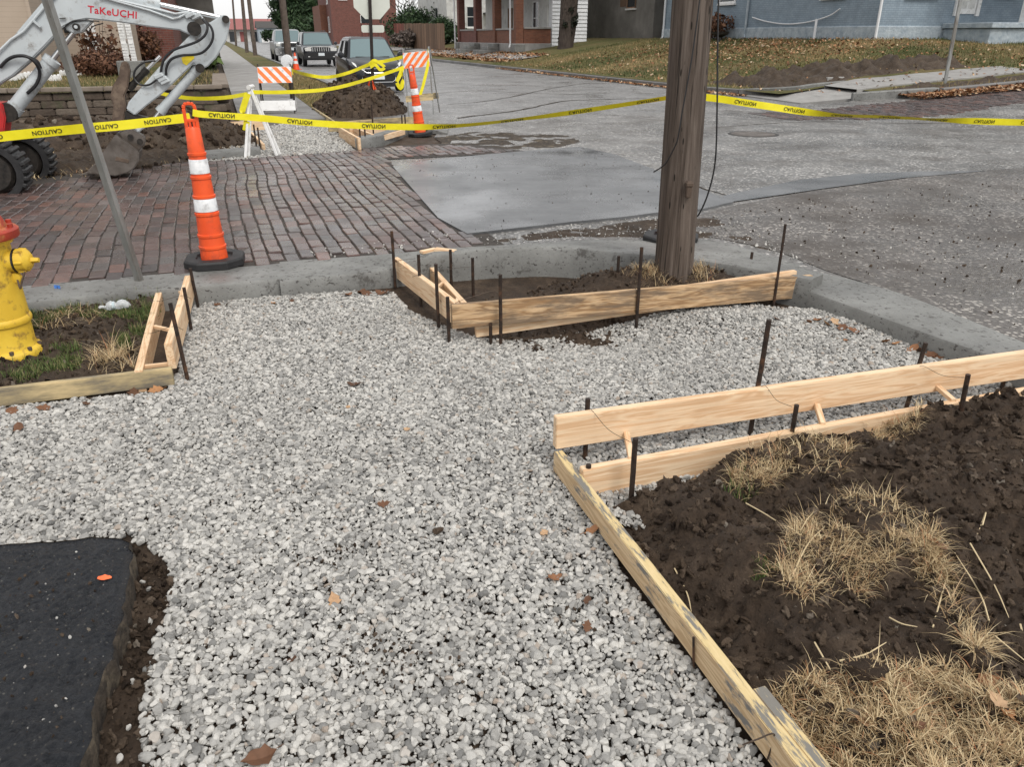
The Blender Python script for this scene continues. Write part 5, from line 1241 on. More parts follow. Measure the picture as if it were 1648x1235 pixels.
# hoses and fittings
nf = -.125
hose(((0,108,-.13),(12,96,-.15),(26,90,-.17),(44,91,-.18),(58,102,-.17),(64,118,-.13),(58,136,-.12),(44,150,-.1)), nf, .017); hose(((48,92,-.12),(60,98,-.13),(66,110,-.12)), nf, .014)
hose(((331,34,-.14),(340,44,-.17),(343,58,-.18),(338,72,-.18),(326,84,-.17),(310,88,-.16),(292,89,-.15),(276,95,-.14),(268,108,-.13),(267,124,-.12)), nf, .014)
hose(((326,30,-.14),(334,42,-.18),(330,56,-.19),(318,66,-.18),(300,73,-.17),(280,80,-.15),(266,92,-.14),(260,108,-.13),(259,124,-.12)), nf, .014)
hose(((250,97,-.06),(232,100,-.08),(218,112,-.08),(216,126,-.08),(226,136,-.1),(240,136,-.12),(252,128,-.12)), nf, .011); hose(((102,46,-.1),(112,36,-.12),(130,32,-.12),(160,34,-.12)), nf, .006); hose(((142,52,-.09),(150,42,-.1),(166,37,-.12)), nf, .006)
def pipe(px, r=.013, mat='mpaint', d=-.13):
    m = MB(); m.tube([PV(x, y, EV+d) for x, y in px], r, 8); m.build('steel_pipe', M[mat], ex)
pipe(((-20,100),(18,63),(38,50),(52,34),(74,8),(90,-8))); pipe(((160,-6),(240,16),(278,30),(288,28),(302,20),(322,24),(328,32))); pipe(((172,-4),(250,14),(282,22),(296,20),(305,19)))
for x, y in ((262,127),(256,122),(316,26),(306,24),(266,131)):
    q = PV(x, y, EV-.13); m = MB(); m.beam(q-Vector((.05,0,.02)), q+Vector((.05,0,.02)), .05, .045); m.build('hose_fitting', M['mpaint'], ex, .008, 1)
P = [PV(x, y, EV-.089) for x, y in ((292,92),(311,88),(313,93),(300,105),(294,101))]; m = MB(); m.prism(P, -VV_*.003); m.build('warning_decal', M['yplastic'], ex)
P = [PV(x, y, EV-.12) for x, y in ((96,28.5),(106,28),(106,29.5),(96,30))]; m = MB(); m.prism(P, -VV_*.02); m.build('bracket', M['grease'], ex)
P = [PV(x, y, EV-.12) for x, y in ((53,31),(56,32),(67,42),(65,44),(54,35))]; m = MB(); m.prism(P, -VV_*.03); m.build('bracket', M['mpaint'], ex)
# lettering on the boom, mapped onto its near face
def boomtext(txt, p0, p1, hpx):
    V, Fs, tw_, th_ = text_mesh(txt, 1.0); A = PV(*p0, EV-.1125); B = PV(*p1, EV-.1125); ux = (B-A)/tw_; up_ = PV(p0[0], p0[1]-hpx, EV-.1125)-A; up_ = up_/th_
    m = MB(); m.add([A+ux*v.x+up_*v.y for v in V], Fs); o = m.build('lettering', M['mtext'], ex); o['kind'] = 'stuff'; return o
boomtext('TaKeUCHI', (141,19.5), (220,29.5), 11.5)
# swing bracket, tracks
slab('swing_bracket', ((-90,150),(-40,140),(-20,165),(4,166),(9,190),(6,216),(-20,226),(-95,222)), 'mred', .34)
slab('revolving_frame', ((-420,175),(-90,170),(-80,236),(-420,240)), 'mred', 1.35, 0, ex, .05)
def track(dv, px, py):
    c = PV(px, py, EV+dv); R = .30; tr = thing('x', None, None) if False else None
    m = MB(); n = 22; path = []
    for k in range(n+1):
        a = math.pi/2-math.pi*k/n; path.append((R*math.cos(a), R*math.sin(a)))
    for k in range(n+1):
        a = -math.pi/2-math.pi*k/n; path.append((-1.5+R*math.cos(a), R*math.sin(a)))
    V = []; N = len(path)
    for (s, z) in path:
        l = math.hypot(s if s > 0 else (s+1.5 if s < -1.5 else 0), z); k2 = .78
        cx = 0 if s > 0 else (-1.5 if s < -1.5 else s); sx, sz = cx+(s-cx)*k2, z*k2
        for w, (a, b) in ((-.17,(s,z)),(.17,(s,z)),(.17,(sx,sz)),(-.17,(sx,sz))): V.append(c+W(a, w, b))
    m.add(V, [(4*i+j, 4*i+(j+1)%4, 4*((i+1)%N)+(j+1)%4, 4*((i+1)%N)+j) for i in range(N) for j in range(4)])
    tk = m.build('track_belt', M['rubber'], ex)
    lug = MB(); lug.bx(-.024,.024,-.176,.176,-.012,.034); lme = lug.mesh('tread_lug', M['rubber'], .012, 1)
    for k in range(15):
        a = math.pi*.62-k*.24
        if k < 11: s, z, an = R*math.cos(a), R*math.sin(a), a-math.pi/2
        else: s, z, an = -.12*(k-10), R*(1 if k % 2 else -1), 0 if k % 2 else math.pi
        o = link('tread_lug', lme, tk); o.matrix_local = Matrix.Translation(c+W(s, 0, z)-ex.location) @ Matrix.Rotation(ANG, 4, 'Z') @ Matrix.Rotation(-an, 4, 'Y')
    m = MB(); m.tube([c+W(0,-.13,0), c+W(0,-.10,0), c+W(0,.10,0), c+W(0,.13,0)], [.18,.215,.215,.18], 28); m.build('idler_wheel', M['grease'], ex)
    m = MB(); m.hexa([c+W(a, b, z) for a, b, z in ((-1.5,-.09,-.13),(-.1,-.09,-.13),(-.1,.09,-.13),(-1.5,.09,-.13),(-1.5,-.09,.12),(-.1,-.09,.10),(-.1,.09,.10),(-1.5,.09,.12))]); m.build('track_frame', M['grease'], ex, .02, 1)
track(.35, 36, 257); track(-.72, -10, 276)

# ------------------------------------------------------------------ white folding trestle, barricades, stop sign
tr = thing('trestle', 'white A-frame trestle leg pair standing on the brick edge', 'trestle', G(420,251,.11))
ap = PY(402,140,G(400,252,.11).y+.15); lf, rf = G(395,254,.12), G(446,251,.12)
for q in (lf, rf):
    m = MB(); m.beam(q, ap, .036, .03, (0,1,0)); m.build('leg', M['white'], tr, .005, 1)
    m = MB(); m.beam(q+Vector((0,.14,0)), ap+Vector((0,.06,0)), .036, .03, (0,1,0)); m.build('leg', M['white'], tr, .005, 1)
m = MB(); m.cyl(ap+Vector((0,-.06,.0)), ap+Vector((0,.12,0)), .03, n=14); m.build('hinge', M['white'], tr)
def barricade(name, label, base, rz, wd, hgt, tilt, ang_dir, rail_w=.30, low='white'):
    t = thing(name, label, 'barricade', base, rz, 'striped sidewalk barricades')
    for sx in (-1, 1):
        for sy in (-1, 1):
            m = MB(); m.beam((sx*wd*.48, sy*.26, 0), (sx*wd*.48, sy*.03, hgt*1.06), .03, .022, (1,0,0)); m.build('leg', M['darkpost'] if low == 'white' else M['galv'], t, .003, 1, local=True)
    for sy in (-1, 1):
        yy = lambda z: sy*(.26-.23*z/hgt)-.022*(1 if sy < 0 else -1)
        m = MB(); z0, z1 = hgt*1.0-rail_w, hgt*1.0; m.hexa([(-wd/2, yy(z0)-.008, z0),(wd/2, yy(z0)-.008, z0),(wd/2, yy(z0)+.008, z0),(-wd/2, yy(z0)+.008, z0),(-wd/2, yy(z1)-.008, z1),(wd/2, yy(z1)-.008, z1),(wd/2, yy(z1)+.008, z1),(-wd/2, yy(z1)+.008, z1)])
        rail = m.build('rail', M['refl'], t, .002, 1, local=True)
        nst = 4; sw = wd/nst/1.0
        for k in range(-2, nst+2):
            xa = -wd/2+k*sw*1.12; sh = ang_dir*rail_w*.9
            c0 = [xa, xa+sw*.58, xa+sw*.58+sh, xa+sh]; zz = [z0+.004, z0+.004, z1-.004, z1-.004]
            poly = [(c0[0], zz[0]), (c0[1], zz[1]), (c0[2], zz[2]), (c0[3], zz[3])]
            lo, hi = -wd/2+.004, wd/2-.004
            def clip(pl, f):
                out = []
                for i in range(len(pl)):
                    a, b = pl[i], pl[(i+1) % len(pl)]; fa, fb = f(a), f(b)
                    if fa >= 0: out.append(a)
                    if (fa >= 0) != (fb >= 0): tt = fa/(fa-fb); out.append((a[0]+(b[0]-a[0])*tt, a[1]+(b[1]-a[1])*tt))
                return out
            poly = clip(poly, lambda q: q[0]-lo); poly = clip(poly, lambda q: hi-q[0]) if poly else poly
            if len(poly) < 3: continue
            m = MB(); m.add([(x, yy(z)+sy*.0105, z) for x, z in poly], [tuple(range(len(poly)))]); m.build('stripe', M['stripe'], rail, local=True)
        z0, z1 = (.06, .06+.19) if low == 'white' else (.28, .40)
        m = MB(); m.hexa([(-wd/2*1.05, yy(z0)-.008, z0),(wd/2*1.05, yy(z0)-.008, z0),(wd/2*1.05, yy(z0)+.008, z0),(-wd/2*1.05, yy(z0)+.008, z0),(-wd/2*1.05, yy(z1)-.008, z1),(wd/2*1.05, yy(z1)-.008, z1),(wd/2*1.05, yy(z1)+.008, z1),(-wd/2*1.05, yy(z1)+.008, z1)]); m.build('lower_rail', M['white'] if low == 'white' else M['greyboard'], t, .002, 1, local=True)
    return t
b1 = barricade('barricade', 'small striped barricade with white lower rail on the pavement', G(450,181,.17), ANG*.6, .66, .88, 0, -1)
lt = thing('warning_light', 'round white warning light on a yellow case behind the barricade', 'warning light', G(466,160,.15)); q = PY(465,118,lt.location.y)
m = MB(); m.bx(q.x-.10,q.x+.10,q.y-.05,q.y+.05,q.z-.05,q.z+.13); m.build('case', M['yplastic'], lt, .02, 2)
m = MB(); q2 = PY(462,98,lt.location.y); m.lathe([(.05,-.06),(.145,-.05),(.15,.0),(.15,.02),(.12,.06),(.05,.075)], tuple(q2), 24, 'y'); m.build('lens', M['refl'], lt)
m = MB(); m.beam(Vector((q.x,q.y,.15)), Vector((q.x,q.y,q.z)), .06, .06); m.build('stand', M['darkpost'], lt)
sc_ = thing('traffic_cone', 'small orange cone with white bands at the kerb by the far pole', 'traffic cone', G(477,112,.2)); q = sc_.location
m = MB(); m.bx(-.2,.2,-.2,.2,0,.03); m.build('base', M['orange'], sc_, .01, 1, local=True); m = MB(); m.lathe([(.15,.03),(.03,.72),(.02,.73)], n=20); m.build('body', M['orange'], sc_, local=True)
for a, b in ((.26,.38),(.48,.58)):
    R2 = lambda z: .15-.12*(z-.03)/.69+.004
    m = MB(); m.lathe([(R2(a),a),(R2(b),b)], n=20); m.build('reflective_band', M['refl'], sc_, local=True)
b2 = barricade('barricade', 'tall striped barricade standing in the street beside the leaning cone', G(683,184,.11), ANG-.35, .56, 1.22, 0, 1, .30, 'wood'); b2.rotation_euler = (0, math.radians(-5), ANG-.5)
# stop sign seen from behind
ss_y = 17.4; sb2 = PY(601,172,ss_y); sb2.z = .3
sg = thing('stop_sign', 'octagonal road sign seen from behind on a dark post in the dirt', 'road sign', Vector((sb2.x, sb2.y, .3)))
tp = PY(596,5,ss_y); m = MB(); pt_ = PY(592,-90,ss_y); m.beam(Vector((sb2.x, sb2.y, .0)), pt_, .06, .05, (0,1,0)); m.build('post', M['darkpost'], sg, .004, 1)
m = MB(); Ro = .40
oc = [Vector((tp.x+.02+Ro*math.cos(math.pi/8+k*math.pi/4)*CU, tp.y+.05+Ro*math.cos(math.pi/8+k*math.pi/4)*SU, tp.z+.08+Ro*math.sin(math.pi/8+k*math.pi/4))) for k in range(8)]
m.prism(oc, VV_*.006); m.build('octagon_plate', M['signback'], sg)
q = PY(600,46,ss_y+.05); m = MB(); m.prism([q+W(a,0,b) for a, b in ((-.21,-.07),(.21,-.07),(.235,-.045),(.235,.045),(.21,.07),(-.21,.07),(-.235,.045),(-.235,-.045))], VV_*.006); m.build('small_plate', M['signback'], sg)
of = thing('orange_flag', 'crumpled orange flag hung at the foot of the sign post', 'flag', Vector((sb2.x, sb2.y-.05, .35)))
for dx, s_ in ((-.11,-1),(.11,1)):
    m = MB(); V = []
    for j in range(7):
        for i in range(5):
            t_ = j/6; V.append((sb2.x+.02*s_+s_*(.02+.16*t_)*(i/4)+s_*.05*t_, sb2.y-.07-.03*math.sin(i*1.9+j*.8), .78-.5*t_-.03*(i/4)))
    m.add(V, [(j*5+i, j*5+i+1, j*5+i+6, j*5+i+5) for j in range(6) for i in range(4)], True); m.build('cloth', M['flag'], of)
# tape strands of the far corner
ty = G(400,252,.11).y
tape('caution_tape', 'thin yellow tape from behind the excavator arm to the trestle', [PY(245,146,ty+.8), PY(268,152,ty+.7), PY(310,158,ty+.5), PY(360,157,ty+.3), PY(398,151,ty+.15)], .05, text=False)
tape('caution_tape', 'yellow tape rising from the trestle to the leaning cone', [PY(402,148,ty+.12), PY(460,148,ty+.5), PY(530,143,ty+1.1), PY(590,128,p3.y-.6), PY(650,108,p3.y-.05)], .05, text=False)
yb1 = b1.location.y
tape('caution_tape', 'yellow tape from the warning light past the sign post to the tall barricade', [PY(468,112,lt.location.y), PY(490,119,yb1+.2), PY(525,124,yb1), PY(560,117,ss_y+.2), PY(598,102,ss_y-.08), PY(620,98,ss_y), PY(650,91,b2.location.y)], .065, text=False)
tape('caution_tape', 'loose yellow tape tail hanging from the tall barricade', [PY(688,78,b2.location.y-.1), PY(689,100,b2.location.y-.15), PY(684,125,b2.location.y-.18), PY(677,150,b2.location.y-.2), PY(671,158,b2.location.y-.2)], .06, text=False)
tape('caution_tape', 'yellow tape tail hanging from the top of the leaning cone', [PY(648,109,p3.y-.1), PY(643,122,p3.y-.12), PY(639,132,p3.y-.12), PY(645,142,p3.y-.12), PY(648,130,p3.y-.12), PY(647,112,p3.y-.1)], .06, text=False)
tape('caution_tape', 'yellow tape tail hanging from the trestle top', [PY(399,150,ty), PY(394,165,ty-.02), PY(390,182,ty-.04), PY(397,192,ty-.04), PY(395,210,ty-.04)], .08, text=False)
tape('caution_tape', 'knot of yellow tape round the dark sign post', [PY(594,103,ss_y-.06), PY(602,97,ss_y-.09), PY(612,102,ss_y-.06), PY(619,108,ss_y-.05), PY(612,112,ss_y-.07), PY(604,104,ss_y-.1), PY(596,108,ss_y-.08)], .06, text=False)
# ------------------------------------------------------------------ parked cars (local: x across, y back, z up, front at y = 0)
def loft(m, secs, smooth=True):
    # secs: list of (y, [(x,z)...]) half profiles from bottom centre round to top centre
    k = len(secs[0][1]); V = []
    for y, pr in secs:
        for x, z in pr: V.append((x, y, z))
        for x, z in reversed(pr): V.append((-x, y, z))
    K = 2*k; fs = [(i*K+j, i*K+(j+1) % K, (i+1)*K+(j+1) % K, (i+1)*K+j) for i in range(len(secs)-1) for j in range(K)]
    m.add(V, fs, smooth); o = len(m.v)-len(V); m.f += [tuple(o+j for j in reversed(range(K))), tuple(o+(len(secs)-1)*K+j for j in range(K))]; m.sm += [False, False]
def body_sec(y, w, zb, zs, zt, tuck=.93, crown=.02):
    return (y, [(0, zb), (w*.80, zb), (w*.93, zb+.06), (w, zb+(zs-zb)*.45), (w*.985, zs-.05), (w*tuck, zs), (w*tuck*.8, zt), (0, zt+crown)])
def wheel(par, x, y, r, w=.2, rim='galv'):
    s = 1 if x > 0 else -1
    m = MB(); m.lathe([(r*.6,-w/2),(r*.93,-w/2),(r,-w*.36),(r,w*.36),(r*.93,w/2),(r*.6,w/2)], (x, y, r), 28, 'x'); o = m.build('tyre', M['rubber'], par, local=True)
    m = MB(); m.lathe([(r*.1,w*.50*s),(r*.60,w*.44*s),(r*.62,w*.5*s),(r*.62,0)], (x, y, r), 24, 'x'); m.build('rim', M[rim], o, local=True)
def car(name, label, loc, kind):
    t = thing(name, label, 'car', loc, ANG)
    S = {'hatch': dict(W=.80, L=3.6, H=1.49, zh=.90, hood=.85, r=.29, paint='carblk', ws=1.55, zb=.17), 'jeep': dict(W=.92, L=4.6, H=1.72, zh=1.04, hood=1.25, r=.37, paint='cardk', ws=1.85, zb=.32), 'truck': dict(W=1.0, L=5.4, H=1.90, zh=1.18, hood=1.35, r=.40, paint='carslv', ws=2.0, zb=.35)}[kind]
    w, L, H, zh, r, zb = S['W'], S['L'], S['H'], S['zh'], S['r'], S['zb']; P = M[S['paint']]
    b = 1 if kind == 'hatch' else 0
    m = MB()
    if kind == 'hatch': secs = [body_sec(.0,w*.72,zb+.05,.56,.60,.95), body_sec(.07,w*.86,zb+.02,.66,.70,.95), body_sec(.22,w*.95,zb,.74,.79), body_sec(.55,w*.99,zb,.82,.885), body_sec(S['hood']+.1,w,zb,.90,.955), body_sec(1.5,w,zb,.93,.95), body_sec(2.8,w,zb,.99,1.0), body_sec(3.4,w*.97,zb+.04,1.0,1.02), body_sec(3.6,w*.88,zb+.1,.95,.98)]
    else: secs = [body_sec(.0,w*.93,zb+.12,zh-.16,zh-.13,.95), body_sec(.05,w*.97,zb+.05,zh-.08,zh-.05,.95), body_sec(.3,w*.99,zb,zh-.04,zh+.0), body_sec(S['hood'],w,zb,zh+.0,zh+.05), body_sec(S['ws'],w,zb,zh+.02,zh+.04), body_sec(L*.8,w,zb,zh+.03,zh+.04), body_sec(L-.15,w*.98,zb,zh+.03,zh+.04), body_sec(L,w*.92,zb+.08,zh-.03,zh)]
    loft(m, secs); m.build('body', P, t, local=True)
    # cabin: pillars and roof
    y0, y1, y2, y3 = S['hood'], S['ws'], L-(.55 if kind == 'hatch' else .45), L-.12
    if kind == 'truck': y2, y3 = 3.3, 3.6
    wb, wt = w*.93, w*(.70 if kind == 'hatch' else .76); zb2 = zh-.02
    def ring(z, ya, yb, hw): return [(-hw, ya, z), (hw, ya, z), (hw, yb, z), (-hw, yb, z)]
    A = ring(zb2, y0, y3, wb); B = ring(H-.06, y1, y2, wt); C = ring(H, y1+.18, y2-.12, wt*.86)
    m = MB(); m.add(A+B+C, [(0,1,5,4),(1,2,6,5),(2,3,7,6),(3,0,4,7),(4,5,9,8),(5,6,10,9),(6,7,11,10),(7,4,8,11),(8,9,10,11)]); m.build('cabin', P, t, .03, 2, local=True)
    def pane(nm, a, b, c, d, out, ins=(.1,.1,.1,.08), mat='wind'):
        a, b, c, d = map(Vector, (a, b, c, d)); f = lambda s, q: (a.lerp(b, s)).lerp(d.lerp(c, s), q)+Vector(out)
        m = MB(); N = 6; V = []
        for j in range(N+1):
            for i in range(N+1):
                s = ins[0]+(1-ins[0]-ins[1])*i/N; q = ins[2]+(1-ins[2]-ins[3])*j/N; V.append(f(s, q)+Vector(out)*(1.4*math.sin(math.pi*i/N)))
        m.add(V, [(j*(N+1)+i, j*(N+1)+i+1, (j+1)*(N+1)+i+1, (j+1)*(N+1)+i) for j in range(N) for i in range(N)], True); m.build(nm, M[mat], t, local=True)
    pane('windshield', A[0], A[1], B[1], B[0], (0,-.022,.012), (.05,.05,.06,.05))
    for s in (-1, 1):
        i0, i1 = (0, 3) if s < 0 else (1, 2); a_, b_, c_, d_ = A[i0], A[i1], B[i1], B[i0]; am = tuple(Vector(a_).lerp(Vector(b_), .52)); dm = tuple(Vector(d_).lerp(Vector(c_), .5))
        pane('side_window', a_, am, dm, d_, (s*.012,0,.004), (.10,.04,.12,.12), 'glass'); pane('side_window', am, b_, c_, dm, (s*.012,0,.004), (.04,.14,.12,.12), 'glass')
        wx = s*(w-.10); wheel(t, wx, .62 if kind == 'hatch' else .85, r); wheel(t, wx, L-.62 if kind == 'hatch' else L-.95, r)
        m = MB(); xm = s*(w+.09); ym = y0+.28; m.lathe([(.02,-.05),(.085,-.04),(.09,.03),(.03,.06)], (xm, ym, zh+.10), 14, 'y'); m.beam((s*(w*.93), ym+.03, zh+.03), (xm, ym, zh+.07), .05, .03); m.build('mirror', P if kind != 'truck' else M['plastic'], t, local=True)
        m = MB(); m.hexa([(s*(w*.2),y0-.0,zh+.03),(s*(w*.2)+.34*s,y0+.02,zh+.035),(s*(w*.2)+.34*s,y0+.035,zh+.045),(s*(w*.2),y0+.015,zh+.04)]+[(s*(w*.2),y0-.0,zh+.05),(s*(w*.2)+.34*s,y0+.02,zh+.055),(s*(w*.2)+.34*s,y0+.035,zh+.06),(s*(w*.2),y0+.015,zh+.055)]); m.build('wiper', M['plastic'], t, local=True)
    def bx(nm, mt, *q, bev=.012): m_ = MB(); m_.bx(*q); return m_.build(nm, M[mt], t, bev, 2, local=True)
    if kind == 'hatch':
        for s in (-1, 1):
            m = MB(); m.prism([(s*x, y, z) for x, y, z in ((.42,.045,.60),(.60,.10,.66),(.70,.22,.76),(.72,.36,.83),(.66,.30,.80),(.52,.13,.70))], (0,-.03,.01)); m.build('headlight', M['lamp'], t, .008, 1, local=True)
            m = MB(); m.prism([(s*x, y, z) for x, y, z in ((.46,.045,.27),(.62,.09,.28),(.64,.12,.33),(.50,.06,.31))], (0,-.04,0)); m.build('fog_lamp', M['chrome'], t, .006, 1, local=True)
        bx('upper_grille', 'plastic', -.40,.40,-.025,.06,.585,.645); bx('lower_grille', 'plastic', -.46,.46,-.03,.08,.30,.50, bev=.03)
        m = MB(); m.tube([(-.58,.06,.69),(-.44,.0,.60),(-.36,-.035,.545),(0,-.045,.535),(.36,-.035,.545),(.44,.0,.60),(.58,.06,.69)], .018, 8); m.build('chrome_bar', M['chrome'], t, local=True)
        m = MB(); m.tube([(-.52,.03,.50),(-.46,-.01,.34),(-.38,-.03,.29),(.38,-.03,.29),(.46,-.01,.34),(.52,.03,.50)], .010, 6); m.build('grille_surround', M['chrome'], t, local=True)
        bx('licence_plate', 'plate', -.15,.15,-.055,-.035,.36,.50, bev=.004); bx('bumper_lip', 'plastic', -.60,.60,-.02,.12,.16,.22)
    else:
        gw = .46 if kind == 'jeep' else .62; bx('grille', 'cardk' if kind == 'jeep' else 'chrome', -gw,gw,-.03,.05,zh-.30,zh-.07)
        if kind == 'jeep':
            for k in range(7): bx('grille_slot', 'plastic', -.40+.1183*k-.0,-.40+.1183*k+.08,-.04,.0,zh-.275,zh-.095, bev=.01); 
            for k in range(8): bx('grille_bar', 'chrome', -.437+.1183*k-.006,-.437+.1183*k+.026,-.047,-.0,zh-.28,zh-.09, bev=.006)
        else:
            for k in range(3): bx('grille_slot', 'plastic', -.56,.56,-.04,.0,zh-.28+.07*k,zh-.235+.07*k, bev=.008)
        for s in (-1, 1):
            x0, x1 = sorted((s*(gw+.02), s*(w*.92))); bx('headlight', 'lamp', x0, x1, -.02,.1,zh-.29,zh-.10, bev=.025)
            x0, x1 = sorted((s*.58, s*.72)); bx('fog_lamp', 'lamp', x0, x1, -.075,.02,zb+.14,zb+.22, bev=.02)
        bx('bumper', 'plastic' if kind == 'jeep' else 'chrome', -w*.98,w*.98,-.07,.2,zb+.04,zh-.36, bev=.04); bx('licence_plate', 'plate', -.16,.16,-.095,-.07,zh-.50,zh-.36, bev=.004)
        if kind == 'jeep':
            for s in (-1, 1): m = MB(); m.tube([(s*.56,y1+.25,H-.01),(s*.56,y1+.3,H+.05),(s*.56,y2-.3,H+.05),(s*.56,y2-.25,H-.01)], .018, 6); m.build('roof_rail', M['plastic'], t, local=True)
        else: bx('roof_panel', 'wsiding', -wt*.8,wt*.8,y1+.2,y2-.15,H-.01,H+.012)
    return t
def at_px(px, py, z): p = G(px, py, z); return p
ca = at_px(612,149,.11); car('hatchback_car', 'small black hatchback parked at the kerb beyond the dirt pile', ca, 'hatch')
cj = at_px(519,107,.11); car('suv_car', 'dark boxy four-wheel drive with slotted grille parked behind the hatchback', cj, 'jeep')
ct = W(toUV(cj)[0]-.75, toUV(cj)[1]+9.5, .11); car('pickup_car', 'silver pickup with white roof parked behind the dark four-wheel drive', ct, 'truck')
# ------------------------------------------------------------------ right corner: rising lawn, kerbs, path
def h_lawnR(x, y):
    u, v = toUV((x, y)); zk = .17+.05*max(0, u-12); t = max(0, min(1, min((u-13.7)/9.6, (v-15.3)/9.8)))
    return zk+(max(1.5, zk)-zk)*t**1.45+.03*fbm(x*.7, y*.7, 2, 3)*min(1, t*6)
uvgrid('lawn_right', arange(13.6, 62, .4), arange(15.2, 130, .5), h_lawnR, M['lawnbase'], lambda u, v: v > (17.8 if u < 15.3 else 15.35))
def kerb_run(name, pts, w=.16, h=.16, mat='kerb'):
    m = MB(); P = smooth_path(pts, 6)
    for i, p in enumerate(P):
        d = (P[min(i+1,len(P)-1)]-P[max(i-1,0)]).normalized(); n = Vector((-d.y, d.x, 0))
        m.v += [tuple(p-n*w/2-Vector((0,0,.25))), tuple(p-n*w/2+Vector((0,0,h-.02))), tuple(p-n*(w/2-.02)+Vector((0,0,h))), tuple(p+n*w/2+Vector((0,0,h))), tuple(p+n*w/2-Vector((0,0,.25)))]
    for i in range(len(P)-1):
        for j in range(4): m.f.append((i*5+j, i*5+j+1, i*5+6+j, i*5+5+j)); m.sm.append(False)
    m.f += [(0,1,2,3,4), tuple((len(P)-1)*5+j for j in (4,3,2,1,0))]; m.sm += [False, False]
    return tag(m.build(name, M[mat]), kind='structure')
zz = lambda u: .10+.05*max(0, u-12)
kerb_run('kerb_east', [W(13.55,300,.1), W(13.55,90,.1), W(13.55,40,.1), W(13.6,24,.1), W(13.7,19.5,.12)], .2, .14, 'darkwalk')
kerb_run('kerb_path', [W(13.6,19.4,.14), W(14.3,18.25,.24), W(15.0,17.98,.33), W(15.9,17.95,.38)], .16, .14)
kerb_run('kerb_ramp', [W(14.3,15.85,.2), W(15.0,15.5,.26), W(16.3,15.3,zz(16.3))], .2, .17)
kerb_run('kerb_lane', [W(16.4,15.25,zz(16.4)), W(18.5,15.25,zz(18.5)), W(24,15.3,zz(24)), W(40,15.4,zz(40))], .16, .15, 'darkwalk')
def strip(name, c0, c1, mat, n=14, dz=.03):
    m = MB()
    for i in range(n+1):
        a = c0[0].lerp(c1[0], i/n); b = c0[1].lerp(c1[1], i/n)
        for q in (a, b): m.v.append((q.x, q.y, h_lawnR(q.x, q.y)+dz))
    N0 = len(m.v)
    m.v += [(x, y, z-.12) for x, y, z in m.v]
    for i in range(n): m.f += [(2*i, 2*i+1, 2*i+3, 2*i+2), (2*i, 2*i+2, 2*i+2+N0, 2*i+N0), (2*i+1, 2*i+3, 2*i+3+N0, 2*i+1+N0)]; m.sm += [False]*3
    return tag(m.build(name, M[mat]), kind='structure')
strip('path_right', (W(15.0,16.5), W(15.0,17.7)), (W(21.5,16.9), W(21.5,18.1)), 'walk', 20, .035)
quad('ramp_landing', [W(13.35,16.5,.118), W(14.5,15.85,.25), W(15.6,15.6,.34), W(15.5,17.9,.40), W(14.4,18.2,.30), W(13.55,19.2,.13)], M['walk'], th=.25)
strip('path_east', (W(15.2,42), W(16.5,42)), (W(15.2,130), W(16.5,130)), 'walk', 40, .06)
# dirt banks and a drain box beside the ramp
def uvpoly(name, P, amp, mat, st=.07):
    Q = [W(u, v) for u, v in P]
    return soil_patch(name, Q, lambda x, y: h_lawnR(x, y)-.03+(.05+amp*max(0, fbm(x*1.5, y*1.5, 8, 4)+.3)+.05*fbm(x*7, y*7, 3, 3))*sstep(0, .45, edge_dist(x, y, Q)), mat, st)
uvpoly('dug_bank', ((14.0,18.6),(14.6,18.0),(16.0,18.0),(18.6,18.3),(21,18.4),(20.5,20.2),(17,20.8),(15,22),(14.0,23)), .30, M['soil2'])
uvpoly('dug_verge', ((15.3,15.5),(17,15.4),(22,15.5),(22,16.6),(17,16.5),(15.4,16.4)), .10, M['soil2'])
sl_ = thing('concrete_block', 'old concrete slab sticking out of the dug bank', 'slab', W(16.1,18.5,.5)); m = MB(); m.hexa([W(a, b, z) for z in (.50,.60) for a, b in ((15.5,18.2),(16.7,18.35),(16.7,18.9),(15.5,18.8))]); m.build('slab', M['walk'], sl_, .015, 1)
# grass and leaf litter
X, Y, Z = uv_pts(70000, 13.8, 34, 15.5, 42, h_lawnR, lambda U, V: ~((U > 23.4) & (V > 25.3)) & ~((V > 16.3) & (V < 18.9) & (U < 21)) & ~((V < 18.3) & (U < 15.8))); hue = np.clip(.45+.9*np.array([fbm(x*.25, y*.25, 4, 3) for x, y in zip(X, Y)])+RNG.normal(0,.18,len(X)), 0, 1)
blades('lawn_grass', X, Y, Z, .085, .022, (.6,.35), M['lawn'], 'patchy green and tan grass on the bank below the blue house', hue=hue)
def litter(name, X, Y, Z, size, label, hue=None):
    n = len(X); A = RNG.uniform(0,6.28,n); s = size*np.exp(RNG.normal(0,.3,n)); tx, ty = RNG.normal(0,.5,n), RNG.normal(0,.5,n)
    V = np.zeros((n,4,3), np.float32)
    for i, (a, b) in enumerate(((-.5,0),(0,-.32),(.5,0),(0,.32))):
        V[:,i,0] = X+s*(a*np.cos(A)-b*np.sin(A)); V[:,i,1] = Y+s*(a*np.sin(A)+b*np.cos(A)); V[:,i,2] = Z+.02+s*(a*tx+b*ty)*.8
    me = npmesh(name, V.reshape(-1,3), np.arange(n*4).reshape(n,4), M['leaf']); at = me.attributes.new('rnd','FLOAT','POINT'); at.data.foreach_set('value', np.repeat(RNG.uniform(0,1,n) if hue is None else hue, 4).astype(np.float32))
    return tag(link(name, me), label, 'leaves', kind='stuff')
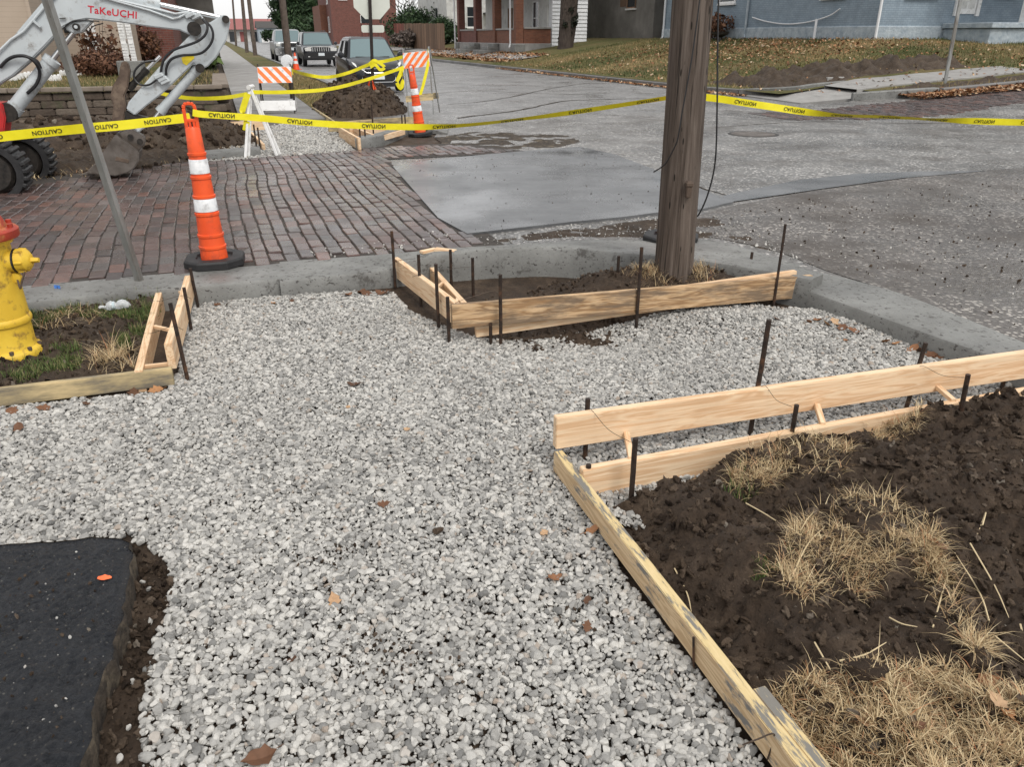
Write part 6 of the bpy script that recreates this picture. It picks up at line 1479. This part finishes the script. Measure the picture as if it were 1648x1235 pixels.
X, Y, Z = uv_pts(22000, 13.8, 26, 16.5, 38, h_lawnR, lambda U, V: (RNG.uniform(0,1,len(U)) < .10+.8*np.exp(-((U-21)/3.2)**2-((V-29.5)/6)**2)) & ~((U > 23.4) & (V > 25.3))); litter('leaf_litter', X, Y, Z+.03, .085, 'brown fallen leaves strewn over the bank below the blue house')
X, Y, Z = uv_pts(4500, 14.3, 17.2, 42, 66, h_lawnR); litter('leaf_litter', X, Y, Z+.03, .15, 'brown leaves heaped before the porch of the red brick house')
X, Y, Z = uv_pts(5200, 15.2, 24, 14.5, 15.5, lambda x, y: zr(x, y)+.03+.05*random.random()); litter('leaf_litter', X, Y, Z, .09, 'brown leaves piled in the gutter of the brick lane')
X, Y, Z = uv_pts(2500, 13.2, 13.7, 19, 40, lambda x, y: .12); litter('leaf_litter', X, Y, Z, .09, 'brown leaves along the far street kerb')
m = thing('sign_post', 'tall thin grey sign post on the strip beside the brick lane', 'post', GH(1521,134,h_lawnR)); b_ = m.location; tpp = PY(1546,-2,b_.y); e_ = b_+(tpp-b_)*1.02
mm = MB(); mm.beam(b_-Vector((0,0,.2)), e_, .075, .06, (0,1,0)); mm.build('post', M['galv'], m, .006, 1)
mm = MB(); q = e_; mm.prism([q+W(a,0,b) for a, b in ((-.3,-.06),(.3,-.06),(.3,.6),(-.3,.6))], VV_*.01); mm.build('sign_plate', M['signback'], m)

# ------------------------------------------------------------------ houses
def house(name, label, u, v, z, cat='house'): return thing(name, label, cat, W(u, v, z), ANG)
def lbox(par, nm, mt, x0, x1, y0, y1, z0, z1, bev=0.0):
    m = MB(); m.bx(x0, x1, y0, y1, z0, z1); return m.build(nm, M[mt], par, bev, 1, local=True)
def window(par, x0, x1, z0, z1, face, at, frame='white', sill='white', glass='glass', d=.06):
    # face 'y': looks towards -y at y = at ; face 'x': looks towards -x at x = at
    def B(nm, mt, a0, a1, zz0, zz1, o0, o1, pr):
        return lbox(pr, nm, mt, *((a0, a1, at+o0, at+o1) if face == 'y' else (at+o0, at+o1, a0, a1)), zz0, zz1)
    w = B('window', glass, x0, x1, z0, z1, -.02, .05, par); f = .07
    for a0, a1, b0, b1 in ((x0-f, x0, z0-f, z1+f), (x1, x1+f, z0-f, z1+f), (x0, x1, z1, z1+f), (x0, x1, z0-f, z0), (x0, x1, (z0+z1)/2-.025, (z0+z1)/2+.025)): B('frame', frame, a0, a1, b0, b1, -d, .05, w)
    B('sill', sill, x0-f-.05, x1+f+.05, z0-f-.09, z0-f, -d-.06, .05, w); return w
def gable(par, x0, x1, y0, y1, z, rise, ax='x', over=.4, mt='roof'):
    m = MB()
    if ax == 'x':
        c = (y0+y1)/2; P = [(x0-over,y0-over,z),(x0-over,y1+over,z),(x0-over,c,z+rise)]; m.prism(P, (x1-x0+2*over,0,0))
    else:
        c = (x0+x1)/2; P = [(x0-over,y0-over,z),(x1+over,y0-over,z),(c,y0-over,z+rise)]; m.prism(P, (0,y1-y0+2*over,0))
    return m.build('roof', M[mt], par, local=True)
def downspout(par, x, y, z0, z1, mt='wsiding', kick=(.12,-.2)):
    m = MB(); m.tube([(x,y,z1),(x,y,z0+.25),(x+kick[0]*.5,y+kick[1]*.5,z0+.12),(x+kick[0],y+kick[1],z0+.06)], .055, 6, smooth=False); return m.build('downspout', M[mt], par, local=True)
# blue painted brick house (corner at local 0,0)
bh = house('brick_house', 'blue painted brick house on the bank with white sills', 23.6, 25.5, 1.35)
lbox(bh, 'foundation', 'bluestone', -.06, 12.06, -.06, 16.06, -.6, .62, .03); lbox(bh, 'wall', 'bluebrick', 0, 12, 0, 16, .6, 6.2); gable(bh, 0, 12, 0, 16, 6.2, 2.6, 'y')
window(bh, 1.2, 2.6, 1.72, 3.4, 'y', 0); window(bh, 5.6, 6.6, 1.75, 3.4, 'y', 0)
window(bh, 2.0, 3.2, 1.75, 3.4, 'x', 0); window(bh, 9.4, 10.6, 1.78, 3.4, 'x', 0); window(bh, 13.4, 14.4, 1.78, 3.4, 'x', 0)
dr = lbox(bh, 'door', 'white', 3.75, 4.65, -.05, .05, 1.05, 3.1, .01); lbox(dr, 'door_frame', 'white', 4.68, 4.84, -.09, .06, .98, 3.2); lbox(dr, 'door_frame', 'white', 3.58, 3.74, -.09, .06, .98, 3.2)
for k in range(2): lbox(dr, 'door_panel', 'offwhite', 3.85+.4*k, 4.15+.4*k, -.062, -.05, 1.25, 1.9, .008)
pb = lbox(bh, 'porch_base', 'bluestone', 3.2, 12, -2.2, -.07, -.9, .52, .02); lbox(pb, 'porch_slab', 'bluestone', 3.1, 12.1, -2.32, -.07, .53, .72, .02)
lbox(bh, 'porch_column', 'white', 5.0, 5.25, -2.0, -1.75, .72, 3.4, .01); lbox(bh, 'porch_rail', 'white', 5.3, 12, -1.95, -1.82, 1.5, 1.62); lbox(bh, 'porch_roof', 'roof', 2.9, 12.3, -2.5, 0.0, 3.4, 3.6)
downspout(bh, -.08, -.12, -.2, 6.2, 'wsiding', (.25,-.05)); downspout(bh, -.09, 8.2, .1, 6.2, 'bluestone', (-.05,-.1)); downspout(bh, -.1, 15.8, .0, 6.2, 'wsiding', (-.3,-.2))
m = MB(); m.tube(smooth_path([(-.12,7.7,1.05),(-.12,6.6,.86),(-.12,5.2,.74),(-.12,3.8,.80),(-.12,2.6,1.0),(-.12,2.0,1.25)], 6), .025, 6); m.build('hanging_cable', M['wsiding'], bh, local=True)
m = MB(); m.tube([(-.35,3.0,-.1),(-.35,3.0,.9)], .05, 8); m.build('standpipe', M['wsiding'], bh, local=True)
# potted grass on its porch
pg = thing('potted_plant', 'clump of green ornamental grass on the blue house porch', 'plant', W(30.2,24.0,2.06)); m = MB(); m.lathe([(.14,0),(.2,.28),(.21,.3),(.1,.3)], n=16); m.build('pot', M['bluestone'], pg, local=True)
n_ = 500; A_ = RNG.uniform(0,6.28,n_); R_ = .15*np.sqrt(RNG.uniform(0,1,n_)); blades('foliage', R_*np.cos(A_), R_*np.sin(A_), np.full(n_,.28), .5, .03, (.45,.2), M['green'], parent=pg)
# bush and cans by the blue house
# grey stucco building behind
sh = house('stucco_house', 'grey weathered stucco building behind the blue house', 23.9, 43.2, 1.3)
lbox(sh, 'wall', 'stucco', 0, 11, 0, 11.2, -.6, 5.2); gable(sh, 0, 11, 0, 11.2, 5.2, 2, 'x'); window(sh, 2.3, 3.3, 1.9, 3.6, 'x', 0, 'fenceb', 'offwhite'); lbox(sh, 'wall_patch', 'fenceb', -.02, .01, 3.4, 4.3, 1.95, 3.6)
# red brick house with porch
ph = house('porch_house', 'red brick house with a long brick columned porch', 17.3, 48, .85)
lbox(ph, 'wall', 'whouse', 2.2, 4.7, .6, 13.0, -.6, 6.5); gable(ph, 2.2, 4.7, .6, 13.0, 6.5, 2.6, 'y')
lbox(ph, 'porch_floor', 'walk', -.1, 2.25, -.1, 13.2, -.6, .35, .02); lbox(ph, 'porch_roof', 'roof', -.4, 2.6, -.4, 13.5, 3.6, 3.85)
for y in (.2, 4.3, 8.5, 12.7):
    c = lbox(ph, 'porch_column', 'redbrick2' if y < 6 else 'redbrick', -.05, .42, y-.24, y+.24, .3, 3.6); lbox(c, 'column_foot', 'kerb', -.2, .5, y-.38, y+.38, -.6, .32, .03)
for a, b in ((.5,4.0),(4.6,8.2),(8.8,12.4)):
    wl = lbox(ph, 'porch_wall', 'redbrick2' if b < 9 else 'redbrick', .05, .28, a, b, .3, 1.1); lbox(wl, 'wall_cap', 'walk', -.02, .36, a-.02, b+.02, 1.1, 1.2, .02)
wl = lbox(ph, 'porch_end_wall', 'redbrick2', .45, 2.2, -.05, .18, .3, 1.15); lbox(wl, 'wall_cap', 'walk', .45, 2.2, -.12, .25, 1.15, 1.26, .02)
for y0_, y1_ in ((2.0,2.9),(5.2,6.2),(9.6,10.5)): window(ph, y0_, y1_, .9, 2.7, 'x', 2.2)
lbox(ph, 'door', 'fenceb', 2.14, 2.2, 6.9, 7.8, .35, 2.5)
bay = lbox(ph, 'side_bay', 'wsiding', 2.3, 4.6, .05, .6, .0, 6.4)
for k in range(30): m = MB(); m.prism([(2.28,.045,.02+.21*k),(2.28,-.05,.02+.21*k),(2.28,-.005,.02+.21*k+.21),(2.28,.045,.02+.21*k+.21)], (2.34,0,0)); m.build('clapboard', M['wsiding'], bay, local=True)
for a, b in ((3.0,.0),(7.2,.0)):
    st_ = lbox(ph, 'steps', 'kerb', -1.5, -.12, a, a+1.3, -.7, -.05, .02); lbox(st_, 'step', 'kerb', -.9, -.12, a+.02, a+1.28, -.05, .14, .02); lbox(st_, 'step', 'kerb', -.5, -.12, a+.04, a+1.26, .14, .33, .02)
downspout(ph, -.15, .75, .05, 3.6, 'wsiding', (-.1,-.1)); downspout(ph, -.15, 13.3, -.3, 3.6, 'wsiding', (-.1,.1))
# white house and big red brick house further up
wh = house('white_house', 'plain white house rising behind the board fence', 20.0, 74, .8); lbox(wh, 'wall', 'whouse', 0, 9, 0, 11, -.6, 6.5); gable(wh, 0, 9, 0, 11, 6.5, 3, 'x'); window(wh, 1.9, 2.8, 1.6, 3.2, 'y', 0, 'offwhite'); window(wh, 5.0, 6.0, 1.6, 3.2, 'y', 0, 'offwhite'); window(wh, 3, 4, 1.6, 3.2, 'x', 0, 'offwhite')
lbox(wh, 'side_porch', 'roof', 3.4, 4.8, -1.2, .0, 2.6, 2.75); lbox(wh, 'side_door', 'fenceb', 3.7, 4.6, -.05, .0, .3, 2.3)
rh = house('brick_house', 'tall dark red brick house up the street beyond the fence', 15.6, 118, .6); lbox(rh, 'wall', 'redbrick', 0, 9, 0, 14, -.6, 8.5); gable(rh, 0, 9, 0, 14, 8.5, 3, 'x'); wg = lbox(rh, 'wing', 'redbrick2', -.9, 0, 5, 14, -.6, 5.0)
window(rh, 4.0, 5.2, 1.4, 3.6, 'y', 0); window(rh, 4.6, 5.8, 5.6, 7.6, 'y', 0); window(rh, 1.2, 2.2, 5.6, 7.6, 'y', 0); window(rh, 2.5, 3.5, 1.6, 3.4, 'x', 0); window(rh, 2.5, 3.5, 5.2, 7.0, 'x', 0); lbox(rh, 'porch_wall', 'walk', 2.0, 6.6, -1.6, -1.3, .2, .95)
# board fence: one board each
fc = thing('board_fence', 'tall stained board fence beside the brick porch house', 'fence', W(16.4,62,.6))
for matk, v0, v1 in (('fenceb', 61.6, 75.6), ('fencer', 75.6, 100)):
    m = MB(); m.bx(-.012,.012,-.07,.07,0,1.95); bme = m.mesh('fence_board', M[matk], .004, 1); v = v0
    while v < v1:
        p = W(16.4, v, 0); p.z = h_lawnR(p.x, p.y)-.05+.013*(v-62); o = link('fence_board', bme, fc); o.location = p-fc.location+Vector((0,0,random.uniform(-.03,.03))); o.rotation_euler = (0,0,ANG+random.gauss(0,.02)); v += .155
        if len(fc.children) > 292: break
m = MB()
for z in (.5, 1.5): m.beam(W(16.43,61.6,.62+z), W(16.43,100,1.12+z), .04, .09)
m.build('rail', M['fenceb'], fc)
# red roofed building closing the street
rb = house('long_building', 'long low building with red roof closing the end of the street', -14, 255, .1, 'building'); lbox(rb, 'wall', 'whouse', 0, 36, 0, 20, 0, 3.2); m = MB(); m.prism([(-1,-1.5,3.2),(-1,10,6.2),(-1,21,3.2)], (38,0,0)); m.build('roof', M['redroof'], rb, local=True)
for k in range(12): lbox(rb, 'door_bay', 'redroof' if k % 2 else 'glass', 1+2.9*k, 2.9+2.9*k, -.1, .0, 0, 2.6)
bb2 = house('shed', 'pale blue shed beside the street at the far end', 11, 225, .1, 'shed'); lbox(bb2, 'wall', 'bluestone', 0, 9, 0, 8, 0, 3.4); gable(bb2, 0, 9, 0, 8, 3.4, 1.6, 'x'); lbox(bb2, 'door', 'white', .6, 2.6, -.06, 0, 0, 2.2)

# ------------------------------------------------------------------ houses on the left
bl = house('clapboard_house', 'beige clapboard house on the corner lawn', -4.0, 22.6, .7)
lbox(bl, 'wall', 'beige', -14, 0, 0, 9, -.2, 6.5); gable(bl, -14, 0, 0, 9, 6.5, 2.6, 'y'); lbox(bl, 'corner_board', 'beige', -.02, .06, -.04, .06, -.2, 6.5)
lbox(bl, 'rear_wing', 'beige', 0, 1.55, 4.2, 9, -.2, 5.5); lbox(bl, 'corner_board', 'offwhite', 1.5, 1.62, 4.12, 4.25, -.2, 5.5)
d_ = lbox(bl, 'door', 'white', .55, .85, 4.1, 4.2, .1, 2.3); lbox(bl, 'window', 'glass', .05, .4, 4.14, 4.2, 1.0, 2.2)
rb2 = house('brick_cottage', 'dark red brick cottage behind the beige house', -2.6, 34, .7); lbox(rb2, 'wall', 'redbrick', -3.6, 1.2, 0, 8, -.2, 5); gable(rb2, -3.6, 1.2, 0, 8, 5, 2.2, 'y'); window(rb2, -1.6, -.7, .9, 2.6, 'y', 0)
gb = house('block_house', 'low grey block house behind the brick cottage', -1.2, 44, .7); lbox(gb, 'wall', 'stucco', -3, 1.4, 0, 9, -.2, 3.0); gable(gb, -3, 1.4, 0, 9, 3.0, 1.6, 'y'); lbox(gb, 'band', 'fenceb', -2.4, -.2, -.06, 0, 1.9, 2.35)
for k, (px) in enumerate((196, 208)):
    b0_ = PV(px+9, 99, 22.0); t0_ = PV(px-4, 34, 22.0)
    lad = thing('trellis', 'white slatted trellis panel standing on the corner lawn' , 'trellis', Vector((b0_.x, b0_.y, h_lawnL(b0_.x, b0_.y))), group='white slatted trellis panels')
    up_ = (t0_-b0_); n2 = 14
    for s in (-1, 1): m = MB(); m.beam(b0_+W(s*.05,0)-Vector((0,0,.2)), t0_+W(s*.05,0), .012, .02); m.build('stile', M['white'], lad)
    for i in range(n2): q = b0_+up_*((i+.5)/n2); m = MB(); m.beam(q-W(.06,.02), q+W(.06,-.02), .02, .085); m.build('slat', M['white'], lad)
# white scalloped edging stones of the flower bed
eg = MB(); eg.bx(-.05,.05,-.035,.035,-.05,.13); eme = eg.mesh('edging_stone', M['white'], .025, 2); i = 0
for px, py in [(x, 127-.0*x+3*math.sin(x*.09)) for x in range(6, 98, 6)]+[(x, 124-(x-98)*.17+2*math.sin(x*.11)) for x in range(100, 190, 6)]:
    p = GH(px, py, h_lawnL); o = link('edging_stone', eme); o.location = p; o.rotation_euler = (0,0,ANG+random.gauss(0,.25)); tag(o, 'white edging stone lining the flower bed before the beige house', 'edging stone', 'white edging stones of the flower bed')
kv = thing('planter_block', 'grey concrete block below the white trellis', 'block', PV(212,110,21.5)); m = MB(); q = kv.location; m.bx(q.x-.28,q.x+.28,q.y-.15,q.y+.15,q.z-.25,q.z+.17); m.build('block', M['kerb'], kv, .02, 1)

# ------------------------------------------------------------------ trees, shrubs, far poles
def leafcards(name, C, R, n, size, mat, parent, shell=.55, squash=1.0, needle=False):
    # small faces spread through ellipsoid clumps: C list of (centre, radius)
    V = []; H_ = []
    tot = sum(r**2 for _, r in C)
    for c, r in C:
        k = max(6, int(n*r*r/tot)); d = RNG.normal(0,1,(k,3)); d /= np.linalg.norm(d, axis=1)[:,None]; rad = r*(shell+(1-shell)*RNG.uniform(0,1,k))**.8*RNG.uniform(.75,1.08,k)
        P = np.array(c)+d*rad[:,None]*np.array([1,1,squash]); a = RNG.normal(0,1,(k,3)); a /= np.linalg.norm(a,axis=1)[:,None]; b = np.cross(a, d+RNG.normal(0,.4,(k,3))); b /= np.linalg.norm(b,axis=1)[:,None]+1e-6
        s = size*np.exp(RNG.normal(0,.35,k))[:,None]; w_ = .28 if needle else .6
        V.append(np.stack([P-a*s, P-b*s*w_, P+a*s, P+b*s*w_],1)); H_.append(RNG.uniform(0,1,k))
    V = np.concatenate(V); H_ = np.concatenate(H_); me = npmesh(name, V.reshape(-1,3), np.arange(len(V)*4).reshape(-1,4), mat); at = me.attributes.new('rnd','FLOAT','POINT'); at.data.foreach_set('value', np.repeat(H_,4).astype(np.float32))
    return link(name, me, parent)
def evergreen(label, u, v, z, h, rad, n=9000, size=.22, low=.06):
    t = thing('evergreen_tree', label, 'tree', W(u, v, z)); m = MB(); m.tube([(0,0,-.3),(0,0,h*.5),(0,0,h*.97)], [rad*.09,rad*.06,.02], 8); m.build('trunk', M['bark'], t, local=True); C = []
    for i in range(46):
        f = random.random()**.8; zz_ = h*(low+(1-low)*f); rr = rad*(1-f)**.75*random.uniform(.5,1.0); a = random.uniform(0,6.28); C.append(((rr*math.cos(a), rr*math.sin(a), zz_), rad*(.16+.20*(1-f))*random.uniform(.7,1.3)))
    for i in range(10): C.append(((0,0,h*(low+.09*i)), rad*(.55-.05*i)))
    leafcards('crown', C, rad, n, size, M['pine'], t, .3, .7, True); return t
evergreen('dark spreading evergreen tree beside the street beyond the tall brick house', 15.2, 168, .5, 21, 5.6, 22000, .42, .10)
evergreen('second dark evergreen tree standing behind the spreading one', 19.5, 190, .6, 20, 6.5, 14000, .55, .08)
evergreen('evergreen tree over the corner lawn behind the excavator arm', -1.6, 40, .7, 11, 2.6, 12000, .18, .42)
def grow(m, p, d, L, r, lv, H):
    P = [p]; dd = d.normalized()
    for i in range(4): dd = (dd+Vector((random.gauss(0,.16), random.gauss(0,.16), random.gauss(.05,.1)))).normalized(); P.append(P[-1]+dd*L/4)
    m.tube(P, [r, r*.88, r*.76, r*.66, r*.56], 7 if r > .03 else 4)
    if lv > 0:
        for k in range(random.randint(2,3)+ (1 if lv < 2 else 0)):
            q = P[random.randint(2,4)]; nd = (dd+Vector((random.gauss(0,.65), random.gauss(0,.65), random.gauss(.1,.35)))).normalized(); grow(m, q, nd, L*random.uniform(.55,.8), r*.55, lv-1, H)
def bare_tree(label, u, v, z, h, r, lv=4, twin=False):
    t = thing('bare_tree', label, 'tree', W(u, v, z)); m = MB(); st = [Vector((0,0,-.3))]; d = Vector((random.gauss(0,.05), random.gauss(0,.05), 1))
    m.tube([(0,0,-.4),(0,0,.1),(.02,0,h*.16),(.05,.02,h*.32)], [r*1.5,r*1.15,r,r*.9], 12)
    if twin: m.tube([(.1,.1,-.2),(.35,.15,h*.1),(.5,.2,h*.32)], [r,r*.8,r*.7], 10); 
    m.build('trunk', M['bark'], t, local=True); c = MB()
    for k in range(4): grow(c, Vector((.05,.02,h*.31)), Vector((math.cos(k*1.7)*.6, math.sin(k*1.7)*.6, 1)), h*.25, r*.55, lv, h)
    if twin:
        for k in range(2): grow(c, Vector((.5,.2,h*.31)), Vector((math.cos(k*2.7+1)*.6, math.sin(k*2.7+1)*.6, 1)), h*.25, r*.45, lv, h)
    c.build('limbs', M['bark'], t, local=True); return t
p = PU(900,60,19.6); p = GH(898,64,h_lawnR); uvt = (19.0, 45.2)
bt_ = bare_tree('twin stemmed bare tree wrapped in ivy before the white siding', 19.2, 45.0, h_lawnR(*W(19.2,45.0).xy), 11, .36, 3, True)
C = [((.2+random.gauss(0,.22), random.gauss(0,.2), .2+2.2*random.random()), .28) for _ in range(16)]; leafcards('ivy', C, 1, 1400, .07, M['ivy'], bt_, .2)
for i in range(4):
    u, v = ((14.6,175),(14.8,205),(18.5,98),(19.5,90))[i]; bare_tree(('bare tree by the far street in front of the red roof', 'bare tree by the far street beside the dark evergreens', 'slim bare tree behind the red part of the board fence', 'slim bare tree behind the brown part of the board fence')[i], u, v, .5, (15,16,9,8)[i], (.22,.25,.16,.14)[i], 3)
def shrub(label, c, r, n, mat, size, squash=.85, name='shrub'):
    t = thing(name, label, 'shrub', c); C = [((random.gauss(0,.4)*r, random.gauss(0,.4)*r, r*squash*(.35+.5*random.random())), r*random.uniform(.35,.6)) for _ in range(14)]
    leafcards('foliage', C, r, n, size, M[mat], t, .4, squash); m = MB()
    for k in range(9): a = k*.7; m.tube([(0,0,-.1),(r*.4*math.cos(a), r*.4*math.sin(a), r*.6),(r*.75*math.cos(a), r*.75*math.sin(a), r*1.25*squash*random.uniform(.7,1))], [.015,.01,.004], 4)
    m.build('stems', M['twig'], t, local=True); return t
p = GH(155,124,h_lawnL); shrub('dense russet shrub in the flower bed before the beige house', p+Vector((0,.45,-.05)), .62, 5000, 'shrub', .035)
p = GH(112,118,h_lawnL); shrub('thin twiggy shrub beside the russet shrub', p+Vector((0,.5,0)), .45, 500, 'shrub', .04)
p = W(-3.1,25.6,.75); shrub('tall straggly plant by the white house door', p, .7, 420, 'shrub', .06, 1.5)
shrub('dark shrub under the cottage window', W(-2.6,32.5,.75), 1.1, 2500, 'shrub', .06)
p = PU(1172,56,23.0); shrub('bare russet bush against the blue house wall', W(23.0,35.4,1.45), .75, 900, 'shrub', .07, 1.3)
shrub('dark hedge bush in front of the board fence', W(15.9,72,.75), 1.2, 2600, 'twig', .12, .9); shrub('dark evergreen bush beside the white house', W(18.8,71.5,.9), 1.7, 7000, 'pine', .09, 1.1)
shrub('dark evergreen bush behind the board fence', W(18.4,80,.9), 2.4, 8000, 'pine', .11, 1.2); shrub('round dark bush at the far end of the street', W(14.5,196,.3), 2.6, 1800, 'pine', .3, .9)
shrub('green spiky plant beside the pavement by the block wall', W(-.6,27.5,.75), .55, 900, 'green', .09, .9)
pt = thing('fire_pit', 'dark round fire pit standing on the leaves by the blue house', 'fire pit', W(22.4,34.0,h_lawnR(*W(22.4,34).xy))); m = MB(); m.lathe([(.12,.0),(.1,.18),(.36,.30),(.40,.42),(.36,.42)], n=20); m.build('bowl', M['grease'], pt, local=True)
FP = []
for px, py, hh, lb in ((467,112,10,'wooden pole at the kerb behind the small cone'),(411,89,10,'leaning wooden utility pole along the left pavement, nearer one'),(397.5,84.5,10,'dark wooden utility pole along the left pavement, middle one'),(380,74,10,'slim wooden utility pole along the left pavement, farthest one')):
    b = G(px, py, .14); t = thing('utility_pole', lb, 'utility pole', b, group='wooden poles along the street'); tpx = {467:452,411:398,397.5:388,380:373}[px]
    tp_ = PY(tpx, -20, b.y); d = (tp_-b).normalized(); L = 9.5; m = MB(); m.tube([(0,0,-.3), tuple(d*L*.5), tuple(d*L)], [.17,.15,.12], 12); m.build('shaft', M['pole_far'], t, local=True); m = MB(); m.beam(d*(L*.93)-W(1.1,0), d*(L*.93)+W(1.1,0), .1, .12); m.build('crossarm', M['pole_far'], t, local=True); FP.append(b+d*L*.95)
m = MB(); m.tube(smooth_path([FP[0], FP[0].lerp(FP[1],.5)-Vector((0,0,.6)), FP[1], FP[1].lerp(FP[3],.5)-Vector((0,0,.6)), FP[3]], 8), .02, 5); tag(m.build('overhead_cable', M['hose'], org=FP[1]), 'overhead cable strung between the wooden street poles', 'cable')
